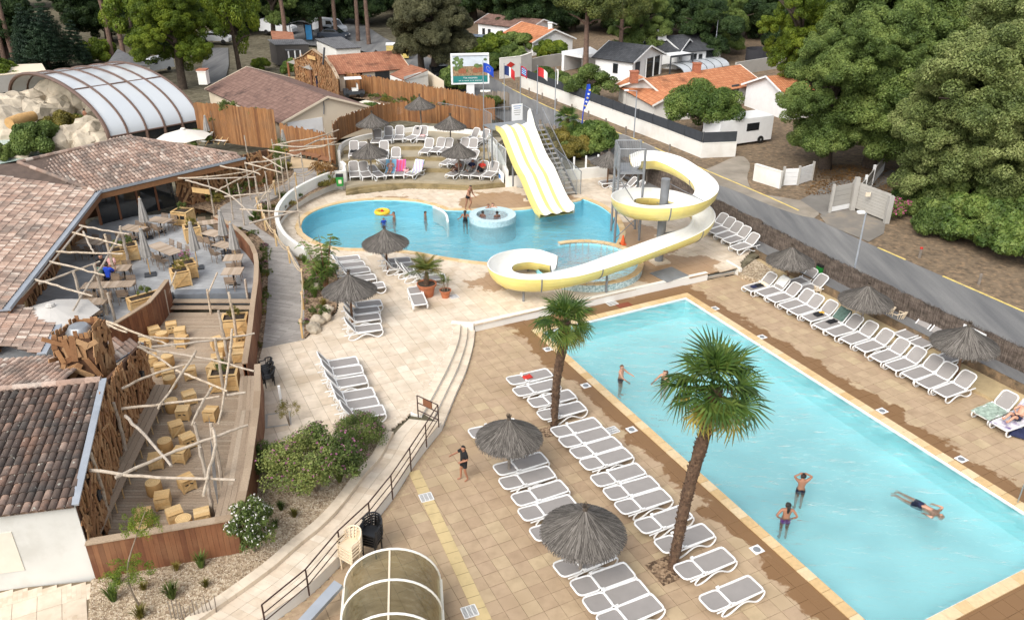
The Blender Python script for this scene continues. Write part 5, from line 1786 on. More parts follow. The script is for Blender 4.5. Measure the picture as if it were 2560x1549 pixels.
# foreground vault of aged acrylic
VT=thing('acrylic_vault','round topped yellowed acrylic cover with white frame at the bottom edge','enclosure')
vc0,vd=Vector((-3.38,17.15,0)),Vector((.12,-1.0,0)).normalized()
vs_=Vector((-vd.y,vd.x,0))
VR,VB=1.33,.60
def varc(d,r,n=20):
 return[vc0+vd*d+vs_*(r*math.cos(PI*i/n))+Vector((0,0,VB+r*math.sin(PI*i/n)))for i in range(n+1)]
for i in range(3):
 a,b=varc(i*1.15+.02,VR),varc((i+1)*1.15-.02,VR)
 MB().strip(a,b).build('sheet','acrylic',VT,'all')
for i in range(4):
 MB().tube(varc(i*1.15,VR+.015),.035,6).build('hoop','frame_white' if 'frame_white' in MT else 'cap',VT,True)
rd0,rd1=varc(0,VR+.02)[10],varc(3.45,VR+.02)[10]
MB().beam(rd0,rd1,.05,.02).build('ridge_strip','cream',VT)
for s in(-1,1):
 a=vc0+vs_*s*VR
 b=a+vd*3.45
 MB().beam(Vector((a.x,a.y,VB)),Vector((b.x,b.y,VB)),.14,.12).build('side_rail','cap',VT)
 MB().beam(Vector((a.x,a.y,.28)),Vector((b.x,b.y,.28)),.08,.52).build('side_panel','acrylic',VT)
MB().strip(varc(3.4,VR),[Vector((p.x,p.y,VB))for p in varc(3.4,VR)]).build('end_panel','acrylic',VT)
MB().beam(vc0+Vector((-1.5,-.1,.75)),vc0+Vector((-2.5,-1.5,.35)),.32,.12).build('side_duct','zinc',VT)
# plank walls round deck and terrace
def plank_wall(name,label,pts,z0,z1,mat='redwood',w=.145,capw=.20,th=.03,cap='rail_wood',side=1):
 t=thing(name,label,'wall')
 f0=z0 if callable(z0)else(lambda s:z0)
 f1=z1 if callable(z1)else(lambda s:z1)
 rs=resample(pts,w)
 n=len(rs)-1
 me=UB.mesh('board',mat)
 for i in range(n):
  a,b=rs[i],rs[i+1]
  d=b-a
  h0,h1=f0(i/n),f1(i/n)
  c=(a+b)/2
  for off_ in(-.07*side,.07*side):
   nx,ny=-d.y/w,d.x/w
   if off_*side<0 or i%1==0:
    put('board',me,t,(c.x+nx*off_,c.y+ny*off_,(h0+h1)/2),(0,0,math.atan2(d.y,d.x)),(w*.965,th,h1-h0))
 st=max(1,int(1.2/w))
 ii=list(range(0,n,st))+[n]
 for a,b in zip(ii,ii[1:]):
  pa_,pb_=rs[a],rs[b]
  MB().beam(Vector((pa_.x,pa_.y,f1(a/n)+.02)),Vector((pb_.x,pb_.y,f1(b/n)+.02)),capw,.045).build('cap_board',cap,t)
 return t
deckwall=plank_wall('plank_wall','red brown plank wall closing the near end of the timber deck',[Vector((-12.05,17.62,0)),Vector((-8.08,18.70,0))],.35,1.73,capw=.26)
plank_wall('plank_wall','plank wall with wide bench top on the right side of the timber deck',[Vector((-8.08,18.70,0)),Vector((-8.38,20.7,0)),Vector((-9.25,25.0,0)),Vector((-9.96,27.55,0))],.30,1.72,capw=.24)
rwall=smooth_path(at(0,[(-10.45,27.5),(-10.95,30.0),(-11.55,32.7),(-11.85,34.2),(-12.63,37.1),(-13.5,39.1),(-15.0,41.35),(-16.6,43.1)]),5)
plank_wall('plank_wall','long curved plank wall with silvery rail beside the grey ramp',rwall,.30,lambda s:1.75+.35*min(1,s*2.2),capw=.22)
cwall=smooth_path(at(0,[(-16.05,34.5),(-16.0,32.2),(-16.45,30.9),(-16.9,29.7),(-17.3,28.6)]),5)
plank_wall('plank_wall','curved red plank wall between the terrace and the timber deck',cwall,.6,lambda s:2.12-.1*s,capw=.20)
def boards_between(name,label,a_pts,b_pts,z,n,mat,legs=True,cat='bench'):
 t=thing(name,label,cat)
 for k in range(n):
  for i in range(len(a_pts)-1):
   A=Vector(a_pts[i]).lerp(Vector(b_pts[i]),(k+.5)/n)
   B=Vector(a_pts[i+1]).lerp(Vector(b_pts[i+1]),(k+.5)/n)
   w=(Vector(a_pts[i])-Vector(b_pts[i])).length/n
   MB().beam(Vector((A.x,A.y,z)),Vector((B.x,B.y,z)),w*.94,.04).build('board',mat,t)
 return t
BN=boards_between('deck_bench','broad plank bench along the right side of the timber deck',[(-8.25,18.85,0),(-8.55,20.7,0),(-9.42,25.0,0),(-10.1,27.4,0)],[(-8.95,18.85,0),(-9.25,20.75,0),(-10.05,25.0,0),(-10.65,27.4,0)],1.25,4,'decking')
for p in((-8.9,19.2),(-9.2,21.5),(-9.6,23.6),(-10.1,25.6)):
 MB().box((p[0],p[1],.98),(.06,.5,.52)).build('support','crate',BN)
BL=boards_between('wall_bench','long narrow grey plank bench at the foot of the clad wall',[(-12.75,18.2,0),(-13.25,22.0,0),(-13.85,26.9,0)],[(-12.15,18.2,0),(-12.62,22.0,0),(-13.2,26.9,0)],1.16,3,'decking')
for i in range(12):
 f=(i+.5)/12
 x=-12.3-1.05*f
 y=18.3+8.4*f
 MB().tube([(x+.1,y,ZD),(x-.05,y+.25,1.13)],.022,5).build('strut','crate',BL)
# timber deck
dk=[(-12.95,17.75),(-8.2,18.85),(-8.5,20.7),(-9.4,25.0),(-10.1,27.45),(-10.6,27.6),(-11.1,30.0),(-11.7,32.7),(-12.0,33.95),(-16.0,33.9),(-16.05,32.2),(-16.5,30.9),(-17.0,29.6),(-15.4,27.4),(-14.2,27.1),(-13.5,22.0)]
DK=struct('timber_deck',MB().prism(dk,None,ZD-.06),'soil')
bm_=UB.mesh('deck_board','decking')
y=17.8
while y<34.0:
 xs=[]
 sl_=.02
 for i in range(len(dk)):
  (x0,y0),(x1,y1)=dk[i],dk[(i+1)%len(dk)]
  if(y0-y)*(y1-y)<0:
   xs.append(x0+(x1-x0)*(y-y0)/(y1-y0))
 xs.sort()
 for a,b in zip(xs[::2],xs[1::2]):
  cut=[a]
  while b-cut[-1]>3.4:
   cut.append(cut[-1]+random.uniform(1.8,3.0))
  cut.append(b)
  for u,v in zip(cut,cut[1:]):
   put('deck_board',bm_,DK,((u+v)/2,y,ZD-.02),(0,0,0),(v-u-.006,.132,.03))
 y+=.145
# restaurant terrace
tr=[(-16.25,35.2),(-12.55,35.55)]+[V2(p)for p in offset(rwall,.1)[19:]]+[(-17.0,43.6),(-19.5,46.2),(-24.5,45.0),(-23.5,36),(-21.0,28.4),(-17.5,28.6),(-17.0,29.7),(-16.5,30.9),(-16.1,32.2),(-16.1,34.5)]
struct('restaurant_terrace',MB().prism(tr,.4,ZT),'stone_grey')
TSx=thing('terrace_stair','dark edged steps from the terrace down to the timber deck','steps')
MB().prism([(-16.0,34.85),(-12.3,35.05),(-12.4,35.6),(-16.2,35.4)],.6,ZT+.012).build('landing','dark_slate',TSx)
for i,(y,z)in enumerate(((34.55,1.04),(34.2,.88))):
 MB().box((-14.05,y,z-.02),(3.9,.36,.045)).build('tread','decking',TSx)
 MB().box((-14.05,y+.16,z-.1),(3.85,.03,.14)).build('riser','redwood',TSx)
for k,xb,yb,xt,yt in(('G',845,210,815,-10),('G',1340,205,1330,-60),('F',2240,1480,2260,1170)):
 p=W(k,xb,yb,ZD)
 MB().tube([(p.x,p.y,ZD),(p.x+.02,p.y+.02,ZD+1.25)],.055,7).build('newel','branch',TSx,True)
a,b=W('F',1110,1480,1.3),W('F',1190,1230,2.1)
MB().tube([(-16.0,34.1,1.5),(-15.95,35.4,2.15)],.045,6).build('handrail','branch',TSx,True)
MB().tube([(-14.0,34.0,1.75),(-14.0,35.4,2.1)],.045,6).build('handrail','branch',TSx,True)
# the restaurant building: one thing
RB=thing('restaurant','timber clad restaurant with canal tile roofs around the terrace','building')
TILE=MB()
rt=.105
for k in range(6):
 a=PI*k/5
 TILE.v+=[(rt*math.cos(a),0,.75*rt*math.sin(a)+.012),(rt*.82*math.cos(a),.46,.75*rt*.82*math.sin(a))]
for k in range(5):
 TILE.f.append((2*k,2*k+2,2*k+3,2*k+1))
TILE.f.append(tuple(2*k for k in range(6)))
TMESH={m:TILE.mesh('roof_tile',m,'all')for m in('roof_tile','roof_tile_old')}
TILES=[]
def tiled_roof(parent,poly,mat,e0,e1,step=.36,wdt=.205,scale=1.0):
 """poly: 3-D planar outline; e0-e1: the eave, tiles climb away from it"""
 e0,e1=Vector(e0),Vector(e1)
 u=(e1-e0).normalized()
 pts=[Vector(p)for p in poly]
 nrm=Vector()
 for i in range(len(pts)):
  nrm+=pts[i].cross(pts[(i+1)%len(pts)])
 nrm.normalize()
 if nrm.z<0:
  nrm=-nrm
 v=nrm.cross(u).normalized()
 if v.z<0:
  v=-v
 uv=[((p-e0).dot(u),(p-e0).dot(v))for p in pts]
 o=MB().add([tuple(p-nrm*.02)for p in pts],[tuple(range(len(pts)))])
 roof=o.build('roof','roof_under',parent)
 M=Matrix((u,u.cross(v)if False else v,nrm)).transposed()
 if M.determinant()<0:
  M=Matrix((-u,v,nrm)).transposed()
 umin,umax=min(a for a,_ in uv),max(a for a,_ in uv)
 vmin,vmax=min(b for _,b in uv),max(b for _,b in uv)
 j=0
 y=vmin-.05
 while y<vmax:
  x=umin
  while x<umax:
   if in_poly(x,y+step*.5,uv):
    p=e0+u*(x+random.uniform(-.008,.008))+v*y
    TILES.append((proj(p)[2],p,M,roof,mat,scale))
   x+=wdt
  y+=step
  j+=1
 return roof
ez,rz_=3.4,4.75
cor=W('00',680,1375,ez)
ra=W('00',1740,1130,ez)
apx=W('00',930,985,rz_)
lft=W('00',130,1165,rz_)
blo=W('10',20,770,ez)
ra2=W('00',1715,1110,ez+.05)
rA=tiled_roof(RB,[cor,ra,apx,lft],'roof_tile',cor,ra)
dB_=(blo-cor)
far_l=Vector((lft.x-3.0,lft.y-1.5,rz_+.1))
low_l=Vector((blo.x-7.2,blo.y-2.0,rz_+.1))
rBm=tiled_roof(RB,[blo+dB_.normalized()*.3,cor,lft,far_l,low_l],'roof_tile',blo,cor)
MB().add([tuple(apx),tuple(ra),tuple(ra+Vector((-1.5,2.0,-.6))),tuple(apx+Vector((-1,2.0,-2.2)))],[(0,1,2,3)]).build('roof_back','roof_brown',RB)
MB().add([tuple(apx),tuple(lft),tuple(lft+Vector((-1.2,1.4,-2.2))),tuple(apx+Vector((-1.2,2.0,-2.2)))],[(0,1,2,3)]).build('roof_back','roof_brown',RB)
MB().add([tuple(lft),tuple(far_l),tuple(far_l+Vector((-1.2,1.4,-2.2))),tuple(lft+Vector((-1.2,1.4,-2.2)))],[(0,1,2,3)]).build('roof_back','roof_brown',RB)
rdg=MB()
ridge_m=MB().tube([(0,0,0),(.42,0,0)],[.12,.10],8).mesh('ridge_tile','roof_tile',True)
for A,B in((lft,apx),(apx,ra2),(lft,cor)):
 L=(B-A).length
 d=(B-A).normalized()
 for i in range(int(L/.4)):
  put('ridge_tile',ridge_m,rA,A+d*i*.4+Vector((0,0,.03)),d.to_track_quat('X','Z').to_euler())
up_=Vector((0,0,1))
for A,B in((cor,ra),(cor,blo+dB_.normalized()*.3)):
 d=(B-A).normalized()
 nn=Vector((-d.y,d.x,0))
 if nn.y>0 and A is cor and B is ra:
  nn=-nn
 if B is not ra and nn.x<0:
  nn=-nn
 L=(B-A).length
 g=MB()
 g.beam(A+nn*.18+Vector((0,0,.0)),B+nn*.18+Vector((0,0,.0)),.42,.05)
 g.build('gutter','zinc',RB)
 MB().beam(A+nn*.36+Vector((0,0,.06)),B+nn*.36+Vector((0,0,.06)),.05,.10).build('gutter_lip','zinc',RB)
 MB().beam(A+nn*.30-Vector((0,0,.22)),B+nn*.30-Vector((0,0,.22)),.08,.30).build('fascia','clad',RB)
CLAD=[]
def clad_wall(parent,A,B,z0,z1a,z1b,n,seed,vertical=.55,lmin=.35,lmax=1.0,thick=.03,face=None,wmin=.07,wmax=.15):
 """backing wall with randomly laid boards on the face that looks to the right of A->B (or to 'face')"""
 rr=random.Random(seed)
 A,B=Vector((A[0],A[1],0)),Vector((B[0],B[1],0))
 d=(B-A)
 L=d.length
 d/=L
 nn=Vector((d.y,-d.x,0))
 if face is not None and nn.dot(Vector(face))<0:
  nn=-nn
 vs=[(A.x,A.y,z0),(B.x,B.y,z0),(B.x,B.y,z1b),(A.x,A.y,z1a)]
 bk=[tuple(Vector(v)-nn*.12)for v in vs]
 w=MB().add(vs+bk,[(0,1,2,3),(7,6,5,4),(0,4,5,1),(1,5,6,2),(2,6,7,3),(3,7,4,0)]).build('clad_wall','clad_back',parent)
 for i in range(n):
  s=rr.uniform(.0,L)
  zt=z1a+(z1b-z1a)*s/L
  z=rr.uniform(z0+.1,zt-.05)
  l=rr.uniform(lmin,lmax)
  if rr.random()<vertical:
   an=PI/2+rr.gauss(0,.3)
  else:
   an=rr.uniform(.3,PI-.3)
  if abs(math.sin(an))*l/2>min(z-z0,zt-z)+.15:
   l=max(.2,2*(min(z-z0,zt-z)+.1))
  bw_=rr.uniform(wmin,wmax)
  ex=d*math.cos(an)+up_*math.sin(an)
  ey=d*-math.sin(an)+up_*math.cos(an)
  c=A+d*s+up_*z+nn*(.012+rr.uniform(.0,.11))
  M=Matrix((ex,ey,ex.cross(ey))).transposed()
  CLAD.append((proj(c)[2],c,M,(l,bw_,thick),w))
 return w
nA=(ra-cor).normalized()
inA=Vector((-nA.y,nA.x,0))
wa0,wa1=cor+inA*.75,ra+inA*.75
gx0,gx1=wa0.lerp(wa1,.02),wa0.lerp(wa1,.52)
clad_wall(RB,wa0.lerp(wa1,.54),wa1+nA*2.4,ZT-.8,ez-.1,ez-.1,330,3,.35,.35,1.1,face=-inA)
MB().beam(gx0+Vector((0,0,ez-.35-gx0.z)),gx1+Vector((0,0,ez-.35-gx1.z)),.2,.3).build('lintel','crate',RB)
W0=MB()
for i in range(4):
 p,q_=gx0.lerp(gx1,i/4),gx0.lerp(gx1,(i+1)/4)
 f=MB().beam(Vector((p.x,p.y,ZT+1.0)),Vector((p.x,p.y+.001,ZT+1.0)),.1,2.0)
 win=MB().box(((p.x+q_.x)/2,(p.y+q_.y)/2,ZT+1.0),((q_-p).length-.12,.03,1.95),math.atan2(nA.y,nA.x)).build('window','glass',RB)
 MB().box((p.x,p.y,ZT+1.0),(.12,.12,2.05),math.atan2(nA.y,nA.x)).build('frame','redwood',RB)
MB().beam(gx0+inA*2.5+Vector((0,0,2.2-gx0.z)),gx1+inA*2.5+Vector((0,0,2.2-gx1.z)),.1,2.6).build('back_wall','clad_back',RB)
nB=dB_.normalized()
inB=Vector((nB.y,-nB.x,0))
if inB.x>0:
 inB=-inB
wb0,wb1=cor+inB*.9+nB*.3,blo+inB*.9
clad_wall(RB,wb0,wb0.lerp(wb1,.22),ZT-.2,ez-.1,ez-.1,90,5,.9,.5,1.2,face=-inB)
clad_wall(RB,wb0.lerp(wb1,.36),wb0.lerp(wb1,.72),ZT-.2,ez-.1,ez-.1,190,6,.85,.4,1.0,face=-inB)
clad_wall(RB,wb0.lerp(wb1,.80),wb1,ZT-.2,ez-.1,ez-.1,90,7,.85,.4,1.0,face=-inB)
MB().beam(wb0.lerp(wb1,.29)+inB*1.5+Vector((0,0,-1.2)),wb1+inB*1.5+Vector((0,0,-1.2)),.1,2.4).build('back_wall','clad_back',RB)
for f in(.22,.36,.72,.80):
 p=wb0.lerp(wb1,f)
 MB().box((p.x,p.y,ZT+1.1),(.18,.18,2.3)).build('post','crate',RB)
c0,c1,c2,c3=(W('10',*a)for a in((0,770,3.55),(420,835,2.9),(275,1105,2.9),(0,1160,2.9)))
c3b=c2+(c2-c1)*.0+Vector((-4.5,1.0,.75))
c0b=c1+Vector((-4.5,1.0,.75))
tiled_roof(RB,[c1,c2,c3b,c0b],'roof_tile',c2,c1)
MB().beam(c1+Vector((.12,0,0)),c2+Vector((.12,0,0)),.34,.05).build('gutter','zinc',RB)
d_e0,d_e1=W('20',0,745,3.1),W('20',512,682,3.1)
d_r0,d_r1=W('10',0,1285,4.0),W('10',720,1310,4.0)
d_r1=Vector((-13.35,22.6,4.02))
de=(d_e1-d_e0).normalized()
d_e0=d_e1-de*5.2
d_r0=d_r1-de*5.2
rD=tiled_roof(RB,[d_e0,d_e1,d_r1,d_r0],'roof_tile_old',d_e0,d_e1,.37,.225,1.1)
MB().beam(d_e1+de*.10+Vector((0,0,.05)),d_r1+de*.10+Vector((0,0,.05)),.2,.06).build('verge_flashing','zinc',RB)
ridge2=MB().tube([(0,0,0),(.45,0,0)],[.14,.12],8).mesh('ridge_tile','roof_tile',True)
for i in range(12):
 put('ridge_tile',ridge2,rD,d_r1-de*(i+1)*.43+Vector((0,0,.03)),(0,0,math.atan2(de.y,de.x)))
e_far0,e_far1=d_r0+Vector((-1.0,3.4,-.75)),d_r1+Vector((-1.9,3.0,-.75))
tiled_roof(RB,[d_r0,d_r1-de*1.3,e_far1,e_far0],'roof_tile',e_far0,e_far1)
f0_,f1_,f2_=(W('10',*a)for a in((765,1040,3.3),(1020,1022,2.9),(785,1182,2.9)))
tiled_roof(RB,[f2_,f1_,f0_+Vector((0,.2,.1))],'roof_tile',f2_,f1_)
MB().beam(f1_,f2_,.22,.05).build('gutter','zinc',RB)
wz=Vector((-12.05,17.62,0))
wd=Vector((de.x,de.y,0)).normalized()
MB().prism([V2(wz+Vector((0,.02,0))),V2(wz-wd*6.0),V2(wz-wd*6.0+Vector((-.1,.3,0))),V2(wz+Vector((-.1,.3,0)))],.3,3.06).build('wall',plain('grey_white_render',(.62,.61,.57),.9,.08,.6,dirt=(.42,.40,.35),dirtamt=.35,dscale=.7),RB)
MB().prism([V2(wz-wd*6.05+Vector((0,-.006,0))),V2(wz-wd*1.75+Vector((0,-.006,0))),V2(wz-wd*1.75+Vector((0,.1,0))),V2(wz-wd*6.05+Vector((0,.1,0)))],1.05,2.45).build('patch',plain('pale_patch',(.68,.63,.53),.9,.05),RB)
clad_wall(RB,(-12.07,17.7),(-13.28,22.4),.6,3.0,3.9,330,21,.5,.4,1.05,face=(1,0,0))
clad_wall(RB,(-13.28,22.4),(-14.0,27.0),.6,3.9,2.95,330,22,.5,.4,1.05,face=(1,0,0))
tw=[Vector((-15.36,23.9,0)),Vector((-14.25,24.15,0)),Vector((-14.25,25.15,0)),Vector((-15.2,25.2,0))]
for i,(fc,n)in enumerate((((0,-1,0),24),((1,0,0),46),((0,1,0),20),((-1,0,0),25))):
 A,B=tw[i],tw[(i+1)%4]
 clad_wall(RB,A,B,2.6,4.8,4.8,n,40+i,.55 if i else .25,.4,.95,face=fc,wmin=.13,wmax=.20)
 L=(B-A).length
 for k in range(7):
  p=A.lerp(B,(k+.5)/7)
  h=random.uniform(.12,.34)
  MB().box((p.x,p.y,4.75+h/2),(.13,.03,h),math.atan2((B-A).y,(B-A).x)).build('crown_board','clad',RB)
MB().lathe([(0,5.02),(.3,4.98),(.45,4.78),(.46,4.6)],14,(-14.8,24.6,0)).build('cowl','steel',RB,True)
TILES.sort(key=lambda t:t[0])
restm={}
for i,(dd,p,M,roof,mat,sc)in enumerate(TILES):
 if i<300:
  put('roof_tile',TMESH[mat],roof,p,M.to_euler(),(sc,sc,sc))
 else:
  mb=restm.setdefault((roof.name,mat),(MB(),roof))[0]
  mb.add([p+M@(Vector(v)*sc)for v in TILE.v],TILE.f)
for(rn_,mat),(mb,roof)in restm.items():
 mb.build('roof_tiles',mat,roof,'all',kind='stuff')
CLAD.sort(key=lambda t:t[0])
restm={}
for i,(dd,c,M,sz,w)in enumerate(CLAD):
 if i<300:
  put('board',unit_box('clad'),w,c,M.to_euler(),sz)
 else:
  restm.setdefault(w.name,(MB(),w))[0].box(c,sz,rot=M)
for wn_,(mb,w)in restm.items():
 mb.build('boards','clad',w,kind='stuff')
for k,x,y,z,lab in(('20',672,600,2.0,'black wall lantern on the clad wall near the white corner'),('G',495,925,2.2,'dark wall lantern on the clad wall near the tower roof')):
 p=W(k,x,y,z)
 t=thing('wall_lantern',lab,'lantern',(p.x+.12,p.y,z))
 MB().box((0,0,0),(.16,.16,.26)).build('case','dark_frame',t)
 MB().box((0,0,.16),(.20,.20,.05),taper=.6).build('cap','black',t)
# grey ramp and its beds
rl=smooth_path([W('11',45,1060,.41),W('11',80,700,.60),W('11',60,300,.80),W('I',760,1480,.95),W('I',600,1330,1.0),W('I',800,1180,1.02),W('I',1150,1080,1.05),W('I',1450,980,1.1),W('I',1620,800,1.15),W('I',1560,700,1.2)],4)
rr_=smooth_path([W('11',345,1000,.41),W('11',335,560,.60),W('11',230,350,.80),W('I',1080,1480,.92),W('I',1100,1330,.97),W('I',1200,1220,1.0),W('I',1400,1130,1.03),W('I',1700,1010,1.08),W('I',2000,830,1.15),W('I',2120,690,1.2)],4)
m=MB()
m.strip(rr_,rl)
m.strip([Vector((p.x,p.y,.2))for p in rr_],rr_)
struct('ramp_path',m,'stamped')
bedR=[V2(p)for p in rr_[:-4]]+[V2(W('p',x,y,.9))for x,y in((862,452),(830,466),(775,488),(722,522),(690,560),(684,590),(706,625))]+[V2(W('p',x,y,.42))for x,y in((762,655),(836,680),(850,712),(840,780),(798,812))]
def bedz(x,y):
 return .46+max(0,min(1,(y-36)/16))*.55
m=MB().prism(bedR,None,bedz)
struct('planting_bed',m,'mulch')
bedL=[V2(p)for p in offset(rwall,-.06)]+[V2(p)for p in rl[14::-1]]
struct('narrow_bed',MB().prism([V2(p)for p in rwall[:30]]+[V2(p)for p in rl[11::-1]],None,lambda x,y:.40+max(0,min(1,(y-31)/12))*.42),'mulch')
struct('wall_bed',MB().prism([V2(p)for p in rl[14:]]+[V2(W('I',x,y,1.1))for x,y in((1300,560),(900,700),(100,900),(0,1200),(440,1290))],None,1.02),'mulch')
sandp=[W('I',1560,745,1.2),W('I',1640,600,1.2),W('I',2090,690,1.2),W('I',2000,770,1.2)]
struct('sand_patch',MB().prism([V2(p)for p in Ws('I',[(1560,750),(1590,590),(2100,680),(2180,740),(1800,740)],1.22)],None,1.21),'sand')
# tables and chairs on the terrace
leg_c=MB().tube([(0,0,0),(0,0,.44)],.016,5).mesh('leg','chair',True)
seat_c=MB()
for i in range(6):
 seat_c.box((-.17+.068*i,0,.45),(.055,.42,.022))
seat_c=seat_c.mesh('seat','chair')
back_c=MB()
for i in range(5):
 back_c.box((-.20-.012*i,0,.54+.062*i),(.018,.42,.042))
back_c.tube([(-.19,.21,.44),(-.26,.21,.84),(-.26,-.21,.84),(-.19,-.21,.44)],.014,5)
back_c=back_c.mesh('backrest','chair')
arm_c=MB().tube([(.16,0,.44),(.16,0,.64),(-.2,0,.65)],.014,5).mesh('arm','chair',True)
CH=[('seat',seat_c),('backrest',back_c),('leg',leg_c,(.18,.19,0)),('leg',leg_c,(.18,-.19,0)),('leg',leg_c,(-.18,.19,0)),('leg',leg_c,(-.18,-.19,0)),('arm',arm_c,(0,.21,0)),('arm',arm_c,(0,-.21,0))]
TBLS=[('F',1060,370,1.25,.75,R(-20),'square table in front of the glass doors','g'),('F',705,480,1.35,.8,R(-18),'table left of the closed parasol at the glass doors','g'),('F',1130,750,2.1,.75,R(-38),'long table in the middle of the terrace','l'),('F',1770,545,1.1,.75,R(-28),'table beside the pine planter on the right','g'),('F',1720,400,1.6,.7,R(22),'long table at the far end of the plank wall','l'),('F',1910,700,1.0,.7,R(-28),'table under the paired closed parasols','g'),('F',2040,870,.9,.8,R(8),'second table from the stair along the right wall','g'),('F',2030,1050,.95,.85,R(4),'table nearest the stair at the right wall','g'),('F',375,1230,2.3,.7,R(6),'long table below the diners','l'),('F',175,1455,1.1,.7,R(6),'table at the lower left beside the pale parasol','g'),('F',440,1010,1.6,.75,R(4),'table where people are dining','l'),('F',150,660,1.4,.75,R(-10),'table in the shade under the eaves','g')]
for k,x,y,L,Wd,rz,lab,ty in TBLS:
 p=W(k,x,y,ZT+.75)
 t=thing('dining_table','slatted timber '+lab,'table',(p.x,p.y,ZT),rz,'terrace dining tables')
 nb=int(L/.14)
 for i in range(nb):
  MB().box((-L/2+(i+.5)*L/nb,0,.745),(L/nb*.96,Wd,.035)).build('board','tabletop',t)
 for sx_ in((0,)if L<1.5 else(-.3*L,.3*L)):
  MB().tube([(sx_,0,.03),(sx_,0,.73)],.04,6).build('pedestal','black',t)
  MB().box((sx_,0,.02),(.55,.06,.04)).box((sx_,0,.021),(.06,.55,.04)).build('foot','black',t)
 n=2 if L>1.4 else(2 if L>1.05 else 1)
 if L>2:
  n=3
 idx=0
 c_,s_=math.cos(rz),math.sin(rz)
 for sd_ in(1,-1):
  for i in range(n):
   lx=-L/2+(i+.5)*L/n
   ly=sd_*(Wd/2+.18+random.uniform(-.05,.08))
   make(CH,'dining_chair','taupe chair, %s %s-side at %s'%(ORD[i],'far' if sd_>0 else 'near',lab),'chair',(p.x+lx*c_-ly*s_,p.y+lx*s_+ly*c_,ZT),rz-sd_*PI/2+random.uniform(-.2,.2),'terrace chairs',.98)
# closed market parasols
def closed_parasol(base,h,lab,tilt=(0,0)):
 t=thing('closed_parasol',lab,'parasol',base,0,'closed grey parasols')
 m=MB()
 n=16
 rows=[]
 for f,r in((0,.03),(.06,.075),(.10,.06),(.3,.10),(.6,.15),(.85,.19),(1.0,.21)):
  z=h-f*(h-1.0)
  rows.append([(r*(1+.28*(i%2))*math.cos(2*PI*i/n)+tilt[0]*z,r*(1+.28*(i%2))*math.sin(2*PI*i/n)+tilt[1]*z,z)for i in range(n)])
 for a,b in zip(rows,rows[1:]):
  m.strip(b,a,True)
 m.build('cloth','grey_cloth',t)
 MB().tube([(0,0,0),(tilt[0]*h,tilt[1]*h,h+.06)],.026,6).build('pole','crate',t)
 MB().box((0,0,.03),(.55,.55,.05),.4).build('base','dark_frame',t)
for k,x,y,h,lab in(('F',905,615,2.55,'closed grey parasol in front of the glass doors'),('F',940,1105,2.75,'closed grey parasol in the middle of the terrace'),('F',1575,1010,2.75,'closed grey parasol behind the flowering planter'),('F',1950,800,2.6,'far one of the paired closed parasols at the right wall'),('F',2095,990,2.6,'near one of the paired closed parasols at the right wall')):
 p=W(k,x,y,ZT)
 closed_parasol((p.x,p.y,ZT),h*.92,lab)
p=W('I',1520,660,1.2)
closed_parasol((p.x,p.y,1.2),2.3,'closed grey parasol by the wicker seats')
p=W('I',495,420,1.0)
closed_parasol((p.x,p.y,1.0),2.2,'closed grey parasol by the striped deckchairs')
def open_parasol(c,r,h,lab,n=8,mat='grey_pale'):
 t=thing('open_parasol',lab,'parasol',c)
 m=MB()
 top=(0,0,h)
 rim=[(r*math.cos(2*PI*(i+.5)/n),r*math.sin(2*PI*(i+.5)/n),h-r*.30)for i in range(n)]
 for i in range(n):
  a,b=rim[i],rim[(i+1)%n]
  mid=((a[0]+b[0])/2*.97,(a[1]+b[1])/2*.97,a[2]+.04)
  m.add([top,a,mid,b],[(0,1,2),(0,2,3)])
 m.build('canopy',mat,t)
 MB().lathe([(0,h+.10),(.16,h+.05),(.2,h-.03)],8).build('cap',mat,t)
 MB().tube([(0,0,0),(0,0,h)],.03,6).build('pole','crate',t)
 for i in range(n):
  MB().tube([(0,0,h-.05),(rim[i][0]*.98,rim[i][1]*.98,rim[i][2]-.01)],.012,4).build('rib','dark_frame',t)
MT['grey_pale']=plain('pale_grey_canvas',(.50,.475,.44),.9,.06,2)
MT['cream_cloth']=plain('cream_canvas',(.66,.61,.54),.9,.06,2)
p=W('10',385,745,3.1)
open_parasol((p.x+.15,p.y-.5,ZT),1.75,2.1,'large pale grey parasol open beside the tiled roofs')
p=W('I',150,260,2.9)
open_parasol((p.x,p.y,.6),1.9,2.5,'open cream parasol near the glass vault',8,'cream_cloth')
# crates, logs and planters
def crate_spec(w,d,h,opened=False,brace=True):
 sp=[]
 nb=3
 for i in range(nb):
  sp.append(('slat',unit_box('crate'),(0,-d/2+(i+.5)*d/nb,h-.012),(0,0,0),(w,d/nb*.95,.024)))
 for sx_,sy_ in((-1,-1),(1,-1),(1,1),(-1,1)):
  sp.append(('corner_post',unit_box('crate'),(sx_*(w/2-.03),sy_*(d/2-.03),h/2-.015),(0,0,0),(.06,.06,h-.03)))
 for a,(l,o,ax_)in enumerate(((w,d/2,0),(w,-d/2,0),(d,w/2,1),(d,-w/2,1))):
  rz=0 if ax_==0 else PI/2
  for i in range(3):
   z=.05+(i+.5)*(h-.1)/3
   sp.append(('side_board',unit_box('crate'),((0,o*.97,z)if ax_==0 else(o*.97,0,z)),(0,0,rz),(l*.94,.016,(h-.1)/3*.94)))
  if brace:
   an=math.atan2(h*.75,l*.8)
   sp.append(('brace',unit_box('crate'),((0,o*1.01,h/2)if ax_==0 else(o*1.01,0,h/2)),(Matrix.Rotation(rz,3,'Z')@Matrix.Rotation(-an,3,'Y')).to_euler(),(math.hypot(l*.8,h*.75),.016,.06)))
 return sp
CR=crate_spec(.46,.46,.46)
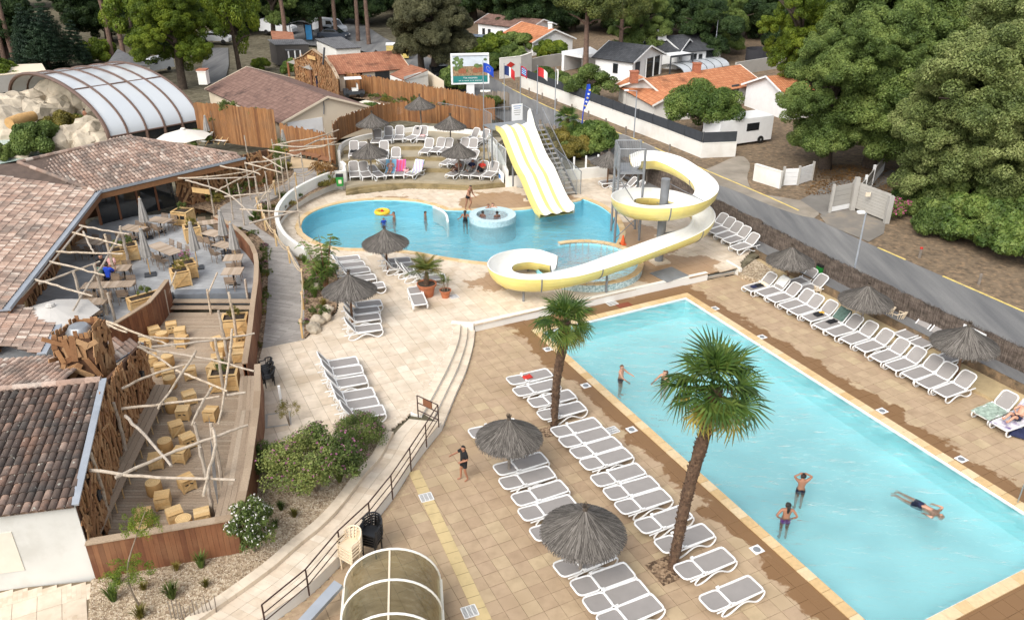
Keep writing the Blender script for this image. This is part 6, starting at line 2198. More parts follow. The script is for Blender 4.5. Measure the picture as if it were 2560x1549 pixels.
crates=[('G',670,365,'far left crate stool at the curved plank wall'),('G',870,310,'farthest crate stool towards the stair'),('G',970,375,'pale crate stool right of the farthest log'),('G',990,470,'tall looking crate stool under the first branch'),('G',565,500,'crate stool against the curved plank wall'),('G',635,690,'crate stool at the corner of the clad wall'),('G',740,790,'crate stool left of the middle log'),('G',830,860,'crate stool in front of the middle log'),('G',1085,835,'crate stool in the middle of the deck'),('G',1075,1120,'crate stool at the end of the wall bench'),('G',1005,1300,'crate stool with a cut symbol beside the bench'),('G',1330,1310,'crate stool beside the long beam'),('G',1395,490,'crate stool left of the tall pine box'),('G',1665,445,'crate stool under the tall pine box'),('G',1660,560,'upper of two pale crates at the right wall'),('G',1655,640,'lower of two pale crates at the right wall'),('G',1405,690,'pale crate stool between the posts'),('G',1365,800,'crate stool behind the near planter'),('H',1075,75,'crate stool near the narrow bench'),('H',1205,215,'crate stool turned askew under the thin branch'),('H',845,440,'crate stool with letters cut in its side'),('H',1125,370,'crate stool with a bird shape cut in its side'),('H',1190,685,'crate stool turned like a diamond under the long branch'),('H',920,880,'crate stool behind the feathery tree'),('H',1060,1060,'crate stool under the feathery tree'),('H',705,1075,'crate stool in the near left corner of the deck'),('H',1370,1075,'crate stool at the near right post')]
for i,(k,x,y,lab)in enumerate(crates):
 p=W(k,x,y,ZD+.46)
 rz=random.choice([.15,.4,.6,-.1,.3])if 'diamond' not in lab and 'askew' not in lab else .75
 t=make(CR,'crate_stool',lab,'stool',(p.x,p.y,ZD),rz,'pine crate stools on the timber deck',1.0)
 if i%3==1:
  for q_ in range(2):
   put('cut_out',unit_box('black'),t,(-.08+.16*q_,-.24,.30),(0,.5*q_,0),(.10,.006,.045))
LOGB=MB().lathe([(.235,0),(.25,.05),(.245,.44),(.235,.46)],18).mesh('bark','log',True)
LOGT=MB().lathe([(0,.462),(.236,.462)],18).mesh('cut_face','logend')
LOGR=MB()
for r in(.06,.12,.18):
 LOGR.lathe([(r,.4635),(r+.012,.4635)],18)
LOGR=LOGR.mesh('growth_ring','log')
for k,x,y,lab in(('G',760,425,'farthest log stool ringed by crates'),('G',825,690,'log stool near the clad corner'),('G',850,945,'log stool in the middle of the deck'),('G',1460,565,'log stool between the right hand posts'),('G',870,1210,'log stool at the bench end'),('H',950,270,'log stool beside the narrow bench'),('H',820,740,'log stool with wide growth rings'),('H',1165,1150,'log stool at the near plank wall'),('H',660,1250,'log stool in the corner of the plank wall')):
 p=W(k,x,y,ZD+.46)
 make([('bark',LOGB),('cut_face',LOGT),('growth_ring',LOGR)],'log_stool',lab,'stool',(p.x,p.y,ZD),random.random()*3,'log stools on the timber deck')
def planter(k,x,y,z,w,d,h,rz,lab):
 p=W(k,x,y,z+h)
 sp=crate_spec(w,d,h)[3:]
 t=make(sp,'pine_planter',lab,'planter',(p.x,p.y,z),rz,'pine box planters')
 for a,(l,o,ax_)in enumerate(((w,d/2-.05,0),(w,-d/2+.05,0),(d,w/2-.05,1),(d,-w/2+.05,1))):
  put('rim_board',unit_box('crate'),t,(0,o,h)if ax_==0 else(o,0,h),(0,0,0 if ax_==0 else PI/2),(l if ax_==0 else l-.2,.10,.03))
 put('soil',unit_box('soil'),t,(0,0,h-.09),(0,0,0),(w-.12,d-.12,.04))
 return p
PLANTERS=[('F',1360,240,ZT,1.0,.85,.85,R(-14),'pine planter with two bin openings by the doors'),('F',1480,450,ZT,.85,.8,.85,R(28),'pine planter at the right of the terrace'),('F',640,700,ZT,.85,.8,.8,R(28),'far pine planter beside the branch pergola'),('F',500,760,ZT,.85,.8,.8,R(20),'near pine planter beside the branch pergola'),('F',1320,1030,ZT,.85,.8,.8,R(30),'pine planter at the head of the stair'),('F',1410,930,ZT,.85,.8,.8,R(30),'pine planter with pink flowers'),('F',860,1380,ZT,1.5,.65,.6,R(40),'long pine planter behind the curved plank wall'),('G',1610,240,ZD,1.1,.8,.95,R(10),'tall pine planter at the right end of the deck stair'),('G',1480,880,ZD,1.1,.7,.75,R(10),'pine planter under the long beam')]
PPOS=[]
for a in PLANTERS:
 PPOS.append((planter(*a),a))
for q_ in range(2):
 p=PPOS[0][0]
 c_=Vector((p.x-.22+.42*q_+.12,p.y-.40,ZT+.55))
t=PPOS[0][0]
pb=bpy.data.objects['pine_planter']
for q_ in range(2):
 put('opening',unit_box('black'),pb,(.06+.36*q_-.2,-.435,.56),(0,0,0),(.26,.02,.2))
# rustic pergolas of peeled branches
def branch(parent,pts,r,name='branch'):
 P_=smooth_path(pts,5)
 rr=random.Random(int(pts[0][0]*977))
 P_=[p+Vector((rr.uniform(-.02,.02),rr.uniform(-.02,.02),rr.uniform(-.02,.02)))for p in P_]
 n=len(P_)
 MB().tube(P_,[r*(1.1-.35*i/n)for i in range(n)],7).build(name,'branch',parent,True)
PG1=thing('branch_pergola','rustic pergola of crossed pale branches over the timber deck','pergola')
zb=3.15
for ln in([(120,290),(520,445),(920,590)],[(500,455),(840,490),(1540,498)],[(650,590),(1310,520),(1850,432)],[(45,285),(365,425)],[(510,570),(740,640),(1330,735),(1840,872)],[(490,585),(700,700),(890,830)],[(935,865),(1180,960),(1525,1105)],[(295,1075),(700,900),(1085,790)],[(1170,640),(930,1000),(725,1310)],[(300,1310),(900,1240),(1440,1165)],[(1345,1070),(1210,1290),(1120,1500)],[(1590,390),(1550,700),(1500,1100),(1425,1491)],[(1530,1150),(1740,1118)]):
 branch(PG1,[W('G',x,y,zb+random.uniform(-.08,.08))for x,y in ln],.044)
for ln in([(1500,130),(1530,330),(1450,640),(1395,900)],[(510,0),(740,220),(1035,555)],[(120,608),(700,672),(1750,722)],[(390,690),(980,430),(1500,240),(1900,92)]):
 branch(PG1,[W('H',x,y,zb+random.uniform(-.08,.08))for x,y in ln],.05)
for k,x,y,h in(('H',340,1185,2.6),('H',545,505,2.4),('G',285,1475,2.4),('H',1505,1115,2.6),('H',1615,835,2.6),('H',1420,690,2.2),('G',1500,1160,2.5),('G',1540,800,2.5),('G',275,545,2.4),('G',1650,560,2.5),('G',640,1140,2.3)):
 p=W(k,x,y,ZD)
 branch(PG1,[(p.x,p.y,ZD),(p.x+.03,p.y,ZD+h*.5),(p.x,p.y+.03,ZD+h)],.065,'post')
m=MB()
a,b=W('H',1500,230,ZD+.1),W('H',1560,1010,ZD+.1)
for i in range(34):
 p=a.lerp(b,i/33)
 m.tube([(p.x,p.y,ZD),(p.x,p.y,ZD+1.0)],.006,3,cap=False)
for i in range(7):
 m.tube([(a.x,a.y,ZD+.05+i*.15),(b.x,b.y,ZD+.05+i*.15)],.006,3,cap=False)
m.build('wire_mesh','steel',PG1)
PG2=thing('branch_pergola','branch pergola leaning on the eaves over the dining tables','pergola')
for ln in([(570,180,3.4),(740,215,3.4),(925,245,3.5)],[(520,235,3.4),(700,280,3.4),(880,325,3.4)],[(400,372,3.4),(640,378,3.4),(880,385,3.4)],[(355,440,3.4),(560,490,3.4),(745,540,3.4)],[(245,568,3.4),(450,625,3.4),(665,690,3.4)],[(600,230,3.3),(640,320,3.3),(680,388,3.3)],[(280,600,3.3),(500,520,3.3),(720,440,3.3)],[(860,240,3.2),(760,420,3.2),(640,600,3.2),(520,790,3.2)],[(590,190,3.35),(350,470,3.3),(90,770,3.3)]):
 branch(PG2,[W('10',x,y,z)for x,y,z in ln],.048)
for xb,yb,xt,yt in((935,515,860,170),(830,580,765,265),(765,820,660,415),(625,880,580,605)):
 p=W('10',xb,yb,ZT)
 branch(PG2,[(p.x,p.y,ZT),(p.x+.02,p.y,ZT+1.2),(p.x,p.y,ZT+2.45)],.075,'post')
PG3=thing('branch_pergola','long branch pergola with rope along the upper path','pergola')
zc=3.4
for ln in([(85,878),(390,870),(1060,790)],[(130,880),(500,890),(1120,868)],[(180,905),(430,975),(700,1070),(900,1215),(1090,1395)],[(640,720),(1080,795),(1180,840)],[(970,690),(1330,640),(1720,560)],[(980,675),(1460,810)],[(1210,595),(1480,750)],[(700,1130),(1320,1065)],[(580,1060),(820,930),(1340,680)],[(910,1290),(1260,1315),(1740,1330)],[(1310,1030),(1100,1260)],[(1030,1480),(1720,1310)],[(1340,435),(1760,465),(2260,420)],[(1390,430),(1900,340),(2220,240)],[(1560,520),(1990,460),(2180,395)],[(1280,510),(1730,600)],[(1900,385),(2190,350)],[(1750,460),(2040,340)]):
 branch(PG3,[W('I',x,y,zc+random.uniform(-.1,.1))for x,y in ln],.045)
for x,y in((230,1190),(560,1370),(815,1420),(960,1491),(1140,1180),(1050,790+380),(1310,1310),(1170,1310),(1770,1030),(1700,1520),(2110,740),(2180,680),(2070,640),(1440,1200),(1500,1080),(1570,1100),(740,1010),(1030,770),(1390,830),(1310,1500)):
 p=W('I',x,y,1.0)
 branch(PG3,[(p.x,p.y,.9),(p.x+.03,p.y,2.2),(p.x,p.y,3.45)],.048,'post')
p=W('I',385,1050,2.6)
tag(MB().box((p.x,p.y,2.6),(1.25,.04,.3),-.35).build('sign_board','crate'),'plain pale pine board hanging from the pergola','sign')
RF=thing('rope_fence','thick rope slung between stakes along the grey ramp','rope fence')
stk=[W('C',575,1400,.42),W('C',590,1050,.5),W('C',585,760,.6),W('C',420,480,.7),W('C',255,270,.8),W('C',120,60,.9),W('I',1210,1420,.95),W('I',1150,1330,1.0),W('I',1380,1100,1.05),W('I',1660,990,1.1),W('I',1940,870,1.15)]
for i,p in enumerate(stk):
 MB().tube([(p.x,p.y,p.z-.1),(p.x,p.y,p.z+.95)],.05,7).build('stake','crate',RF)
 MB().lathe([(.07,.78),(.085,.82),(.085,.90),(.07,.94)],10,tuple(p)).build('rope_binding','rope',RF)
for a,b in zip(stk,stk[1:]):
 for h,sag in((.88,.22),(.78,.34)):
  pts=[Vector((a.x,a.y,a.z+h)).lerp(Vector((b.x,b.y,b.z+h)),t/10)-Vector((0,0,sag*4*(t/10)*(1-t/10)))for t in range(11)]
  MB().tube(pts,.022,6).build('rope','rope',RF,True)
# wicker seats, deckchairs, golf cart
wk=MB()
for i in range(7):
 wk.box((0,-.05+.0*i,.30+.0*i),(.01,.01,.01))
wseat=MB().box((0,0,.22),(.62,.75,.06)).mesh('seat','wicker' if 'wicker' in MT else 'chair')
MT['wicker']=plain('brown_wicker',(.25,.12,.06),.8,.2,12,bmp=.5)
wseat=MB().box((0,-.1,.24),(.62,.8,.06)).mesh('seat','wicker')
wback=MB()
for i in range(6):
 wback.box((0,.30+.055*i,.32+.11*i),(.62,.04,.095))
wback=wback.mesh('backrest','wicker')
wleg=MB().box((0,0,.1),(.05,.7,.2)).mesh('leg','wicker')
for i,(x,y)in enumerate(((1610,560),(1690,580),(1780,575),(1860,590),(1935,610),(2020,640),(2100,660))):
 p=W('I',x,y,1.25)
 make([('seat',wseat),('backrest',wback),('leg',wleg,(.28,-.1,0)),('leg',wleg,(-.28,-.1,0))],'wicker_seat','low brown wicker seat at the picket fence, %s from the left'%ORD[i],'chair',(p.x,p.y,1.2),R(-8),'wicker seats on the sand',.9)
dseat=MB().add([(-.3,-.55,.28),(.3,-.55,.28),(.3,.1,.22),(-.3,.1,.22)],[(0,1,2,3)]).mesh('seat','whitecloth')
dback=MB().add([(-.3,.1,.22),(.3,.1,.22),(.3,.55,.85),(-.3,.55,.85)],[(0,1,2,3)]).mesh('backrest','whitecloth')
dfr=MB().tube([(-.32,-.55,0),(-.32,.6,.9),(.32,.6,.9),(.32,-.55,0)],.022,5).mesh('frame','crate')
for i,(x,y)in enumerate(((180,400),(290,410),(470,410),(560,395),(640,395),(715,405))):
 p=W('I',x,y,1.0)
 make([('seat',dseat),('backrest',dback),('frame',dfr)],'deckchair','cream canvas deckchair beside the glass vault, %s from the left'%ORD[i],'deckchair',(p.x,p.y,.95),R(-25),'cream deckchairs by the vault')
p=W('S4',1210,790,.9)
GT=thing('golf_cart','small golf cart with white canopy beside the picket fence','golf cart',(p.x,p.y,.85),R(15))
MB().box((0,0,.42),(2.0,1.0,.28)).box((-.75,0,.62),(.5,.95,.2)).build('body','dark_frame',GT)
MB().box((.1,0,.68),(.55,.95,.16)).box((.35,0,.95),(.12,.95,.5)).build('seat','whitecloth',GT)
MB().box((0,0,1.75),(1.6,1.1,.06)).build('canopy','bright',GT)
for sx_ in(-.72,.72):
 for sy_ in(-.48,.48):
  MB().tube([(sx_,sy_,.6),(sx_*.95,sy_,1.73)],.02,5).build('pillar','black',GT)
wheel=MB().lathe([(.06,-.09),(.2,-.09),(.22,0),(.2,.09),(.06,.09)],14).mesh('wheel','black',True)
for sx_ in(-.68,.68):
 for sy_ in(-.45,.45):
  put('wheel',wheel,GT,(sx_,sy_,.22),(PI/2,0,0))
# buildings in the background
def uv_quad(pts,mat,name,parent,th=.08):
 """roof sheet with UVs in metres; pts: eave A, eave B, ridge B, ridge A"""
 me=bpy.data.meshes.new(name)
 A,B=Vector(pts[0]),Vector(pts[1])
 u=(B-A).normalized()
 n=(Vector(pts[2])-B).cross(u)
 n.normalize()
 v=u.cross(n).normalized()
 if v.z<0:
  v=-v
 if n.z<0:
  n=-n
 k=len(pts)
 low=[Vector(p)-n*th for p in pts]
 me.from_pydata([tuple(p)for p in pts]+[tuple(p)for p in low],[],[tuple(range(k))]+[tuple(range(2*k-1,k-1,-1))]+[(i,k+i,k+(i+1)%k,(i+1)%k)for i in range(k)])
 uvl=me.uv_layers.new(name='UVMap')
 co=[Vector(p)for p in pts]+low
 for lp in me.loops:
  d=co[lp.vertex_index]-A
  uvl.data[lp.index].uv=(d.dot(u),d.dot(v))
 me.materials.append(MT[mat])
 me.update()
 return put(name,me,parent)
def gable(name,label,A,B,hw,ze,zr,z0,roof,wall,over=.35,cat='house',inset=.0):
 """A-B: near eave line (plan); the ridge runs hw further from the camera"""
 t=thing(name,label,cat)
 A,B=Vector((A.x,A.y,0)),Vector((B.x,B.y,0))
 d=(B-A).normalized()
 n=Vector((-d.y,d.x,0))
 if n.dot(Vector((0,1,0)))<0 or(abs(n.y)<.3 and n.x<0):
  n=-n
 z=lambda p,h:Vector((p.x,p.y,h))
 rs=(zr-ze)/hw
 a_,b_=A-d*over,B+d*over
 uv_quad([z(a_-n*over,ze-rs*over),z(b_-n*over,ze-rs*over),z(b_+n*hw,zr),z(a_+n*hw,zr)],roof,'roof',t)
 uv_quad([z(b_+n*(2*hw+over),ze-rs*over),z(a_+n*(2*hw+over),ze-rs*over),z(a_+n*hw,zr-.005),z(b_+n*hw,zr-.005)],roof,'roof',t)
 m=MB()
 c=[A,B,B+n*2*hw,A+n*2*hw]
 m.add([z(p,z0)for p in c]+[z(p,ze-.05)for p in c]+[z(A+n*hw,zr-.09),z(B+n*hw,zr-.09)],[(0,1,5,4),(1,2,6,9,5),(2,3,7,6),(3,0,4,8,7)])
 m.build('wall',wall,t)
 for p in(A,B):
  s=-1 if p is A else 1
  for q0,q1,h0,h1 in((p-n*over,p+n*hw,ze-rs*over,zr),(p+n*(2*hw+over),p+n*hw,ze-rs*over,zr)):
   MB().beam(z(q0+d*s*(over+.02),h0-.03),z(q1+d*s*(over+.02),h1-.03),.04,.16).build('bargeboard',wall if roof!='roof_dark' else 'bright',t)
 t['_d']=0
 return t,A,B,d,n
def opening(t,P,d,n,s,z,w,h,mat='glass',frame='dark_frame',name='window'):
 """window or door on the plane through P along d, facing -n"""
 c=P+d*s-n*.03
 rz=math.atan2(d.y,d.x)
 o=MB().box((0,0,0),(w,.08,h)).build(name,frame,t,False,(c.x,c.y,z),rz)
 put('pane',unit_box(mat),o,(0,-.04 if True else 0,0),(0,0,0),(w-.1,.03,h-.1))
 put('pane',unit_box(mat),o,(0,.04,0),(0,0,0),(w-.1,.03,h-.1))
 return o
def chimney(t,p,z0,h,mat,w=.55):
 MB().box((p[0],p[1],z0+h/2),(w,w,h)).build('chimney',mat,t)
 MB().box((p[0],p[1],z0+h+.04),(w+.1,w+.1,.08)).build('chimney_cap',mat,t)
MT['brick']=plain('brick_red',(.36,.13,.07),.9,.25,9,bmp=.4)
Z0=ZR-.1
h1,A,B,d,n=gable('long_house','long white house with orange tiled roof and brick chimneys across the road',W('02',1120,695,2.3),W('02',1775,590,2.3),3.0,2.3,3.45,Z0,'roof_orange','white')
chimney(h1,V2(A+n*3+d*-1.5),3.2,.95,'brick',.7)
chimney(h1,V2(A+n*3+d*6.2),3.2,.9,'brick',.7)
opening(h1,A,d,n,8.4,1.5,.95,1.9,'dark_frame','dark_frame','door')
opening(h1,A,d,n,4.2,1.6,.9,.9)
h1b,A,B,d,n=gable('house_wing','low white wing with orange roof in front of the long house',W('02',770,600,2.15),W('02',1022,737,2.15),1.75,2.15,2.95,Z0,'roof_orange','white')
opening(h1b,B,n,-d,1.9,1.3,.8,1.3)
h2,A,B,d,n=gable('modern_house','white modern house with anthracite gable roof left of the chimney',W('02',600,402,2.7),W('02',866,437,2.7),3.1,2.7,3.9,Z0,'roof_dark','bright')
opening(h2,A,d,n,2.6,1.7,.6,1.0)
opening(h2,B,n,-d,1.0,1.5,.85,1.9,'dark_frame','dark_frame','door')
opening(h2,B,n,-d,4.2,1.5,3.0,2.1)
for s in(2.6,4.2,5.6):
 p=B+n*s+d*.12
 MB().box((p.x,p.y,1.55),(.12,.12,2.1)).build('pillar','bright',h2)
h2b,A,B,d,n=gable('modern_house','white modern house with anthracite roof right of the white chimney',W('02',1225,365,2.55),W('02',1500,338,2.55),3.3,2.55,3.75,Z0,'roof_dark','bright')
for s,w,h in((1.6,.8,1.2),(2.6,.5,1.0),(4.0,1.2,1.9)):
 opening(h2b,A,d,n,s,1.5,w,h)
chimney(h2b,V2(A+n*3.3-d*.6),3.3,1.0,'bright',.95)
h2c,A,B,d,n=gable('modern_house','dark roofed link between the two white modern house wings',W('02',935,345,2.55),W('02',1190,368,2.55),2.6,2.55,3.55,Z0,'roof_dark','bright')
t=thing('pergola_frame','grey flat roofed garden pergola on the modern house','pergola')
pg=Ws('02',[(1075,385),(1140,405),(1300,385),(1225,370)],2.5)
MB().prism([V2(p)for p in pg],2.42,2.52).build('roof','bright',t)
for p in pg[1:3]:
 MB().box((p.x,p.y,1.5),(.14,.14,2.0)).build('post','dark_frame',t)
MB().beam(pg[1]-Vector((0,0,.05)),pg[2]-Vector((0,0,.05)),.12,.2).build('beam','dark_frame',t)
t=thing('flat_garage','flat roofed white carport left of the modern house','garage')
cp=Ws('02',[(355,370),(600,345),(640,390),(560,410),(400,400)],2.6)
MB().prism([V2(p)for p in Ws('02',[(355,368),(500,395),(640,380),(560,335)],2.6)],2.25,2.6).build('roof','bright',t)
MB().prism([V2(p)for p in Ws('02',[(358,370),(375,373),(560,338),(550,335)],2.6)],Z0,2.3).build('wall','bright',t)
MB().prism([V2(p)for p in Ws('02',[(500,392),(640,378),(600,360),(560,345)],2.6)],Z0,2.3).build('wall','grey_wall',t)
t=thing('long_wall','grey rendered wall behind the white boundary wall','wall')
gw=Ws('02',[(90,525),(230,490),(355,470)],ZR)
m=MB()
wall_along(m,gw,Z0,1.9,.2)
m.build('wall','grey_wall',t)
h3,A,B,d,n=gable('far_house','white house with bright orange roof beyond the green hedge',W('02',-60,238,2.3),W('02',152,294,2.3),2.9,2.3,3.5,Z0,'roof_orange','bright')
opening(h3,B,n,-d,1.2,1.2,1.6,1.2,'grey_wall','bright','door')
chimney(h3,V2(B+n*2.9-d*.8),3.3,.8,'bright',.5)
h4,A,B,d,n=gable('far_house','white house with grey brown roof at the back beside the big oak',W('01',1592,158,2.9),W('01',1960,200,2.9),2.6,2.9,3.7,Z0,'roof_brown','bright')
for s in(1.0,2.0,4.2):
 opening(h4,A,d,n,s,1.5,.45,1.3)
pc=thing('garden_pool_cover','low clear arched pool cover in the garden behind the orange roof','pool cover')
a0,a1=W('02',1230,530,.8),W('02',1560,470,.8)
dd=(a1-a0).normalized()
nn=Vector((-dd.y,dd.x,0))
for i in range(6):
 p,q_=a0.lerp(a1,i/6+.005),a0.lerp(a1,(i+1)/6-.005)
 f=lambda P0:[P0+nn*(2.0*(1-math.cos(PI*k/8)))*.5*1.8+Vector((0,0,.75*math.sin(PI*k/8)))for k in range(9)]
 MB().strip(f(p),f(q_)).build('sheet','polycarb',pc,'all')
 MB().tube(f(p),.03,4).build('rib','dark_frame',pc)
p=W('02',1352,475,ZR)
t=thing('toy_slide','small pink plastic slide in the garden','toy slide',p)
MB().beam((-.9,0,1.0),(.5,-.3,.1),.45,.08).build('chute','fl_pink',t)
MB().tube([(-.95,.1,0),(-.9,.1,1.0)],.03,5).build('ladder','bright',t)
p=W('p',1840,355,ZR)
CV=thing('caravan','white camper half hidden behind the round pine','camper',(p.x,p.y,ZR),R(25))
MB().box((0,0,1.15),(5.2,2.1,1.9)).build('body','bright',CV)
for sx_ in(-1.5,1.5):
 put('wheel',wheel,CV,(sx_,-1.0,.3),(PI/2,0,0),1.4)
MB().box((.6,-1.06,1.4),(1.2,.03,.6)).build('window','glass',CV)
h5,A,B,d,n=gable('tree_house','white house with orange roof glimpsed between the big trees',W('03',150,690,2.6),W('03',560,650,2.6),3,2.6,3.8,Z0,'roof_orange','bright')
h6,A,B,d,n=gable('tree_house','white house half hidden behind the right hand tree',W('03',700,560,2.8),W('03',1460,480,2.8),3.5,2.8,4.0,Z0,'roof_rust','bright')
t=thing('trampoline','round trampoline with dark safety net by the wood','trampoline',W('02',1760,470,ZR))
MB().lathe([(0,.7),(1.5,.7),(1.5,.62)],20).build('bed','black',t)
MB().lathe([(1.5,.7),(1.5,1.9)],20).build('net',plain('net',(.03,.03,.035),.9),t)
t=thing('stone_wall','grey block wall behind the orange roofed house','wall')
m=MB()
wall_along(m,Ws('02',[(1600,540),(1840,500),(1990,480)],ZR),Z0,1.9,.2)
m.build('wall','grey_wall',t)
# buildings of the site
hb,A,B,d,n=gable('gable_building','cream gabled building with brown tiled roof above the terraces',W('S4',315,1103,2.75),W('S4',315,1103,2.75)+(W('S4',0,960,2.75)-W('S4',315,1103,2.75))*3.2,3.9,2.75,4.15,.6,'roof_brown','cream',.25,'building')
GA=W('S4',315,1103,2.75)
gd,gn=d,n
gf=A if(A-Vector((GA.x,GA.y,0))).length<(B-Vector((GA.x,GA.y,0))).length else B
out_=-gd if gf is A else gd
fd=gn
for s,z,w,h,nm,mt,fm in((1.9,1.55,2.9,2.1,'panel','bright','bright'),(6.5,2.1,1.0,1.1,'panel','cap','cap')):
 c=gf+fd*s+out_*.02
 MB().box((0,0,0),(w,.05,h)).build(nm,mt,hb,False,(c.x,c.y,z),math.atan2(fd.y,fd.x))
c=gf+fd*1.9+out_*.05
dr=MB().box((0,0,0),(1.3,.06,1.25)).build('door','alu',hb,False,(c.x,c.y,1.25),math.atan2(fd.y,fd.x))
for sx_,w in((-.32,.3),(.25,.6)):
 for sy_ in(-.03,.03):
  put('pane',unit_box('glass'),dr,(sx_,sy_,0),(0,0,0),(w,.03,1.1))
c=gf+fd*5.0+out_*.05
MB().box((0,0,0),(.28,.03,.25)).build('plaque',bpy.data.materials['banner_blue'],hb,False,(c.x,c.y,1.75),math.atan2(fd.y,fd.x))
c=gf+fd*3.6+out_*.06
MB().tube([Vector((c.x,c.y,3.9))+fd*.5,Vector((c.x,c.y,3.85)),Vector((c.x,c.y,3.4)),Vector((c.x,c.y,2.8))-fd*.1],.04,6).build('pipe','pillar',hb)
ch=W('00',1460,560,3.9)
chimney(hb,(ch.x,ch.y),3.4,1.1,'white',.75)
MB().box((ch.x,ch.y,4.62),(.85,.85,.10)).build('chimney_cap','brick',hb)
he,A,B,d,n=gable('entrance_building','long low building with rust tiled roof behind the picket fence',W('S4',1020,503,2.6),W('S4',1850,432,2.6),3.4,2.6,3.75,.6,'roof_rust','cream',.3,'building')
opening(he,A,d,n,1.6,1.75,1.5,1.5)
opening(he,A,d,n,4.4,1.75,1.5,1.6)
MB().box((*V2(A+d*3.0-n*.04),2.0),(.5,.03,.18),math.atan2(d.y,d.x)).build('sign',bpy.data.materials['banner_blue'],he)
t=thing('annex','small white annex with rust roof right of the entrance building','building')
an=[W('S4',1650,522,2.5),W('S4',1822,592,2.5),W('S4',2116,466,2.9),W('S4',1905,402,2.9)]
uv_quad([an[0],an[1],an[2],an[3]],'roof_rust','roof',t)
MB().prism([V2(p)for p in an],.6,2.42).build('wall','white',t)
MB().prism([V2(an[1]),V2(an[2]),V2(an[2]+Vector((-.1,.2,0)))],2.3,2.8).build('gable_wall','white',t)
a2=[W('S4',2125,520,2.2),W('S4',2315,602,2.2)]
MB().prism([V2(a2[0]),V2(a2[1]),V2(a2[1]+Vector((-1.2,3,0))),V2(a2[0]+Vector((-.6,3,0)))],.6,2.2).build('side_room','cream',t)
t=thing('clad_pavilion','timber clad entrance pavilion with shingle hip roof and carved board','pavilion')
hp=Ws('S4',[(385,372),(662,466),(842,442),(560,330)],2.5)
apx_=W('S4',640,285,3.7)
c_=sum(hp,Vector())/4
for i in range(4):
 a,b=hp[i],hp[(i+1)%4]
 uv_quad([a,b,Vector((apx_.x,apx_.y,3.7))],'shingle','roof',t)
for p in hp[:3]:
 MB().box((p.x,p.y+.2,1.5),(.2,.2,2.0)).build('post','redwood',t)
MB().box((c_.x,c_.y+1.2,1.5),(3.0,.15,1.8),.2).build('back_wall','clad_back',t)
cg=[W('S4',440,300,3.2),W('S4',560,245,3.7),W('S4',690,140,4.6),W('S4',790,270,4.2),W('S4',900,370,3.6),W('S4',1010,450,3.1)]
base=[Vector((-22.5,87,0)),Vector((-21.2,85.6,0)),Vector((-19.8,84.2,0)),Vector((-18.3,82.4,0)),Vector((-17.2,80.6,0)),Vector((-16.4,78.6,0))]
tops=[3.0,3.6,4.5,4.0,3.3,2.7]
m=MB()
for i in range(5):
 a,b=base[i],base[i+1]
 m.add([(a.x,a.y,.5),(b.x,b.y,.5),(b.x,b.y,tops[i+1]),(a.x,a.y,tops[i])],[(0,1,2,3)])
m.build('clad_gable','plank',t)
q=MB()
rr=random.Random(9)
for i in range(420):
 k=rr.randrange(5)
 f=rr.random()
 a,b=base[k],base[k+1]
 p=a.lerp(b,f)
 zt=tops[k]+(tops[k+1]-tops[k])*f
 dd=(b-a).normalized()
 an_=rr.uniform(.5,2.6)
 ex=dd*math.cos(an_)+Vector((0,0,1))*math.sin(an_)
 ey=dd*-math.sin(an_)+Vector((0,0,1))*math.cos(an_)
 q.box(p+Vector((-.05,-.06,rr.uniform(.6,zt-.1))),(rr.uniform(.4,.9),.11,.03),rot=Matrix((ex,ey,ex.cross(ey))).transposed())
q.build('boards','clad',t,kind='stuff')
for a,b,za,zb_ in zip(base,base[1:],tops,tops[1:]):
 MB().beam(Vector((a.x,a.y-.05,za+.04)),Vector((b.x,b.y-.05,zb_+.04)),.3,.07).build('edge_board','rail_wood',t)
sg=base[2]+Vector((-.2,-.25,3.75))
MB().box(tuple(sg),(1.5,.06,.35),math.atan2((base[3]-base[1]).y,(base[3]-base[1]).x)).build('sign','crate',t)
MB().tube([base[3]+Vector((-.2,-.3,3.4)),base[3]+Vector((.1,-.3,5.0))],.10,7).build('pole','dark_frame',t)
def flat_box(name,label,px,ze,roof,wall,z0=.6,mono=.25,cat='cabin'):
 t=thing(name,label,cat)
 P_=[W(*a,ze)for a in px]
 c=sum(P_,Vector())/4
 uv_quad([Vector((p.x+(p.x-c.x)*.06,p.y+(p.y-c.y)*.06,ze+(mono if i>1 else 0)))for i,p in enumerate(P_)],roof,'roof',t)
 MB().prism([V2(p)for p in P_],z0,ze-.08).build('wall',wall,t)
 return t,P_
MT['dark_clad']=pieces('dark_timber',[(0,(.05,.045,.042)),(1,(.085,.075,.068))],.8,'world',.4)
flat_box('cabin','grey flat roofed cabin with white side behind the clad pavilion',[('S4',985,203),('S4',1282,186),('S4',1050,88),('S4',745,112)],2.9,'roof_grey','white')
flat_box('cabin','dark timber cabin with flat grey roof behind the pavilion',[('S4',240,158),('S4',645,150),('S4',560,118),('S4',160,122)],2.9,'roof_grey','dark_clad')
t,P_=flat_box('cabin','low grey cabin with white trimmed windows beside the pavilion',[('S4',375,232),('S4',600,215),('S4',600,190),('S4',345,205)],2.3,'roof_grey','dark_clad')
for f in(.1,.45,.75):
 p=P_[0].lerp(P_[1],f)
 MB().box((p.x,p.y-.05,1.5),(.16,.05,1.5)).build('trim','bright',t)
flat_box('cabin','cabin with dull red sloping roof near the parked vans',[('S4',210,105),('S4',470,118),('S4',450,30),('S4',190,15)],2.9,'roof_rust','dark_clad')
flat_box('cabin','pale grey tent cabin behind the dark conifer',[('00',770,460),('00',1070,468),('00',900,395),('00',850,370)],2.3,'zincroof' if 'zincroof' in MT else 'roof_grey','grey_wall')
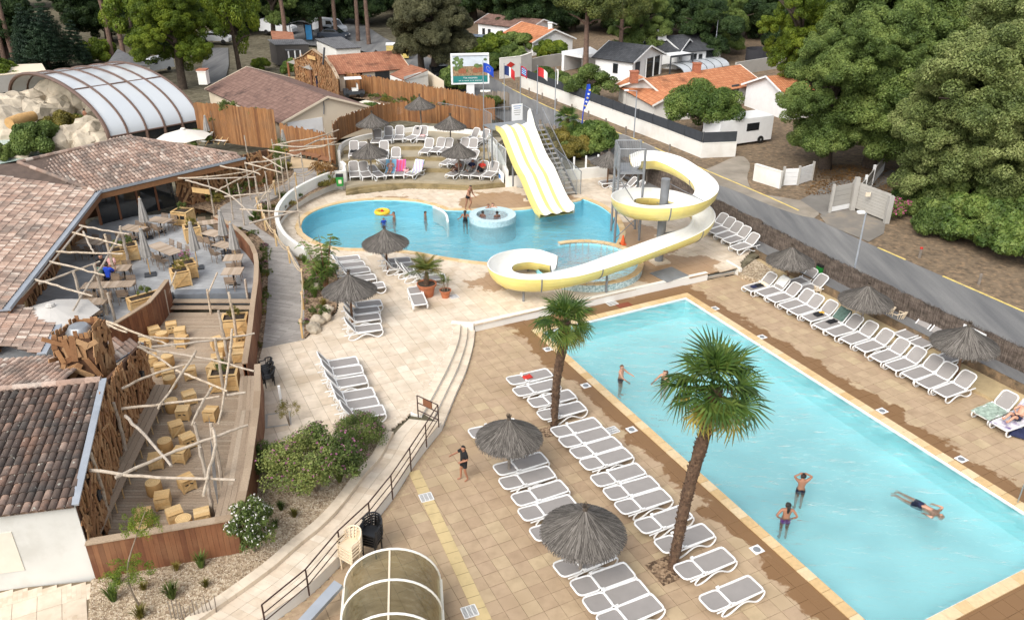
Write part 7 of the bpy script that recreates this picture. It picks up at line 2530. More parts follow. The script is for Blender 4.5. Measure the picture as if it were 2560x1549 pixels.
t=thing('white_marquee','long pale flat roof left behind the glass vault','marquee')
wr=[W('00',-60,545,2.2),W('00',330,505,2.2),W('00',300,455,2.5),W('00',-60,470,2.5)]
uv_quad(wr,'cream','roof',t)
MB().prism([V2(p)for p in wr],.5,2.1).build('wall','grey_wall',t)
t=thing('bus_shelter','white arched shelter with a blue panel near the car park','shelter',W('S4',570,110,.6))
MB().strip([(-1.6+3.2*i/8,-.6,2.2+.35*math.sin(PI*i/8))for i in range(9)],[(-1.6+3.2*i/8,.6,2.2+.35*math.sin(PI*i/8))for i in range(9)]).build('roof','bright',t)
MB().box((1.0,0,1.1),(.8,.1,1.9)).build('panel',plain('sky_blue_panel',(.05,.30,.62),.5),t)
for sx_ in(-1.5,1.5):
 MB().tube([(sx_,0,0),(sx_,0,2.25)],.05,6).build('post','dark_frame',t)
struct('car_park',MB().prism([V2(p)for p in Ws('p',[(690,110),(690,50),(860,40),(905,80),(960,105),(930,135),(870,118)],ZR)],None,.56),'asphalt')
struct('drive',MB().prism([V2(p)for p in Ws('p',[(500,205),(505,160),(520,118),(570,118),(572,160),(560,210)],ZR)],None,.46),'asphalt')
struct('side_lane',MB().prism([V2(p)for p in Ws('p',[(845,62),(835,35),(860,30),(960,95),(1010,118),(975,150)],ZR)],None,.575),'asphalt')
struct('courtyard',MB().prism([V2(p)for p in Ws('S4',[(-150,560),(0,470),(250,520),(520,560),(480,640),(300,660),(0,640)],.6)],None,.62),'sand')
struct('pale_path',MB().prism([V2(p)for p in Ws('S4',[(1250,870),(1350,840),(1700,920),(1960,960),(1700,1040),(1400,1010)],.8)],None,.82),'path_white')
struct('garden_strip',MB().prism([V2(p)for p in Ws('S4',[(900,740),(1040,700),(1800,830),(2464,950),(2600,1010),(1900,985),(1350,830),(1100,800)],.78)],None,.78),'mulch')
# vehicles
def car(label,p,rz,col,kind='car',s=1.0):
 t=thing('parked_car' if kind=='car' else 'parked_van',label,kind,(p.x,p.y,p.z),rz,None,None,s)
 mt=plain('car_paint_%d'%len(bpy.data.materials),col,.3,.04)
 L,Wd=(4.2,1.75)if kind=='car' else(5.0,1.95)
 if kind=='car':
  pr=[(-2.1,.35),(-2.1,.75),(-1.95,.88),(-1.2,.95),(-.55,1.42),(.95,1.45),(1.6,.98),(2.05,.9),(2.1,.4)]
  gl=[(-1.05,.98),(-.5,1.36),(.9,1.39),(1.42,.98)]
 else:
  pr=[(-2.5,.35),(-2.5,.8),(-2.3,1.05),(-1.7,1.15),(-1.15,1.85),(-.9,1.95),(2.4,1.97),(2.5,1.8),(2.5,.4)]
  gl=[(-1.6,1.18),(-1.1,1.78),(-.2,1.8),(-.2,1.18)]
 n=len(pr)
 m=MB()
 m.add([(x,-Wd/2*(.9 if z>1.2 else 1),z)for x,z in pr]+[(x,Wd/2*(.9 if z>1.2 else 1),z)for x,z in pr],[tuple(range(n))[::-1],tuple(range(n,2*n))]+[(i,(i+1)%n,n+(i+1)%n,n+i)for i in range(n)])
 m.build('body',mt,t)
 for sy in(-1,1):
  MB().add([(x,sy*(Wd/2*.96+.012),z)for x,z in gl],[(0,1,2,3)]).build('window','glass',t)
 a,b=(pr[3],pr[4])
 MB().add([(a[0]-.02,-Wd*.42,a[1]+.04),(a[0]-.02,Wd*.42,a[1]+.04),(b[0]-.03,Wd*.40,b[1]-.02),(b[0]-.03,-Wd*.40,b[1]-.02)],[(0,1,2,3)]).build('windscreen','glass',t)
 if kind=='car':
  MB().add([(1.62,-.7,1.0),(1.62,.7,1.0),(1.0,.66,1.42),(1.0,-.66,1.42)],[(0,1,2,3)]).build('rear_window','glass',t)
 for sx_ in(-L*.31,L*.30):
  for sy in(-1,1):
   put('wheel',wheel,t,(sx_,sy*(Wd/2-.08),.31),(PI/2,0,0),1.4)
 for sy in(-.6,.6):
  put('headlight',unit_box('bright'),t,(pr[0][0]-.01,sy,.72),(0,0,0),(.04,.3,.14))
 return t
car('white van parked farthest left beyond the red roofed cabin',W('01',165,240,.56),R(170),(.72,.73,.74),'van')
car('white van parked beside the pine trunk in the car park',W('01',530,238,.58),R(150),(.72,.73,.74),'van')
car('silver car parked in front of the white van',W('01',535,262,.58),R(160),(.42,.44,.46))
car('dark blue car parked nearest the pine trunk',W('01',560,285,.58),R(165),(.04,.05,.07))
car('dark car parked behind the white van',W('01',450,225,.58),R(150),(.03,.035,.04))
car('dark car beside the annex under the oak',W('01',1310,565,ZR),R(100),(.02,.022,.025))
car('blue grey car by the hedge of the far house',W('01',1600,335,ZR),R(170),(.14,.18,.24))
car('white van parked behind the glass vault',W('00',1120,515,.5),R(60),(.72,.73,.74),'van',.8)
car('white car on the drive under the plane trees',W('00',1560,308,.5),R(170),(.7,.7,.7))
car('white car at the far left edge behind the conifer',W('00',5,300,.5),R(170),(.7,.7,.7))
p=W('S4',1750,330,.6)
t=thing('rubbish_skip','yellow and white recycling container by the oak','container',(p.x,p.y,.6),.1)
MB().box((0,0,.9),(2.6,1.2,1.5)).build('body','yellow_line',t)
MB().box((0,0,1.72),(2.7,1.3,.14)).build('lid','bright',t)
# billboard, flags, banner
p=W('S3',420,880,.7)
BB=thing('billboard','large white framed billboard with a camp picture and teal band','billboard',(p.x,p.y,.6),R(8))
MB().box((0,.1,1.0),(.75,.45,2.1)).build('pedestal','bright',BB)
bw_,bh=3.7,2.85
zc_=1.05+bh/2
MB().box((0,0,zc_+.15),(bw_,.4,bh)).build('frame','bright',BB)
y_=-.215
def bbq(name,x0,z0,x1,z1,mat,k=0):
 MB().add([(x0,y_-.004*k,z0),(x1,y_-.004*k,z0),(x1,y_-.004*k,z1),(x0,y_-.004*k,z1)],[(0,1,2,3)]).build(name,mat,BB)
b0_,t0_=1.36,3.9
MT['bb_sky']=plain('poster_sky',(.60,.66,.72),.5,.1,2)
MT['bb_green']=plain('poster_green',(.12,.18,.06),.5,.5,5)
MT['bb_teal']=plain('poster_teal',(.02,.20,.19),.5,.15,3)
MT['bb_ground']=plain('poster_ground',(.30,.20,.11),.5,.5,7)
MT['bb_cabin']=plain('poster_cabin',(.32,.12,.06),.5,.25,8)
bbq('poster_sky',-1.68,2.9,1.68,t0_,'bb_sky')
bbq('poster_ground',-1.68,2.0,1.68,2.9,'bb_ground')
bbq('poster_band',-1.68,b0_,1.68,2.0,'bb_teal')
rr=random.Random(4)
for i in range(26):
 x=rr.choice([rr.uniform(-1.6,-.5),rr.uniform(-1.6,-.3),rr.uniform(.6,1.6)])
 z=rr.uniform(2.6,3.7)if abs(x)>.5 else rr.uniform(2.3,2.9)
 r=rr.uniform(.12,.28)
 MB().add([(x+r*math.cos(a),y_-.006-.0004*i,z+r*.8*math.sin(a))for a in[2*PI*k/9 for k in range(9)]],[tuple(range(9))]).build('poster_foliage','bb_green',BB)
for x,w,z in((-.75,.75,2.45),(1.2,.8,2.55),(.5,.5,2.5)):
 bbq('poster_cabin',x-w/2,z-.22,x+w/2,z+.1,'bb_cabin',5)
 MB().add([(x-w*.6,y_-.024,z+.1),(x+w*.6,y_-.024,z+.1),(x,y_-.024,z+.32)],[(0,1,2)]).build('poster_roof','bb_cabin',BB)
def text(body,size,loc,parent,mat,rot=(PI/2,0,0)):
 cu=bpy.data.curves.new('lettering','FONT')
 cu.body=body
 cu.size=size
 cu.align_x='CENTER'
 cu.extrude=.002
 cu.materials.append(MT[mat])
 o=bpy.data.objects.new('lettering_source',cu)
 COL.objects.link(o)
 me=bpy.data.meshes.new_from_object(o.evaluated_get(bpy.context.evaluated_depsgraph_get()))
 bpy.data.objects.remove(o)
 bpy.data.curves.remove(cu)
 return put('lettering',me,parent,loc,rot)
text('Vos vacances',.26,(.0,y_-.012,1.74),BB,'bright')
rt_=random.Random(3)
xx=-1.1
for wd in(3,2,6,2,2,9):
 for c_ in range(wd):
  put('small_print',unit_box('bright'),BB,(xx,y_-.012,1.54),(0,rt_.choice([0,0,.3,-.3]),0),(.035,.004,rt_.uniform(.08,.11)))
  xx+=.078
 xx+=.08
MB().beam((-1.7,-.25,3.95),(1.75,-.25,3.95),.12,.06).build('lamp_rail','bright',BB)
flagdefs=[((668,1370),5.1,'blue flag with a ring of yellow stars on a pole beside the billboard','eu'),((1050,1410),5.0,'french tricolour hanging on its flagpole','fr'),((1345,1245),4.4,'patterned red bordered regional flag on a pole','reg'),((1660,1180),4.05,'red flag with white corner on a pole','red'),((1985,1460),4.85,'limp white flag on the pole nearest the slide','white')]
MT['fl_blue']=plain('flag_blue',(.01,.06,.45),.8,.1)
MT['fl_red']=plain('flag_red',(.52,.025,.03),.8,.1)
MT['fl_navy']=plain('flag_navy',(.012,.03,.12),.8,.1)
for(x,y),h,lab,ty in flagdefs:
 p=W('S3',x,y,.8)
 t=thing('flagpole',lab,'flag',(p.x,p.y,.75))
 MB().tube([(0,0,-.3),(0,0,h)],[.045,.03],7).build('pole','zinc',t)
 MB().lathe([(0,h+.06),(.05,h+.03),(.03,h)],8).build('finial','zinc',t)
 if ty=='white':
  m=MB().strip([(.03,0,h-.1),(.12,.03,h-.3),(.1,-.02,h-.9),(.12,.02,h-1.35)],[(.2,.05,h-.12),(.24,.0,h-.4),(.22,.04,h-.9),(.20,0,h-1.3)])
  m.build('flag_cloth','whitecloth',t)
  continue
 wF,hF=(.85,.75)if ty!='reg' else(.55,.8)
 def fp(u,v):
  return(.03+wF*u,.06*math.sin(5*u+1.5*v),h-.15-hF*v-.55*u*u*wF)
 def cloth(u0,u1,v0,v1,mat,nm,k=0.0):
  m=MB()
  for j in range(4):
   va,vb=v0+(v1-v0)*j/4,v0+(v1-v0)*(j+1)/4
   m.strip([tuple(Vector(fp(u0+(u1-u0)*i/6,va))+Vector((0,-k,0)))for i in range(7)],[tuple(Vector(fp(u0+(u1-u0)*i/6,vb))+Vector((0,-k,0)))for i in range(7)])
  m.build(nm,mat,t,'all')
 if ty=='eu':
  cloth(0,1,0,1,'fl_blue','flag_cloth')
  for i in range(12):
   a=2*PI*i/12
   c=Vector(fp(.5+.2*math.cos(a),.5+.22*math.sin(a)))+Vector((0,-.01,0))
   MB().box(tuple(c),(.035,.004,.035)).build('star','yellow_line',t)
 elif ty=='fr':
  cloth(0,.45,0,1,'fl_navy','flag_cloth')
  cloth(.45,.62,0,1,'whitecloth','flag_cloth')
  cloth(.62,1,0,1,'fl_red','flag_cloth')
 elif ty=='reg':
  cloth(0,1,0,1,'fl_red','flag_cloth')
  cloth(.14,.88,.12,.84,bpy.data.materials['banner_blue'],'flag_field',.01)
  for i in range(9):
   c=Vector(fp(.27+.23*(i%3),.25+.22*(i//3)))+Vector((0,-.02,0))
   MB().box(tuple(c),(.08,.004,.08),rot=Matrix.Rotation(.78,3,'Y')).build('emblem','bb_sky',t)
 else:
  cloth(0,.62,0,1,'fl_red','flag_cloth')
  cloth(.62,1,0,1,'whitecloth','flag_cloth')
p=W('02',489,1022,.6)
t=thing('feather_banner','tall blue feather banner on a blue pole behind the straight slide','banner',(p.x,p.y,.5))
MB().tube([(0,0,0),(.15,.1,2.6),(.42,.25,4.6)],.045,7).build('pole','fl_blue',t)
MB().strip([(.16,.09,2.7),(.25,.15,3.4),(.34,.2,4.0),(.43,.25,4.6)],[(.30,.09,2.75),(.58,.15,3.4),(.68,.2,4.0),(.62,.25,4.62)]).build('flag_cloth','fl_blue',t)
for i in range(5):
 z=3.0+.3*i
 MB().box((.30+.07*i,.05,z),(.16,.004,.12),rot=Matrix.Rotation(.4,3,'Y')).build('emblem','bright' if i%2 else 'yellow_line',t)
t=thing('metal_barrier','grey metal railing beside the planted strip','railing')
ra_,rb_=W('S4',2245,1000,.8),W('p',1215,305,.8)
MB().tube([(ra_.x,ra_.y,.7),(ra_.x,ra_.y,1.75),(rb_.x,rb_.y,1.75),(rb_.x,rb_.y,.7)],.03,6).build('frame','pillar',t)
for i in range(1,40):
 pass
m=MB()
for i in range(1,60):
 q_=ra_.lerp(rb_,i/60)
 m.tube([(q_.x,q_.y,.85),(q_.x,q_.y,1.75)],.008,3,cap=False)
m.build('bars','pillar',t)
p=W('S3',700,1010,.8)
t=thing('meter_box','white utility box with flat lid by the flagpoles','box',(p.x,p.y,.7))
MB().box((0,0,.55),(.8,.5,1.1)).build('case','bright',t)
MB().box((0,0,1.13),(.95,.62,.08)).build('lid','cap',t)
# glass vault over the indoor pool
DV=thing('pool_vault','arched polycarbonate pool enclosure with brown ribs','enclosure')
A_,C_=W('00',780,985,1.6),W('00',80,700,1.6)
axv=W('00',1430,862,1.6)-A_
mid,half=(A_+C_)/2,(A_-C_)/2
def vp_(a,s,dz=0.0,k=1.0):
 p=mid+half*math.cos(a)*k+axv*s
 return Vector((p.x,p.y,1.6+(3.15+dz)*math.sin(a)))
NB_=5
for i in range(NB_):
 for j in range(2):
  a0_,a1_=(0,R(62))if j==0 else(R(62),R(180))
  n_=12
  s0,s1=i/NB_+.006,(i+1)/NB_-.006
  dz=.05*(i%2)
  MB().strip([vp_(a0_+(a1_-a0_)*k/n_,s0,dz)for k in range(n_+1)],[vp_(a0_+(a1_-a0_)*k/n_,s1,dz)for k in range(n_+1)]).build('panel','polycarb',DV,'all')
for i in range(NB_+1):
 MB().tube([vp_(PI*k/24,i/NB_,.06)for k in range(25)],.16 if i==0 else .10,6).build('rib','brown_frame',DV,True)
for a in(0,R(62),R(100),R(180)):
 MB().tube([vp_(a,0,.03),vp_(a,1,.03)],.07,6).build('purlin','brown_frame',DV)
for sgn_ in(0,PI):
 p0,p1=vp_(sgn_,0),vp_(sgn_,1)
 MB().add([(p0.x,p0.y,.5),(p1.x,p1.y,.5),tuple(p1),tuple(p0)],[(0,1,2,3)]).build('side_glazing','glass' if sgn_==0 else 'plank',DV)
 for i in range(NB_+1):
  q_=p0.lerp(p1,i/NB_)
  MB().box((q_.x,q_.y,1.05),(.2,.2,1.1)).build('post','brown_frame',DV)
struct('paddling_pool',MB().prism([V2(W('S5',x,y,.5))for x,y in((-60,560),(200,540),(520,480),(720,380),(780,440),(560,560),(300,690),(-60,760))],None,.5),plain('shallow_water',(.42,.52,.48),.15,.06,1))
t=thing('paddling_kerb','curved cream rim of the paddling pool','kerb')
rimp=smooth_path(Ws('S5',[(-20,640),(120,610),(220,600)],.6),5)
MB().tube(rimp,.16,6).build('rim','cream',t,True)
rimp=smooth_path(Ws('S5',[(230,690),(120,690),(60,660),(100,625),(210,610)],.6),5)
MB().tube(rimp,.14,6).build('rim','cream',t,True)
def boulder(seed,rough=.35,sub=3):
 bm=bmesh.new()
 bmesh.ops.create_icosphere(bm,subdivisions=sub,radius=1)
 off_=Vector((seed*13.7,seed*5.1,seed*2.3))
 for v in bm.verts:
  k=noise.noise(v.co*1.1+off_)*rough+noise.noise(v.co*2.7+off_)*rough*.45
  k+=.12*math.copysign(abs(noise.noise(v.co*1.9-off_))**.5,1)
  v.co*=1+k
 me=bpy.data.meshes.new('boulder')
 bm.to_mesh(me)
 bm.free()
 me.materials.append(MT['rock'])
 return me
BO=[boulder(i)for i in range(5)]
RK=thing('rock_mound','cream artificial rock mound with trailing plants under the vault','rocks')
rr=random.Random(12)
for i,(x,y,z,s)in enumerate(((60,300,1.6,1.6),(150,300,1.8,1.5),(250,260,1.7,1.3),(0,330,1.2,1.8),(80,460,.6,2.2),(220,430,.7,2.0),(320,400,.8,1.6),(-40,480,.6,2.4),(150,510,.4,2.4),(300,330,1.3,1.2),(30,260,1.8,1.0),(110,245,2.0,.8),(200,330,1.5,1.0))):
 p=W('S5',x,y,z)
 put('rock',BO[i%5],RK,p,(rr.random()*6,rr.random()*6,rr.random()*6),(s,s,s*.8))
MB().tube(Ws('S5',[(75,420),(170,390),(275,360)],2.2),[.45,.5,.42],10).build('log_fall','log',RK,True)
RK2=thing('rock_wall','tall cream artificial rock wall at the back of the vault','rocks')
for i,(x,y,z,s)in enumerate(((350,300,1.2,1.8),(430,290,1.3,2.2),(520,280,1.3,2.2),(600,300,1.1,2.0),(400,380,.8,1.5),(660,330,.9,1.6))):
 p=W('S5',x,y,z)
 put('rock',BO[(i+2)%5],RK2,p+Vector((0,2.0,0)),(rr.random()*6,rr.random()*6,rr.random()*6),(s,s,s*.9))
RK3=thing('rock_bank','cream rock bank behind the ridge of the restaurant roof','rocks')
for i,(x,y,z,s)in enumerate(((560,560,.9,1.1),(640,540,1.0,1.3),(720,500,1.1,1.2),(790,540,.9,1.3),(700,590,.7,1.2),(500,600,.7,1.0),(830,580,.7,1.0))):
 p=W('S5',x,y,z)
 put('rock',BO[(i+1)%5],RK3,p,(rr.random()*6,rr.random()*6,rr.random()*6),(s,s,s*.8))
for i,(k,x,y,s,lab)in enumerate((('C',710,1280,.32,'large pale boulder at the corner of the planted bed'),('C',760,1200,.30,'pale boulder behind the corner boulder of the bed'),('C',850,1150,.28,'brown boulder beside the parasol in the bed'),('C',870,1060,.30,'upright pinkish boulder under the parasol'),('C',740,790,.26,'reddish boulder among the bed plants'),('Z',925,195,.36,'flat reddish boulder beside the pink flowering bush'))):
 p=W(k,x,y,.55)
 tag(put('boulder',BO[i%5],None,p,(i,i*2,i*3),(s,s*1.1,s*.8)),lab,'boulder','boulders in the beds')
# foliage
def leaves(centres,radii,n_per,leaf,mat,seed,name='crown',flat=.0,elong=1.5,up=.25,inner=.72,squash=1.0):
 """diamond leaf faces spread over the outer shells of overlapping blobs"""
 rs=np.random.default_rng(seed)
 out=[]
 for c,r,n in zip(centres,radii,n_per):
  n=int(n)
  d=rs.normal(size=(n,3))
  d[:,2]+=up
  d/=np.linalg.norm(d,axis=1,keepdims=True)
  rad=r*(inner+(1.08-inner)*rs.random(n)**.6)
  p=np.asarray(c)+d*rad[:,None]*np.array([1,1,squash])
  nrm=d+rs.normal(scale=.55,size=(n,3))
  nrm[:,2]+=.35+flat
  nrm/=np.linalg.norm(nrm,axis=1,keepdims=True)
  t=np.cross(nrm,rs.normal(size=(n,3)))
  t/=np.linalg.norm(t,axis=1,keepdims=True)+1e-9
  b=np.cross(nrm,t)
  L=leaf*rs.uniform(.6,1.25,n)[:,None]
  w=L/elong
  drop=np.zeros((n,3))
  drop[:,2]=-.25*L[:,0]
  out.append(np.stack([p-t*L*.5,p+b*w*.5,p+t*L*.5+drop,p-b*w*.5],axis=1))
 return fast_mesh(name,np.concatenate(out),4,mat)
def broad_crown(seed,R_,H_,mat,leaf=.24,blobs=46,dens=190,zc=None,lumps=1.0):
 """rounded uneven crown, radius R_, height H_, origin at its base centre"""
 rs=np.random.default_rng(seed)
 cs,rads,ns=[],[],[]
 for i in range(blobs):
  d=rs.normal(size=3)
  d[2]=abs(d[2])*1.1-.45
  d/=np.linalg.norm(d)
  f=rs.uniform(.55,.95)
  c=np.array([d[0]*R_*f,d[1]*R_*f,H_*.48+d[2]*H_*.5*f])
  r=R_*rs.uniform(.20,.34)*lumps
  cs.append(c)
  rads.append(r)
  ns.append(dens*r*r*4/(leaf/.24)**2)
 return leaves(cs,rads,ns,leaf,mat,seed,squash=.85)
def conifer_crown(seed,R_,H_,mat):
 rs=np.random.default_rng(seed)
 cs,rads,ns=[],[],[]
 lv=11
 for i in range(lv):
  f=i/(lv-1)
  rr=R_*(1-f)**.75+.15
  k=max(3,int(11*(1-f)+2))
  for j in range(k):
   a=2*PI*(j+rs.random()*.6)/k+i
   for q in(.55,.95):
    cs.append((rr*q*math.cos(a),rr*q*math.sin(a),H_*(.06+.92*f)-.35*q*rr*.35))
    rads.append(.38+.32*(1-f))
    ns.append(120)
 return leaves(cs,rads,ns,.30,mat,seed,elong=3.2,squash=.55,up=0)
def trunk_mesh(seed,h,r,limbs,spread,mat='trunk',bend=.3):
 rr=random.Random(seed)
 m=MB()
 bx_,by_=rr.uniform(-bend,bend),rr.uniform(-bend,bend)
 path=smooth_path([Vector((0,0,-.2)),Vector((bx_*.4,by_*.4,h*.35)),Vector((bx_,by_,h*.75)),Vector((bx_*1.1,by_*1.1,h))],4)
 n=len(path)
 m.tube(path,[r*(1.25-.85*i/n)for i in range(n)],9)
 for i in range(limbs):
  k=rr.randint(int(n*.45),n-2)
  a=rr.uniform(0,2*PI)
  d=Vector((math.cos(a),math.sin(a),rr.uniform(.25,.8)))*spread*rr.uniform(.5,1)
  p=path[k]
  m.tube([p,p+d*.5+Vector((0,0,.1*spread)),p+d],[r*.5,r*.3,r*.1],6)
 return m.mesh('trunk',mat,True)
CROWN={'oakA':broad_crown(1,3.0,4.2,'lf_mid',.17,44,170,lumps=.8),'oakB':broad_crown(2,3.0,4.2,'lf_mid',.17,44,170,lumps=.8),'paleA':broad_crown(3,3.0,4.2,'lf_pale',.16,44,170,lumps=.8),'paleB':broad_crown(4,3.0,4.2,'lf_pale',.16,44,170,lumps=.8),'darkA':broad_crown(5,3.0,5.0,'lf_dark',.24,40,170),'darkB':broad_crown(6,3.0,5.0,'lf_dark',.24,40,170),'brightA':broad_crown(7,3.0,5.2,'lf_bright',.18,44,170,lumps=.75),'brightB':broad_crown(8,3.0,5.2,'lf_bright',.18,40,170,lumps=.75),'olive':broad_crown(9,3.0,4.0,'lf_olive',.16,60,170,lumps=.8),'round':broad_crown(10,3.0,3.8,'lf_round',.15,60,170,lumps=.8),'pine':broad_crown(11,3.0,3.2,'lf_pine',.17,30,170,lumps=.8),'shrub':broad_crown(12,1.0,1.2,'lf_shrub',.10,30,560),'shrubB':broad_crown(13,1.0,1.2,'lf_mid',.10,30,560),'gold':broad_crown(14,1.0,1.2,'lf_gold',.10,26,480),'brown':broad_crown(15,1.0,1.2,'lf_brown',.09,26,480),'hedge':broad_crown(16,1.0,1.5,'lf_round',.10,30,560),'laurel':broad_crown(17,1.0,1.2,'lf_bright',.12,30,420)}
CROWN['conifer']=conifer_crown(20,3.2,9.0,'lf_conifer')
TRK=[trunk_mesh(i,4.0,.24,7,2.2)for i in range(3)]
TRKP=[trunk_mesh(10+i,9.0,.26,4,2.0,'trunk_red',.5)for i in range(2)]
def tree(label,base,crown,sr,sh,th,trunk=None,name='broadleaf_tree',seed=0,tz=1.0,crowns=1,group=None):
 """sr: crown radius scale (1 = 3 m), sh: crown height scale, th: trunk height below crown"""
 t=thing(name,label,'tree',base,seed*1.7,group)
 put('trunk',trunk or TRK[seed%3],t,(0,0,0),(0,0,seed),(max(sr,.5),max(sr,.5),(th+2.2*sh)/(4.0 if trunk is None or trunk in TRK else 9.0)))
 if sr<1.2:
  put('crown',CROWN[crown],t,(0,0,th),(0,0,seed*2.1),(sr,sr,sh))
  return t
 rr=random.Random(seed*31+7)
 RW,HH=3.0*sr,4.4*sh
 nb=max(5,int(4.2*sr*sr*sh/2.2+3))
 alt={'oakA':'oakB','paleA':'paleB','darkA':'darkB','brightA':'brightB'}
 alt.update({v:k for k,v in alt.items()})
 for i in range(nb):
  f=(i+.5)/nb
  a=i*2.4+seed
  zz=f
  prof_=math.sin(PI*(.16+.80*zz))**.7
  rd=RW*.66*prof_*(.55+.45*rr.random())
  s_=rr.uniform(.75,1.0)*max(.62,min(1.05,sr*.46))
  put('bough',CROWN[crown if i%2 else alt.get(crown,crown)],t,(rd*math.cos(a),rd*math.sin(a),th+HH*zz*.80-1.2*s_),(rr.uniform(-.2,.2),rr.uniform(-.2,.2),rr.random()*6),(s_,s_,s_*rr.uniform(.85,1.05)))
 return t
TR=[('tall pale green tree at the right edge, nearest the road',W('d',2330,520,ZR),'paleA',2.05,2.3,1.6,1),('broad pale tree behind the right edge, reaching the top of the picture',W('d',2440,420,ZR),'paleB',2.2,2.7,2.2,2),('large green tree left of the drive beside the white corner wall',W('d',1985,405,ZR),'oakA',1.65,2.1,1.2,3),('large green tree over the leafy drive',W('d',2090,400,ZR),'oakB',1.8,2.2,1.6,4),('tall tree behind the drive at the top right',W('d',2120,300,ZR),'oakA',2.2,2.8,2.5,5),('yellow green tree top left of the great trees',W('d',1900,260,ZR),'brightA',1.5,2.3,3.0,6),('pale tree filling the top right corner',W('d',2380,330,ZR),'paleA',2.6,3.0,3.2,7),('green tree between the two great trees',W('d',2215,380,ZR),'oakB',1.6,2.0,1.2,8)]
for lab,b,cr,sr,sh,th,sd_ in TR:
 tree(lab,b,cr,sr,sh,th,seed=sd_)
for i,(x,y,s,cr)in enumerate(((2230,540,1.5,'shrubB'),(2270,575,1.7,'shrubB'),(2330,590,1.9,'hedge'),(2390,610,2.0,'shrubB'),(2445,640,2.0,'hedge'),(2300,530,2.4,'shrubB'),(2400,560,2.6,'shrubB'),(2470,600,2.4,'shrubB'),(2200,505,1.3,'hedge'))):
 p=W('d',x,y,ZR)
 t=thing('laurel_shrub','dense green shrub below the right hand trees, %s along the verge'%ORD[i],'shrub',(p.x+.5,p.y+.8,ZR-.1),i,'shrubs along the right verge')
 put('foliage',CROWN[cr],t,(0,0,0),(0,0,i),(s,s,s*.95))
tree('olive green holm oak behind the entrance building',W('d',1045,192,.5),'olive',1.75,1.75,2.0,seed=9)
tree('second stem of the olive green holm oak',W('d',1015,170,.5),'olive',1.35,1.6,2.3,seed=10)
tree('tall pine with a bare trunk in front of the modern house',W('d',1408,188,ZR),'pine',1.15,1.1,5.8,TRKP[0],'pine_tree',1)
tree('right hand spreading bough of the tall pine',W('d',1490,165,ZR),'pine',1.0,1.1,5.0,TRKP[1],'pine_tree',2)
tree('dark round garden tree in front of the modern house',W('d',1415,250,ZR),'oakB',.86,.72,.4,seed=12)
tree('round dense pine on the corner of the garden wall',W('d',1690,335,ZR),'round',1.0,.95,.9,seed=13)
for i,(x,y,s,cr,lab)in enumerate(((1180,150,2.6,'laurel','bright green shrub left of the far hedge'),(1245,130,2.4,'shrubB','magnolia like shrub before the far orange roof'),(1325,140,2.0,'laurel','vivid green round bush beside the far house'),(1230,155,2.0,'shrubB','clipped dark bush behind the white boundary wall'),(1200,120,2.0,'laurel','lime green bush in front of the far house'),(1310,195,1.2,'hedge','small bush by the white boundary wall'),(1345,205,1.3,'shrubB','leafy bush behind the garden wall'),(1120,190,1.5,'hedge','green hedge end beside the billboard'))):
 p=W('d',x,y,ZR)
 t=thing('garden_shrub',lab,'shrub',(p.x,p.y,ZR-.1),i)
 put('foliage',CROWN[cr],t,(0,0,0),(0,0,i),(s,s,s*.9))
hp_=resample(Ws('S3',[(420,150),(600,260),(800,360),(960,430)],ZR),1.5)
HG=thing('garden_hedge','long clipped bright green hedge beyond the billboard','hedge')
for i,p in enumerate(hp_):
 put('hedge_plant',CROWN['hedge'],HG,(p.x,p.y,ZR-.2),(0,0,i),(1.4,1.4,1.2))
for i,(x,y,s,cr,lab)in enumerate((('S3',60,700),('S3',200,760),('S1',870,470),('S1',1020,620),('S1',1250,560),('S1',1380,560),('S3',760,1130),('S3',960,1050)))if False else():
 pass
for i,(k,x,y,z,s,cr,lab)in enumerate((('S3',60,720,.6,1.7,'shrubB','green bush under the left end of the billboard'),('S3',210,790,.6,1.4,'hedge','bush beside the billboard pedestal'),('S1',870,560,.5,1.5,'gold','golden green bush left of the small palm'),('S1',1010,640,.5,1.5,'gold','golden bush in front of the small palm'),('S1',1200,600,.5,1.6,'hedge','dark glossy bush right of the small palm'),('S1',1340,600,.5,1.7,'hedge','dark green bush by the thatched parasol'),('S1',1090,650,.5,1.1,'shrub','bush between the palm and the cream wall'),('S3',760,1180,.8,1.2,'shrub','white flowering yucca clump by the utility box'),('S3',960,1080,.8,1.0,'gold','shrub at the end of the grey fence'),('S5',500,520,.6,1.6,'gold','yellow green bamboo clump under the vault'),('S5',590,480,.6,1.2,'shrub','leafy clump beside the bamboo under the vault'),('S5',330,640,.6,1.9,'shrubB','round shrub behind the restaurant roof'),('S5',-10,700,.6,1.0,'shrubB','dark shrub at the left edge behind the roof'),('S5',20,130,.5,2.4,'laurel','lime shrub at the left edge below the conifer'),('00',710,440,.5,2.2,'laurel','lime green shrub beside the tent cabin'),('S4',60,440,.6,1.0,'laurel','young green tree in the sandy courtyard'),('S4',460,540,.6,1.3,'hedge','leafy shrub in front of the pavilion'),('S4',770,600,.6,1.3,'shrub','feathery shrub beside the pavilion post'),('S4',1430,1060,.9,1.0,'hedge','spiky plant by the fence gate'),('I',390,410,1.0,.9,'shrub','white flowered grass clump beside the parasol'))):
 p=W(k,x,y,z)
 t=thing('garden_shrub',lab,'shrub',(p.x,p.y,z-.15),i)
 put('foliage',CROWN[cr],t,(0,0,0),(0,0,i),(s,s,s))
tree('huge dark conifer at the upper left',W('d',118,168,.4),'conifer',1.45,1.05,.2,name='conifer_tree',seed=3)
tree('bright green plane tree beside the dark conifer',W('d',440,212,.4),'brightA',1.65,1.85,2.0,seed=5)
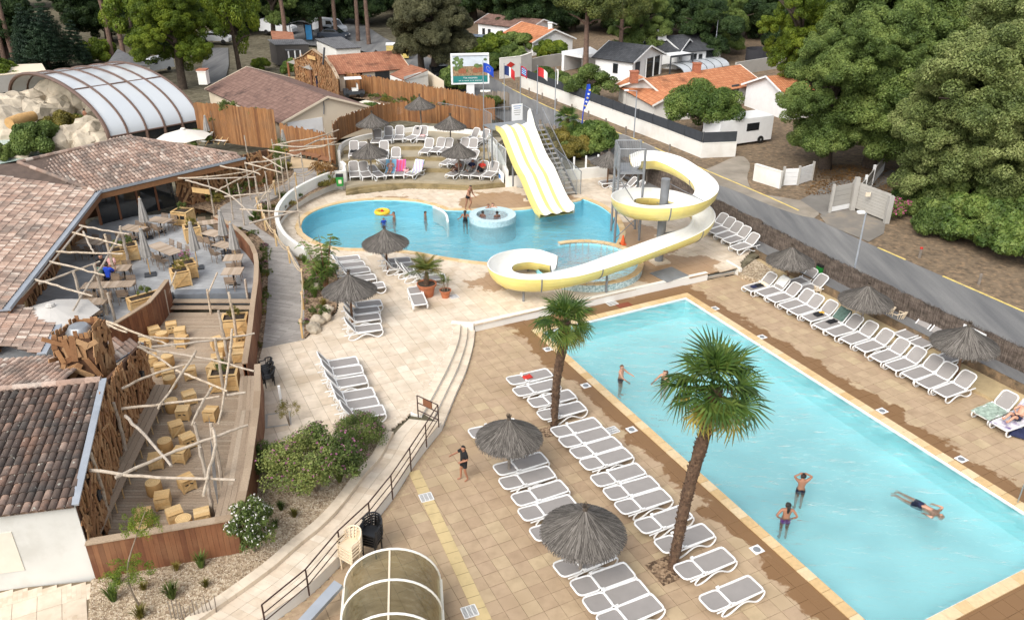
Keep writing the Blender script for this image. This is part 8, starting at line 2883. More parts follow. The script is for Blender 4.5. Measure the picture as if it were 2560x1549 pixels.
tree('bright plane tree nearest the drive',W('d',580,188,.4),'brightB',1.0,1.7,2.2,seed=6)
tree('left bough of the bright plane tree',W('d',345,190,.4),'brightB',1.15,1.5,3.0,seed=7)
tree('dark tree standing over the car park',W('d',745,95,.5),'darkA',1.6,1.6,2.4,seed=8)
tree('green tree behind the red roofed cabin',W('d',660,110,.5),'oakA',1.3,1.6,2.6,seed=9)
for i,(x,y)in enumerate(((810,100),(862,102),(888,110),(775,95),(272,150),(303,158),(205,60),(195,62),(12,150),(35,150),(690,130))):
 p=W('d',x,y,.4)
 t=thing('tall_pine','tall bare pine trunk with high crown, %s among the camp pines'%ORD[i],'tree',p,i,'tall pines of the camp')
 MB().tube(smooth_path([(0,0,-.3),(.2*math.sin(i),0,5),(.35*math.sin(i*2),.2,10),(.3,.2,15)],3),[.30-.018*k for k in range(10)],9).build('trunk','trunk_red',t,True)
 put('crown',CROWN['pine'],t,(.3,.2,13.5),(0,0,i),(1.2,1.2,1.2))
rw=random.Random(31)
k=0
FW=[]
for row,(yy,n,x0,x1,sc)in enumerate(((104,9,14,62,2.0),(120,13,-10,80,2.4),(137,16,-75,95,2.7),(156,18,-95,110,3.1),(178,18,-120,130,3.5))):
 for i in range(n):
  x=x0+(x1-x0)*(i+rw.uniform(.15,.85))/n
  y=yy+rw.uniform(-5,5)
  q=proj((x,y,.5))
  if-34<x<-4 and y<132:
   continue
  if x<13 and x>-5 and y<118:
   continue
  FW.append((x,y,sc*rw.uniform(.85,1.15),row))
cnt_={}
for i,(x,y,s,row)in enumerate(FW):
 cr=rw.choice(['darkA','darkB','darkA','darkB','oakA' if row<3 else 'darkB'])
 cnt_[row]=cnt_.get(row,0)+1
 lab='dark woodland tree, %s from the left in the %s row behind the houses'%(ORD[cnt_[row]-1],['nearest','second','third','fourth','farthest'][row])
 tree(lab,(x,y,.3),cr,s*.8,s*.95,s*.35,seed=i,name='woodland_tree',group='woodland trees closing the background')
for i,(x,y,s)in enumerate(((-62,104,1.9),(-70,112,2.2),(-55,116,2.2),(-44,108,1.8),(-40,124,2.2),(-80,124,2.6),(-30,134,2.3),(-66,98,1.6),(-75,100,2.0))):
 tree('dark woodland tree at the upper left behind the conifer, %s counted'%ORD[i],(x,y,.3),['darkA','darkB'][i%2],s*.85,s,s*.35,seed=i+3,name='woodland_tree',group='woodland trees closing the background')
q=[]
rl_=random.Random(8)
for i in range(2600):
 x,y=rl_.uniform(380,800),rl_.uniform(1180,1400)
 p=W('03',x+rl_.uniform(-150,150),y,ZR)
 a=rl_.uniform(0,PI)
 s=rl_.uniform(.04,.10)
 d,e=Vector((math.cos(a),math.sin(a),0))*s,Vector((-math.sin(a),math.cos(a),.3))*s*.6
 o=p+Vector((0,0,.02+.02*rl_.random()))
 q.append((o-d,o+e,o+d,o-e))
tag(put('fallen_leaves',fast_mesh('fallen_leaves',np.array([[tuple(v)for v in f]for f in q]),4,'lf_brown')),'dry brown leaves scattered on the drive','leaves',kind='stuff')
# near plants
def fine_bush(seed,R_,H_,mat,leaf,blobs,dens,flower=None,nfl=0,fsize=.045):
 rs=np.random.default_rng(seed)
 cs,rads,ns=[],[],[]
 for i in range(blobs):
  d=rs.normal(size=3)
  d[2]=abs(d[2])*.9-.15
  d/=np.linalg.norm(d)
  f=rs.uniform(.45,.95)
  cs.append((d[0]*R_*f,d[1]*R_*f,H_*.42+d[2]*H_*.52*f))
  rads.append(R_*rs.uniform(.14,.26))
  ns.append(dens)
 me=leaves(cs,rads,ns,leaf,mat,seed,inner=.3)
 fm=None
 if flower:
  fcs,fr,fn=[],[],[]
  for i in range(nfl):
   j=rs.integers(len(cs))
   d=rs.normal(size=3)
   d[2]=abs(d[2])+.2
   d/=np.linalg.norm(d)
   fcs.append(np.array(cs[j])+d*rads[j]*1.02)
   fr.append(fsize)
   fn.append(6)
  fm=leaves(fcs,fr,fn,fsize*1.1,flower,seed+1,'flowers',inner=.2,elong=1.1)
 return me,fm
def stems_mesh(seed,n,h,spread,r,mat='twig'):
 rr=random.Random(seed)
 m=MB()
 for i in range(n):
  a=rr.uniform(0,2*PI)
  q=rr.uniform(.4,1)
  m.tube(smooth_path([Vector((0,0,-.05)),Vector((math.cos(a)*spread*.3*q,math.sin(a)*spread*.3*q,h*.4)),Vector((math.cos(a)*spread*q,math.sin(a)*spread*q,h))],3),[r*(1-.12*k)for k in range(7)],5)
 return m.mesh('stems',mat,True)
bme,bfl=fine_bush(51,1.5,1.9,'lf_shrub',.075,90,230,'fl_purple',260,.038)
p=W('Z',545,690,.44)
t=thing('flowering_bush','big bush with mauve flowers beside the walkway','shrub',(p.x-.25,p.y+.55,.4))
put('foliage',bme,t,(0,0,.35),(0,0,.4),(1.15,1.0,1.0))
put('flowers',bfl,t,(0,0,.35),(0,0,.4),(1.15,1.0,1.0))
put('stems',stems_mesh(2,9,1.3,1.0,.035),t)
p=W('Z',820,330,.44)
t=thing('flowering_bush','smaller mauve flowered bush in front of the loungers','shrub',(p.x,p.y+.2,.4))
put('foliage',bme,t,(0,0,.1),(0,0,2.4),(.72,.62,.62))
put('flowers',bfl,t,(0,0,.1),(0,0,2.4),(.72,.62,.62))
put('stems',stems_mesh(3,6,.8,.5,.03),t)
p=W('Z',230,480,.44)
t=thing('flowering_bush','low left mass of the mauve flowered bushes at the plank wall','shrub',(p.x,p.y,.4))
put('foliage',bme,t,(0,0,.1),(0,0,4.0),(.62,.6,.55))
put('flowers',bfl,t,(0,0,.1),(0,0,4.0),(.62,.6,.55))
put('stems',stems_mesh(4,6,.8,.5,.03),t)
wme,wfl=fine_bush(61,.8,1.9,'lf_shrub',.07,60,150,'fl_white',260,.035)
p=W('20',1800,1010,.44)
t=thing('white_shrub','upright shrub covered in white blossom at the plank wall corner','shrub',(p.x+.1,p.y+.05,.4))
put('foliage',wme,t,(0,0,.15))
put('flowers',wfl,t,(0,0,.15))
put('stems',stems_mesh(5,7,1.5,.5,.025),t)
ame,_=fine_bush(71,.75,1.7,'lf_bright',.05,46,70)
p=W('20',1000,1390,.44)
t=thing('young_tree','slender leaning young tree with feathery leaves in the gravel','tree',(p.x,p.y,.4))
MB().tube(smooth_path([(0,0,-.05),(-.12,0,.8),(-.05,.1,1.5),(.25,.35,2.3),(.5,.6,2.9)],4),[.035-.0016*i for i in range(17)],7).build('trunk','twig',t,True)
put('foliage',ame,t,(-.05,.1,.75),(0,0,0),(1.0,.8,.55))
put('foliage',ame,t,(.35,.45,1.7),(0,.3,2),(.75,.7,.85))
p=W('21',240,100,ZU)
t=thing('tamarisk','thin airy shrub behind the mauve bush','shrub',(p.x,p.y,ZU))
fme,_=fine_bush(72,.5,1.1,'lf_gold',.035,30,60)
put('foliage',fme,t,(0,0,.15))
put('stems',stems_mesh(6,6,1.1,.35,.012),t)
t=thing('young_tree','tall multi stemmed young tree with compound leaves in the planted bed','tree',(*V2(W('C',880,830,.5)),.45))
rr=random.Random(5)
q=[]
for i in range(9):
 a=rr.uniform(0,2*PI)
 top=Vector((math.cos(a)*rr.uniform(.2,1.1)-.3,math.sin(a)*rr.uniform(.2,.8)+.25,rr.uniform(1.3,3.0)))
 MB().tube(smooth_path([(0,0,0),tuple(top*.5+Vector((0,0,.2))),tuple(top)],4),[.03-.0025*k for k in range(9)],5).build('stem','redwood',t,True)
 for j in range(22):
  f=rr.uniform(.45,1.0)
  c=top*f
  b=rr.uniform(0,2*PI)
  d=Vector((math.cos(b),math.sin(b),rr.uniform(.0,.5))).normalized()
  Lf=rr.uniform(.3,.5)
  sx_=Vector((-d.y,d.x,0)).normalized()
  for s in range(7):
   pp=c+d*Lf*(.25+.75*s/6)-Vector((0,0,.18*(s/6)**2))
   for sg in(-1,1):
    e=pp+sx_*sg*.13+d*.06-Vector((0,0,.04))
    w_=d*.028
    q.append((pp-w_*.5,pp+w_*.5,e+w_,e-w_*.5))
put('foliage',fast_mesh('foliage',np.array([[tuple(v)for v in f]for f in q]),4,'lf_round'),t)
def tuft(seed,n,h,spread,mat,w=.010):
 rr=random.Random(seed)
 q=[]
 for i in range(n):
  a=rr.uniform(0,2*PI)
  f=rr.uniform(.2,1)
  b=Vector((math.cos(a),math.sin(a),0))*spread*.25*f
  e=Vector((math.cos(a)*spread*f,math.sin(a)*spread*f,h*rr.uniform(.6,1)))
  m_=(b+e)/2+Vector((0,0,h*.25))
  s=Vector((-math.sin(a),math.cos(a),0))*w
  q.append((b-s,b+s,m_+s,m_-s))
  q.append((m_-s,m_+s,e+s*.2,e-s*.2))
 return fast_mesh('blades',np.array([[tuple(v)for v in f]for f in q]),4,mat)
TUF=[tuft(1,110,.55,.28,'lf_round'),tuft(2,110,.45,.35,'lf_gold'),tuft(3,120,.5,.3,'lf_shrub')]
sme,sfl=fine_bush(81,.42,.5,'lf_shrub',.05,22,60)
sme2,_=fine_bush(82,.42,.45,'lf_gold',.05,22,60)
sme3,lav=fine_bush(83,.35,.5,'lf_round',.045,18,60,'lavender' if 'lavender' in MT else 'fl_purple',50,.03)
sme4,_=fine_bush(84,.6,.8,'lf_brown',.05,30,80)
SMALL=[sme,sme2,sme3]
for i,(k,x,y,s,ty)in enumerate((('20',815,1350,1.1,0),('20',845,1230,.8,0),('20',1030,1270,.6,1),('20',1235,1330,1.1,2),('20',1010,1470,.9,1),('20',1445,1110,1.0,0),('20',1265,1130,.6,1),('20',1475,1250,.6,1),('21',140,830,.7,0),('21',275,750,.7,1),('21',180,700,.7,2),('21',600,500,.9,2),('21',710,410,.7,1),('21',640,340,.8,2),('21',720,470,.6,1))):
 p=W(k,x,y,.44)
 t=thing('grass_tuft','%s small grass tuft in the gravel bed, counted from the near left'%ORD[i],'grass tuft',(p.x,p.y,.42),i,'tufts in the gravel bed')
 put('blades',TUF[ty],t,(0,0,0),(0,0,i),s)
rb2=random.Random(17)
def bedplants(poly,n,zf,lab,group,smin=.5,smax=1.1):
 x0,x1=min(p[0]for p in poly),max(p[0]for p in poly)
 y0,y1=min(p[1]for p in poly),max(p[1]for p in poly)
 k=0
 made=[]
 tries=0
 while k<n and tries<5000:
  tries+=1
  x,y=rb2.uniform(x0,x1),rb2.uniform(y0,y1)
  if not in_poly(x,y,poly):
   continue
  t=thing('bed_plant',lab,'plant',(x,y,zf(x,y)-.03),rb2.random()*6,group)
  s=rb2.uniform(smin,smax)
  j=rb2.randrange(6)
  if j<3:
   put('foliage',SMALL[j],t,(0,0,0),(0,0,0),s)
   if j==2:
    put('flowers',lav,t,(0,0,0),(0,0,0),s)
  elif j<5:
   put('blades',TUF[rb2.randrange(3)],t,(0,0,0),(0,0,0),s*1.1)
  else:
   put('foliage',sme,t,(0,0,0),(0,0,0),(s,s,s*1.5))
  k+=1
  made.append(t)
 made.sort(key=lambda o:o.location.y)
 for i,o in enumerate(made):
  o['label']=lab+', %s from the near end'%ordinal(i+1)
bedplants(bedR,62,bedz,'low plant in the mulch bed right of the grey ramp','plants in the bed right of the ramp')
nb_=[V2(p)for p in rwall[:30]]+[V2(p)for p in rl[11::-1]]
bedplants(nb_,34,lambda x,y:.40+max(0,min(1,(y-31)/12))*.42,'low plant in the narrow bed left of the grey ramp','plants in the narrow bed left of the ramp',.4,.8)
bedplants([V2(p)for p in Ws('I',[(440,1290),(700,1180),(1000,1080),(1250,1000),(1500,880),(1560,720),(1250,760),(900,980),(500,1150)],1.05)],30,lambda x,y:1.02,'leafy plant below the clad wall along the upper path','plants below the clad wall',.8,1.6)
bedplants([V2(p)for p in Ws('S4',[(1040,730),(1800,850),(2440,960),(2000,970),(1400,830)],.78)],36,lambda x,y:.78,'wild flower clump below the long picket fence','plants below the long picket fence',.6,1.2)
p=W('I',2030,880,1.1)
t=thing('rusty_shrub','rust coloured shrub behind the white curved wall','shrub',(p.x,p.y,1.0))
put('foliage',sme4,t,(0,0,0),(0,0,0),1.7)
for i,(x,y,h)in enumerate(((1420,900,2.6),(1500,800,2.6),(1300,930,2.2))):
 p=W('I',x,y,1.0)
 t=thing('slender_tree','slender young tree by the pergola, %s from the right'%ORD[i],'tree',(p.x,p.y,.95),i)
 MB().tube([(0,0,0),(.03,0,h)],[.03,.012],5).build('trunk','twig',t)
 put('foliage',ame,t,(0,0,h*.3),(0,0,i),(.6,.6,h/2.2))
for i,(x,y,h,s)in enumerate(((820,400,3.4,1.0),(1190,420,3.2,.7),(480,330,3.2,.6),(600,380,2.5,.4))):
 p=W('I',x,y,1.0)
 t=thing('fence_tree','young tree standing at the tall plank fence, %s'%('with the widest crown' if i==0 else 'slim, %s'%ORD[i]),'tree',(p.x,p.y-.3,.9),i)
 MB().tube([(0,0,0),(.03,0,h)],[.04,.015],5).build('trunk','twig',t)
 put('foliage',sme,t,(0,0,h-.9),(0,0,i),(2.0*s,2.0*s,2.0*s))
for i,(p,a)in enumerate(PPOS):
 w_=a[4]
 t=thing('planter_plant','leafy plant growing in the '+a[8],'plant',(p.x,p.y,p.z-.08),i)
 put('foliage',[sme,sme2,sme][i%3],t,(0,0,.05),(0,0,i),(.75,.75,1.2))
 if 'pink' in a[8]:
  put('flowers',lav,t,(0,0,.2),(0,0,i),(1.1,1.1,1.1))
ome,ofl=fine_bush(91,1.0,1.3,'lf_round',.09,40,160,'fl_pink',260,.06)
p=W('13',900,150,ZR)
t=thing('oleander','pink flowering oleander beside the board gate','shrub',(p.x+.2,p.y+.6,ZR-.1))
put('foliage',ome,t)
put('flowers',ofl,t)
# people
BON=[('pelvis','spine'),('spine','chest'),('chest','neck'),('neck','chin'),('chin','head'),('head','crown'),('head','nose')]
for s in 'lr':
 BON+=[('pelvis','hip'+s),('hip'+s,'knee'+s),('knee'+s,'ankle'+s),('ankle'+s,'toe'+s),('chest','sho'+s),('sho'+s,'elb'+s),('elb'+s,'wri'+s),('wri'+s,'palm'+s),('head','ear'+s)]
 for f in range(5):
  BON+=[('palm'+s if f else 'wri'+s,'f%d%s'%(f,s)),('f%d%s'%(f,s),'g%d%s'%(f,s))]
RAD={'pelvis':.073,'spine':.064,'chest':.078,'neck':.030,'chin':.042,'head':.058,'crown':.042,'nose':.010,'hip':.056,'knee':.034,'ankle':.021,'toe':.019,'sho':.036,'elb':.025,'wri':.018,'palm':.021,'ear':.012,'f':.0075,'g':.006}
def stand(h,arms=None,legs=None,lean=0.0):
 """joints of a figure of height h, facing -Y; arms / legs: overrides in fractions of h"""
 J={'pelvis':(0,0,.53),'spine':(0,-.01-lean*.3,.63),'chest':(0,-lean*.7,.735),'neck':(0,-lean,.835),'chin':(0,-.016-lean*1.1,.872),'head':(0,-.004-lean*1.15,.912),'crown':(0,.006-lean*1.2,.948)}
 for s,k in(('l',1),('r',-1)):
  J.update({'hip'+s:(k*.055,0,.505),'knee'+s:(k*.06,-.012,.28),'ankle'+s:(k*.062,.01,.045),'toe'+s:(k*.075,-.09,.018),'sho'+s:(k*.108,-lean*.85,.80),'elb'+s:(k*.135,.012-lean*.6,.635),'wri'+s:(k*.145,-.035,.485)})
 J.update(arms or{})
 J.update(legs or{})
 return{k:Vector(v)*h for k,v in J.items()}
def person(label,J,h,loc,rz,skin,hair,clothes=(),name='person',rot=None,longhair=False,parent_mat=None):
 fwd=J['toel']-J['anklel']
 up=(J['crown']-J['neck']).normalized()
 side=(J['shol']-J['shor']).normalized()
 face=side.cross(up)
 if 'face' in J:
  face=J.pop('face').normalized()
 J['nose']=J['head']+face*.062*h-up*.008*h
 for s,k in(('l',1),('r',-1)):
  J['ear'+s]=J['head']+side*k*.058*h-up*.005*h
  d=(J['wri'+s]-J['elb'+s]).normalized()
  a=d.cross(face)
  if a.length<.1:
   a=d.cross(up)
  a.normalize()
  b=d.cross(a)
  J['palm'+s]=J['wri'+s]+d*.035*h
  for f in range(5):
   if f==0:
    J['f0'+s]=J['wri'+s]+d*.022*h+a*.024*h
    J['g0'+s]=J['f0'+s]+d*.02*h+a*.008*h
   else:
    o=(f-2.5)*.0125*h
    ln=(.0,.030,.034,.032,.025)[f]*h
    J['f%d%s'%(f,s)]=J['palm'+s]+d*.018*h+a*o
    J['g%d%s'%(f,s)]=J['f%d%s'%(f,s)]+d*ln*.85+b*.010*h
 names=list(J)
 idx={n:i for i,n in enumerate(names)}
 me=bpy.data.meshes.new('skeleton')
 me.from_pydata([tuple(J[n])for n in names],[(idx[a],idx[b])for a,b in BON],[])
 o=bpy.data.objects.new('skeleton',me)
 COL.objects.link(o)
 o.modifiers.new('skin','SKIN')
 o.modifiers['skin'].use_smooth_shade=True
 for n in names:
  k=n[:-1]if n[:-1]in RAD else n
  k=k if k in RAD else n[0]
  r=RAD[k]*h
  sv=me.skin_vertices[0].data[idx[n]]
  sv.radius=(r,r)
  sv.use_root=(n=='pelvis')
 sb=o.modifiers.new('sub','SUBSURF')
 sb.levels=sb.render_levels=1
 dg=bpy.context.evaluated_depsgraph_get()
 body=bpy.data.meshes.new_from_object(o.evaluated_get(dg))
 bpy.data.objects.remove(o)
 body.name='body'
 body.materials.clear()
 body.materials.append(MT[skin])
 t=thing(name,label,'person',loc,rz,None,rot)
 put('body',body,t)
 vco=[v.co.copy()for v in body.vertices]
 vno=[v.normal.copy()for v in body.vertices]
 segs=[(a,b,J[a],J[b])for a,b in BON if a[0]not in 'fg' and b[0]not in 'fg' and b not in('nose',)]
 def near(c):
  best,bd=None,9
  for a,b,p,q in segs:
   d=q-p
   t_=max(0,min(1,(c-p).dot(d)/max(1e-9,d.length_squared)))
   l=(c-p-d*t_).length
   if l<bd:
    bd,best=l,(a,b,t_)
  return best
 info=[(p,near(p.center.copy()))for p in body.polygons]
 def cover(nm,sel,off_,mat):
  fs,vm,vs=[],{},[]
  for p,nb in info:
   if nb and sel(nb,p.center):
    f=[]
    for v in p.vertices:
     if v not in vm:
      vm[v]=len(vs)
      vs.append(tuple(vco[v]+vno[v]*off_))
     f.append(vm[v])
    fs.append(f)
  if fs:
   m_=MB()
   m_.v,m_.f=vs,fs
   put(nm,m_.mesh(nm,mat,'all'),t)
 for nm,mat in clothes:
  if nm=='shirt':
   cover('shirt',lambda nb,c:(nb[0]in('spine','chest')and nb[1]in('chest','neck','shol','shor'))or nb[0][:3]=='sho' and nb[2]<.75 or(nb[0]=='pelvis' and nb[1]=='spine' and nb[2]>.1),.012*h,mat)
  elif nm=='shorts':
   cover('shorts',lambda nb,c:(nb[0]=='pelvis' and(nb[1]!='spine' or nb[2]<.5))or(nb[0][:3]=='hip' and nb[2]<.55),.010*h,mat)
  elif nm=='trunks':
   cover('trunks',lambda nb,c:(nb[0]=='pelvis' and(nb[1]!='spine' or nb[2]<.35))or(nb[0][:3]=='hip' and nb[2]<.25),.008*h,mat)
  elif nm=='trousers':
   cover('trousers',lambda nb,c:(nb[0]=='pelvis' and(nb[1]!='spine' or nb[2]<.5))or nb[0][:3]=='hip' or(nb[0][:4]=='knee' and nb[2]<.9),.012*h,mat)
  elif nm=='top':
   cover('bikini_top',lambda nb,c:nb[0]=='chest' and nb[2]<.35 and nb[1]=='neck' or(nb[0]=='spine' and nb[2]>.8),.007*h,mat)
  elif nm=='suit':
   cover('swimsuit',lambda nb,c:(nb[0]in('pelvis','spine')or(nb[0]=='chest' and nb[1]=='neck' and nb[2]<.5)or(nb[0][:3]=='hip' and nb[2]<.12)),.008*h,mat)
 back=-face
 hd=J['head']
 cover('hair',lambda nb,c:nb[1]in('head','crown','earl','earr')and nb[0]in('chin','head')and((c-hd).dot(up)>.016*h or(c-hd).dot(back)>.012*h)and(c-hd).dot(face)<.045*h,.010*h,hair)
 if longhair:
  m_=MB()
  m_.tube(smooth_path([hd+back*.06*h+up*.01*h,hd+back*.085*h-up*.05*h,hd+back*.075*h-up*.12*h,hd+back*.07*h-up*.17*h],3),[.03*h,.035*h,.034*h,.032*h,.03*h,.027*h,.024*h,.02*h,.016*h,.01*h],7)
  m_.build('ponytail',hair,t,True)
 for k in(1,-1):
  e=hd+face*.055*h+side*k*.022*h+up*.002*h
  MB().lathe([(0,-.006*h),(.006*h,0),(0,.006*h)],6,tuple(e)).build('eye','black',t)
 e=hd+face*.047*h-up*.034*h
 MB().box(tuple(e),(.022*h,.012*h,.006*h),math.atan2(side.y,side.x)).build('mouth','red',t)
 return t
def reclined(h,ang,knees=.0,arms=None):
 """on a lounger, in the lounger's own axes (x from foot to head)"""
 ca,sa=math.cos(ang),math.sin(ang)
 p=Vector((1.0,0,.35+.075*h))
 u=Vector((ca,0,sa))
 n_=Vector((-sa,0,ca))
 J={'pelvis':p,'spine':p+u*.10*h,'chest':p+u*.21*h,'neck':p+u*.305*h,'chin':p+u*.345*h+n_*.02*h,'head':p+u*.385*h+n_*.015*h,'crown':p+u*.42*h+n_*.005*h}
 for s,k in(('l',-1),('r',1)):
  kz=knees if k>0 else knees*.75
  hp=p+Vector((-.02*h,k*.055*h,0))
  kn=hp+Vector((-.235*h*math.cos(kz*1.1),0,.235*h*math.sin(kz*1.1)))
  an=kn+Vector((-.235*h*math.cos(kz*.9),0,-.235*h*math.sin(kz*.9)-(.03*h if kz<.1 else 0)))
  an.z=max(an.z,.40)
  J.update({'hip'+s:hp,'knee'+s:kn,'ankle'+s:an,'toe'+s:an+Vector((-.04*h,k*.01*h,.075*h)),'sho'+s:p+u*.27*h+Vector((0,k*.108*h,0)),'elb'+s:p+u*.13*h+n_*.03*h+Vector((0,k*.16*h,0)),'wri'+s:p+u*.06*h+n_*.10*h+Vector((0,k*.05*h,0))})
 J.update(arms or{})
 J['face']=n_
 return J
h=1.48
person('boy in black t-shirt and shorts standing barefoot on the pool deck',stand(h,{'elbr':(-.16,-.10,.70),'wrir':(-.13,-.25,.695),'elbl':(.15,.02,.64),'wril':(.10,-.11,.60)},{'anklel':(.08,.05,.045),'toel':(.10,-.05,.018),'ankler':(-.05,-.07,.045),'toer':(-.06,-.165,.018),'kneer':(-.055,-.06,.28)}),h,W('Z',1525,535,.0),R(-62),'skin2','hair_dark',(('shirt','blackcloth'),('shorts','blackcloth')))
wz=-.10
def wade(lab,k,x,y,h,rz,skin,hair,clothes,arms=None,depth=.53,zw=wz,lh=False,legs=None,lean=0):
 p=W(k,x,y,zw)
 return person(lab,stand(h,arms,legs,lean),h,(p.x,p.y,zw-depth*h),rz,skin,hair,clothes,longhair=lh)
wade('boy in the big pool holding both hands to his head','23',237,548,1.6,R(178),'skin2','hair_dark',(('trunks','navy'),),{'elbl':(.19,.0,.90),'wril':(.085,-.01,.95),'elbr':(-.19,0,.90),'wrir':(-.085,-.01,.95)},.58)
wade('girl with dark ponytail and purple bikini in the big pool','23',130,752,1.6,R(175),'skin2','hair_dark',(('trunks','purplecloth'),('top','purplecloth')),{'elbl':(.21,.05,.66),'wril':(.12,.0,.56),'elbr':(-.21,.05,.66),'wrir':(-.12,0,.56)},.60,lh=True)
wade('fair haired bather reaching sideways in the big pool left of the palm','12',780,1262,1.65,R(60),'skin1','hair_brown',(('trunks','navy'),),{'elbl':(.14,-.12,.70),'wril':(.10,-.27,.68),'elbr':(-.14,-.12,.66),'wrir':(-.12,-.25,.58)},.62)
wade('bather with outstretched arm half hidden by the tall palm','12',1092,1290,1.6,R(-55),'skin1','hair_brown',(('suit','blackcloth'),),{'elbr':(-.14,-.14,.68),'wrir':(-.12,-.30,.62)},.66,lh=True)
a,b=W('23',950,590,-.15),W('23',1235,728,-.08)
dv=(b-a)
hs=1.8
J=stand(hs,{'elbl':(.22,-.06,.82),'wril':(.19,-.03,.70),'elbr':(-.22,-.06,.82),'wrir':(-.20,-.03,.68)},{'toel':(.07,.06,-.02),'toer':(-.07,.06,-.02),'kneel':(.075,.01,.28),'kneer':(-.075,.01,.28)})
rm=Matrix.Rotation(math.atan2(dv.y,dv.x),4,'Z')@Matrix.Rotation(R(90),4,'Y')@Matrix.Rotation(R(-90),4,'Z')
c0=(a+b)/2-dv.normalized()*.5*hs
person('bald man in dark shorts swimming face down in the big pool',J,hs,(c0.x,c0.y,-.20),0,'skin1','skin1',(('shorts','navy'),),rot=rm.to_euler())
zu=ZU-.09
wade('adult swimming with one arm on the yellow float','11',990,115,1.7,R(-80),'skin2','hair_dark',(('trunks','navy'),),{'elbr':(-.12,-.16,.80),'wrir':(-.10,-.30,.79)},.79,zu)
wade('small child in a blue vest in the upper pool','11',915,148,1.15,R(20),'skin2','hair_dark',(('shirt','bluecloth'),('trunks','navy')),None,.80,zu)
wade('lone swimmer in the middle of the upper pool','11',1212,104,1.6,R(110),'skin2','hair_dark',(('trunks','navy'),),{'elbl':(.2,-.08,.82),'wril':(.3,-.1,.80)},.82,zu)
wade('woman in black swimsuit standing beside the jacuzzi','11',1500,140,1.65,R(170),'skin2','hair_dark',(('suit','blackcloth'),),{'elbl':(.17,-.02,.66),'wril':(.26,-.04,.60),'elbr':(-.17,-.02,.66),'wrir':(-.26,-.04,.60)},.60,zu,True)
for i,(x,y,rz,sk,lab)in enumerate(((1665,62,R(10),'skin2','bather at the back of the jacuzzi, left one'),(1697,56,R(-10),'skin1','bather at the back of the jacuzzi, right one with arm on the rim'),(1625,112,R(150),'skin3','bather at the front left of the jacuzzi'),(1728,116,R(200),'skin3','bather at the front right of the jacuzzi'))):
 wade(lab,'11',x,y,1.6,rz,sk,'hair_dark',(('trunks','red' if i==0 else 'navy'),),{'elbl':(.2,-.06,.78),'wril':(.32,-.08,.76)}if i==1 else None,.76,.60)
p=W('11',1522,72,ZU)
person('man in dark trunks bending at the edge of the upper pool',stand(1.72,{'elbr':(-.14,-.14,.64),'wrir':(-.12,-.22,.56),'elbl':(.14,-.10,.62),'wril':(.12,-.22,.54)},{'kneel':(.06,-.10,.29),'anklel':(.06,.02,.045),'kneer':(-.06,.03,.28),'ankler':(-.06,.10,.05),'toer':(-.06,.02,.018)},.10),1.72,(p.x,p.y,ZU+.01),R(55),'skin2','hair_dark',(('trunks','blackcloth'),))
def on_lounger(row,i,lab,h,ang,knees,skin,hair,clothes,dx=0.0):
 lo=LOUNGERS[row][i]
 J=reclined(h,ang,knees)
 m=Matrix.Translation(lo.location)@Matrix.Rotation(lo.rotation_euler[2],4,'Z')
 person(lab,J,h,lo.location,lo.rotation_euler[2],skin,hair,clothes)
on_lounger('T0',3,'woman lying on a blue towel on the lowest terrace',1.55,R(56),.0,'skin1','hair_dark',(('suit','pinkcloth'),))
on_lounger('T0',6,'person in brown reclining under the right terrace parasol',1.6,R(56),.7,'skin3','hair_dark',(('trunks','navy'),('shirt','bb_cabin')))
on_lounger('T0',7,'person in grey trousers with knees up under the right terrace parasol',1.65,R(56),.9,'skin2','hair_brown',(('trousers','grey_cloth'),('shirt','navy')))
on_lounger('T0',8,'person in black trousers and red top reading on the lowest terrace',1.6,R(56),.9,'skin2','whitecloth',(('trousers','blackcloth'),('shirt','red')))
on_lounger('R1',16,'sunbather in dark shorts on the lounger at the right edge',1.7,R(45),.6,'skin1','hair_brown',(('shorts','navy'),))
def seated(lab,k,x,y,rz,shirt,hair,skin,h=1.65):
 p=W(k,x,y,ZT+.75)
 lg={}
 for s,q in(('l',1),('r',-1)):
  lg.update({'knee'+s:(q*.06,-.24,.515),'ankle'+s:(q*.06,-.22,.29),'toe'+s:(q*.065,-.31,.262)})
 J=stand(h,{'elbl':(.15,-.10,.66),'wril':(.10,-.24,.70),'elbr':(-.15,-.10,.66),'wrir':(-.10,-.24,.70)},lg)
 person(lab,J,h,(p.x,p.y,ZT+.47-.46*h),rz,skin,hair,(('shirt',shirt),('trousers','navy')))
seated('diner in a bright blue t-shirt at the terrace table','F',375,1085,R(175),'bluecloth','hair_dark','skin2')
seated('diner in a green top beside the one in blue','F',275,1085,R(178),'greencloth','hair_dark','skin2')
seated('diner facing the one in blue across the table','F',300,965,R(5),'blackcloth','hair_dark','skin1')
seated('diner facing the terrace beyond the menu','F',420,960,R(2),'pinkcloth','hair_brown','skin1')
p=W('S5',715,445,.5)
person('bather standing in the shallow pool under the vault',stand(1.7),1.7,(p.x,p.y,.42),R(150),'skin2','hair_dark',(('trunks','blackcloth'),))
p=W('S4',838,705,.7)
person('person in white t-shirt and grey trousers by the clad gable',stand(1.7),1.7,(p.x,p.y,.62),R(20),'skin2','hair_brown',(('shirt','whitecloth'),('trousers','grey_cloth')))
p=W('S4',770,700,.7)
person('person in dark clothes beside the one in white',stand(1.65),1.65,(p.x,p.y,.62),R(-20),'skin2','hair_dark',(('shirt','blackcloth'),('trousers','navy')))
p=W('11',905,90,zu)
t=thing('pool_float','yellow ring float beside the swimming adult','float',(p.x,p.y,zu+.05))
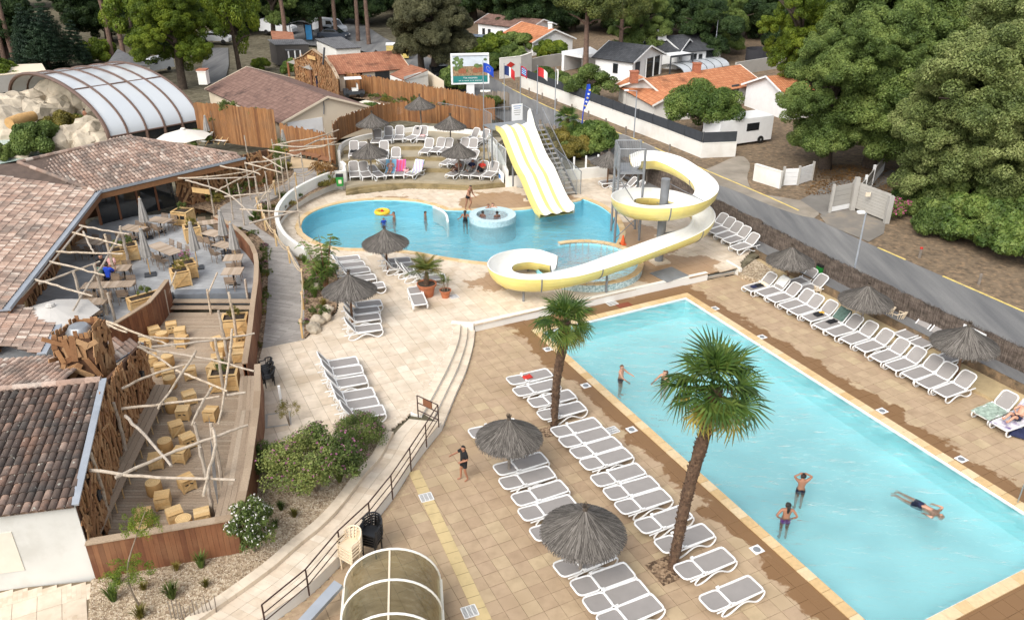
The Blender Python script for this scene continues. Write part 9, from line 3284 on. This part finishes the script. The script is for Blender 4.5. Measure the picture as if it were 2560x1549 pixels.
MB().tube([(.38*math.cos(a),.38*math.sin(a),0)for a in[2*PI*i/20 for i in range(20)]],.13,8,True).build('ring',plain('yellow_vinyl',(.80,.50,.03),.35),t,True)
MB().lathe([(0,.18),(.09,.12),(.1,0)],10).build('toy_head','red',t,True)
# towels and clothes
def cloth_patch(seed,w,d,hgt,mat,name='cloth'):
 n=9
 off_=Vector((seed*3.3,seed*1.7,0))
 m=MB()
 for i in range(n):
  for j in range(n):
   x,y=-w/2+w*i/(n-1),-d/2+d*j/(n-1)
   e=noise.noise(Vector((x*6,y*6,0))+off_)
   edge=1+.18*noise.noise(Vector((i*.9,j*.9,seed)))
   m.v.append((x*edge,y*edge,hgt*(.5+.7*abs(e))*(1 if 0<i<n-1 and 0<j<n-1 else .25)))
 for i in range(n-1):
  for j in range(n-1):
   m.f.append((i*n+j,i*n+j+1,(i+1)*n+j+1,(i+1)*n+j))
 return m.mesh(name,mat,'all')
def draped(lo,mat,x0=.1,x1=1.85,w=.72,lift=.012,ang=R(56),lab='',cat='towel'):
 """towel laid along a lounger and over its raised back"""
 hx,hz=1.18,.37
 pts=[]
 n=16
 for i in range(n):
  x=x0+(x1-x0)*i/(n-1)
  if x<hx:
   pts.append((x,.345+lift+.02*(x/hx)))
  else:
   s=x-hx
   if s<.76:
    pts.append((hx+s*math.cos(ang)-lift*math.sin(ang),hz+s*math.sin(ang)+lift+.02))
   else:
    q=s-.76
    pts.append((hx+.76*math.cos(ang)+.06,hz+.76*math.sin(ang)+.02-q))
 m=MB()
 k=5
 rows=[[(x,-w/2+w*j/k,z+.012*math.sin(x*9+j))for x,z in pts]for j in range(k+1)]
 for a_,b_ in zip(rows,rows[1:]):
  m.strip(a_,b_)
 o=m.build('towel',mat,None,'all',tuple(lo.location),lo.rotation_euler[2])
 return tag(o,lab,cat)
m,nt,b=nodes_of('striped_towel_hot')
p_=position(nt)
v=nd(nt,'ShaderNodeTexWave')
v.inputs['Scale'].default_value=1.3
v.inputs['Distortion'].default_value=4
nt.links.new(p_,v.inputs['Vector'])
nt.links.new(ramp(nt,v.outputs['Fac'],[(0,(.55,.05,.10)),(.35,(.62,.10,.30)),(.6,(.55,.12,.05)),(1,(.45,.10,.42))]),b.inputs['Base Color'])
b.inputs['Roughness'].default_value=.9
MT['towel_hot']=m
m,nt,b=nodes_of('striped_towel_cool')
p_=position(nt)
v=nd(nt,'ShaderNodeTexWave')
v.inputs['Scale'].default_value=1.6
v.inputs['Distortion'].default_value=6
nt.links.new(p_,v.inputs['Vector'])
nt.links.new(ramp(nt,v.outputs['Fac'],[(0,(.70,.72,.70)),(.3,(.65,.60,.12)),(.5,(.10,.45,.55)),(.75,(.15,.25,.60)),(1,(.70,.40,.50))]),b.inputs['Base Color'])
b.inputs['Roughness'].default_value=.9
MT['towel_cool']=m
MT['towel_blue']=plain('blue_towel',(.22,.48,.66),.9,.15,6)
T=LOUNGERS
draped(T['T0'][3],'towel_blue',.5,2.0,lab='light blue towel under the woman on the lowest terrace')
draped(T['T0'][4],'towel_hot',.85,2.15,lab='red and purple towel over a lounger on the lowest terrace')
draped(T['T0'][5],'towel_cool',.5,2.3,lab='yellow and blue towel over a lounger on the lowest terrace')
draped(T['R1'][1],'whitecloth',1.35,2.0,.5,ang=R(45),lab='white towel over the back of a far right lounger')
draped(T['R1'][0],'cream_plastic',1.0,1.25,.6,ang=R(45),lab='pale yellow towel on the farthest right lounger')
draped(T['R1'][6],'greencloth',1.25,2.5,.6,ang=R(45),lab='dark green towel hanging on the back of a right row lounger')
MT['towel_leaf']=plain('leafy_towel',(.32,.40,.33),.9,.45,9)
draped(T['R1'][15],'towel_leaf',-.05,1.15,.8,.03,ang=R(45),lab='grey green leafy towel on the second lounger from the right edge')
MT['towel_motif']=plain('patterned_towel',(.60,.58,.60),.9,.1,6,dirt=(.10,.04,.22),dirtamt=.95,dscale=3.2)
draped(T['R1'][16],'towel_motif',-.05,1.9,.74,.012,ang=R(45),lab='white towel with purple motifs at the right edge')
CLO=[('L1',0,1.05,.0,.40,.28,'red','crumpled red cloth on the farthest left poolside lounger'),('R1',0,.45,.0,.30,.26,'navy','dark purple bag on the farthest right lounger'),('R1',0,.80,.0,.48,.3,'blackcloth','black clothes on the farthest right lounger'),('R1',5,.80,.02,.45,.35,'blackcloth','black clothes on the sixth right lounger'),('R1',5,1.05,.08,.30,.2,'yellowcloth','yellow cloth on the sixth right lounger'),('R1',6,.95,.05,.55,.3,'blackcloth','black clothes on the lounger with the green towel'),('T2',0,.95,0,.5,.55,'blackcloth','dark clothes heaped on the left lounger of the third terrace'),('T3',3,1.5,.0,.25,.2,'blackcloth','black cap hanging on a top terrace lounger'),('T3',4,.95,0,.4,.35,'pinkcloth','pink cloth on a top terrace lounger'),('T2',1,.7,0,.45,.4,'whitecloth','white striped cloth on a third terrace lounger')]
for i,(row,k,x,y,w_,d_,mat,lab)in enumerate(CLO):
 lo=T[row][k]
 r=lo.rotation_euler[2]
 z=.36 if x<1.2 else .80
 tag(put('clothes',cloth_patch(i+1,w_,d_,.12,mat),None,(lo.location.x+x*math.cos(r)-y*math.sin(r),lo.location.y+x*math.sin(r)+y*math.cos(r),lo.location.z+z),(0,0,r)),lab,'clothes')
p=W('E',985,1000,TZ[0])
t=thing('beach_bag','pale pink beach bag between the towelled loungers','bag',(p.x,p.y,TZ[0]))
MB().lathe([(.0,0),(.2,0),(.24,.25),(.2,.45),(.16,.46)],12).build('bag','pinkcloth',t,True)
MB().tube([(-.15,0,.44),(-.1,0,.62),(.1,0,.62),(.15,0,.44)],.012,5).build('handle','pinkcloth',t)
for i,x in enumerate((1755,1795)):
 p=W('E',x,1050,TZ[0])
 tag(MB().lathe([(0,.03),(.05,.03),(.06,0)],10).build('sandal','blackcloth',None,False,(p.x,p.y,TZ[0]),0),'%s black sandal below the right terrace parasol'%('left' if i==0 else 'right'),'sandal')
 bpy.data.objects[-1 if False else 0]
p=W('p',2548,1085,0)
tag(put('towel_heap',cloth_patch(44,.8,.7,.35,'navy'),None,(p.x,p.y,.02),(0,0,1)),'navy bag slumped on the paving at the right edge','bag')
p=W('23',1815,690,0)
t=thing('pool_ladder','steel pool ladder at the right edge of the picture','ladder',(p.x+.25,p.y+.1,0),RZ)
for sy in(-.25,.25):
 MB().tube([(.35,sy,0),(.3,sy,.75),(.1,sy,.9),(-.12,sy,.75),(-.15,sy,-.7)],.022,7).build('rail','steel',t,True)
for z in(-.2,-.45):
 MB().box((-.15,0,z),(.08,.5,.03)).build('rung','steel',t)
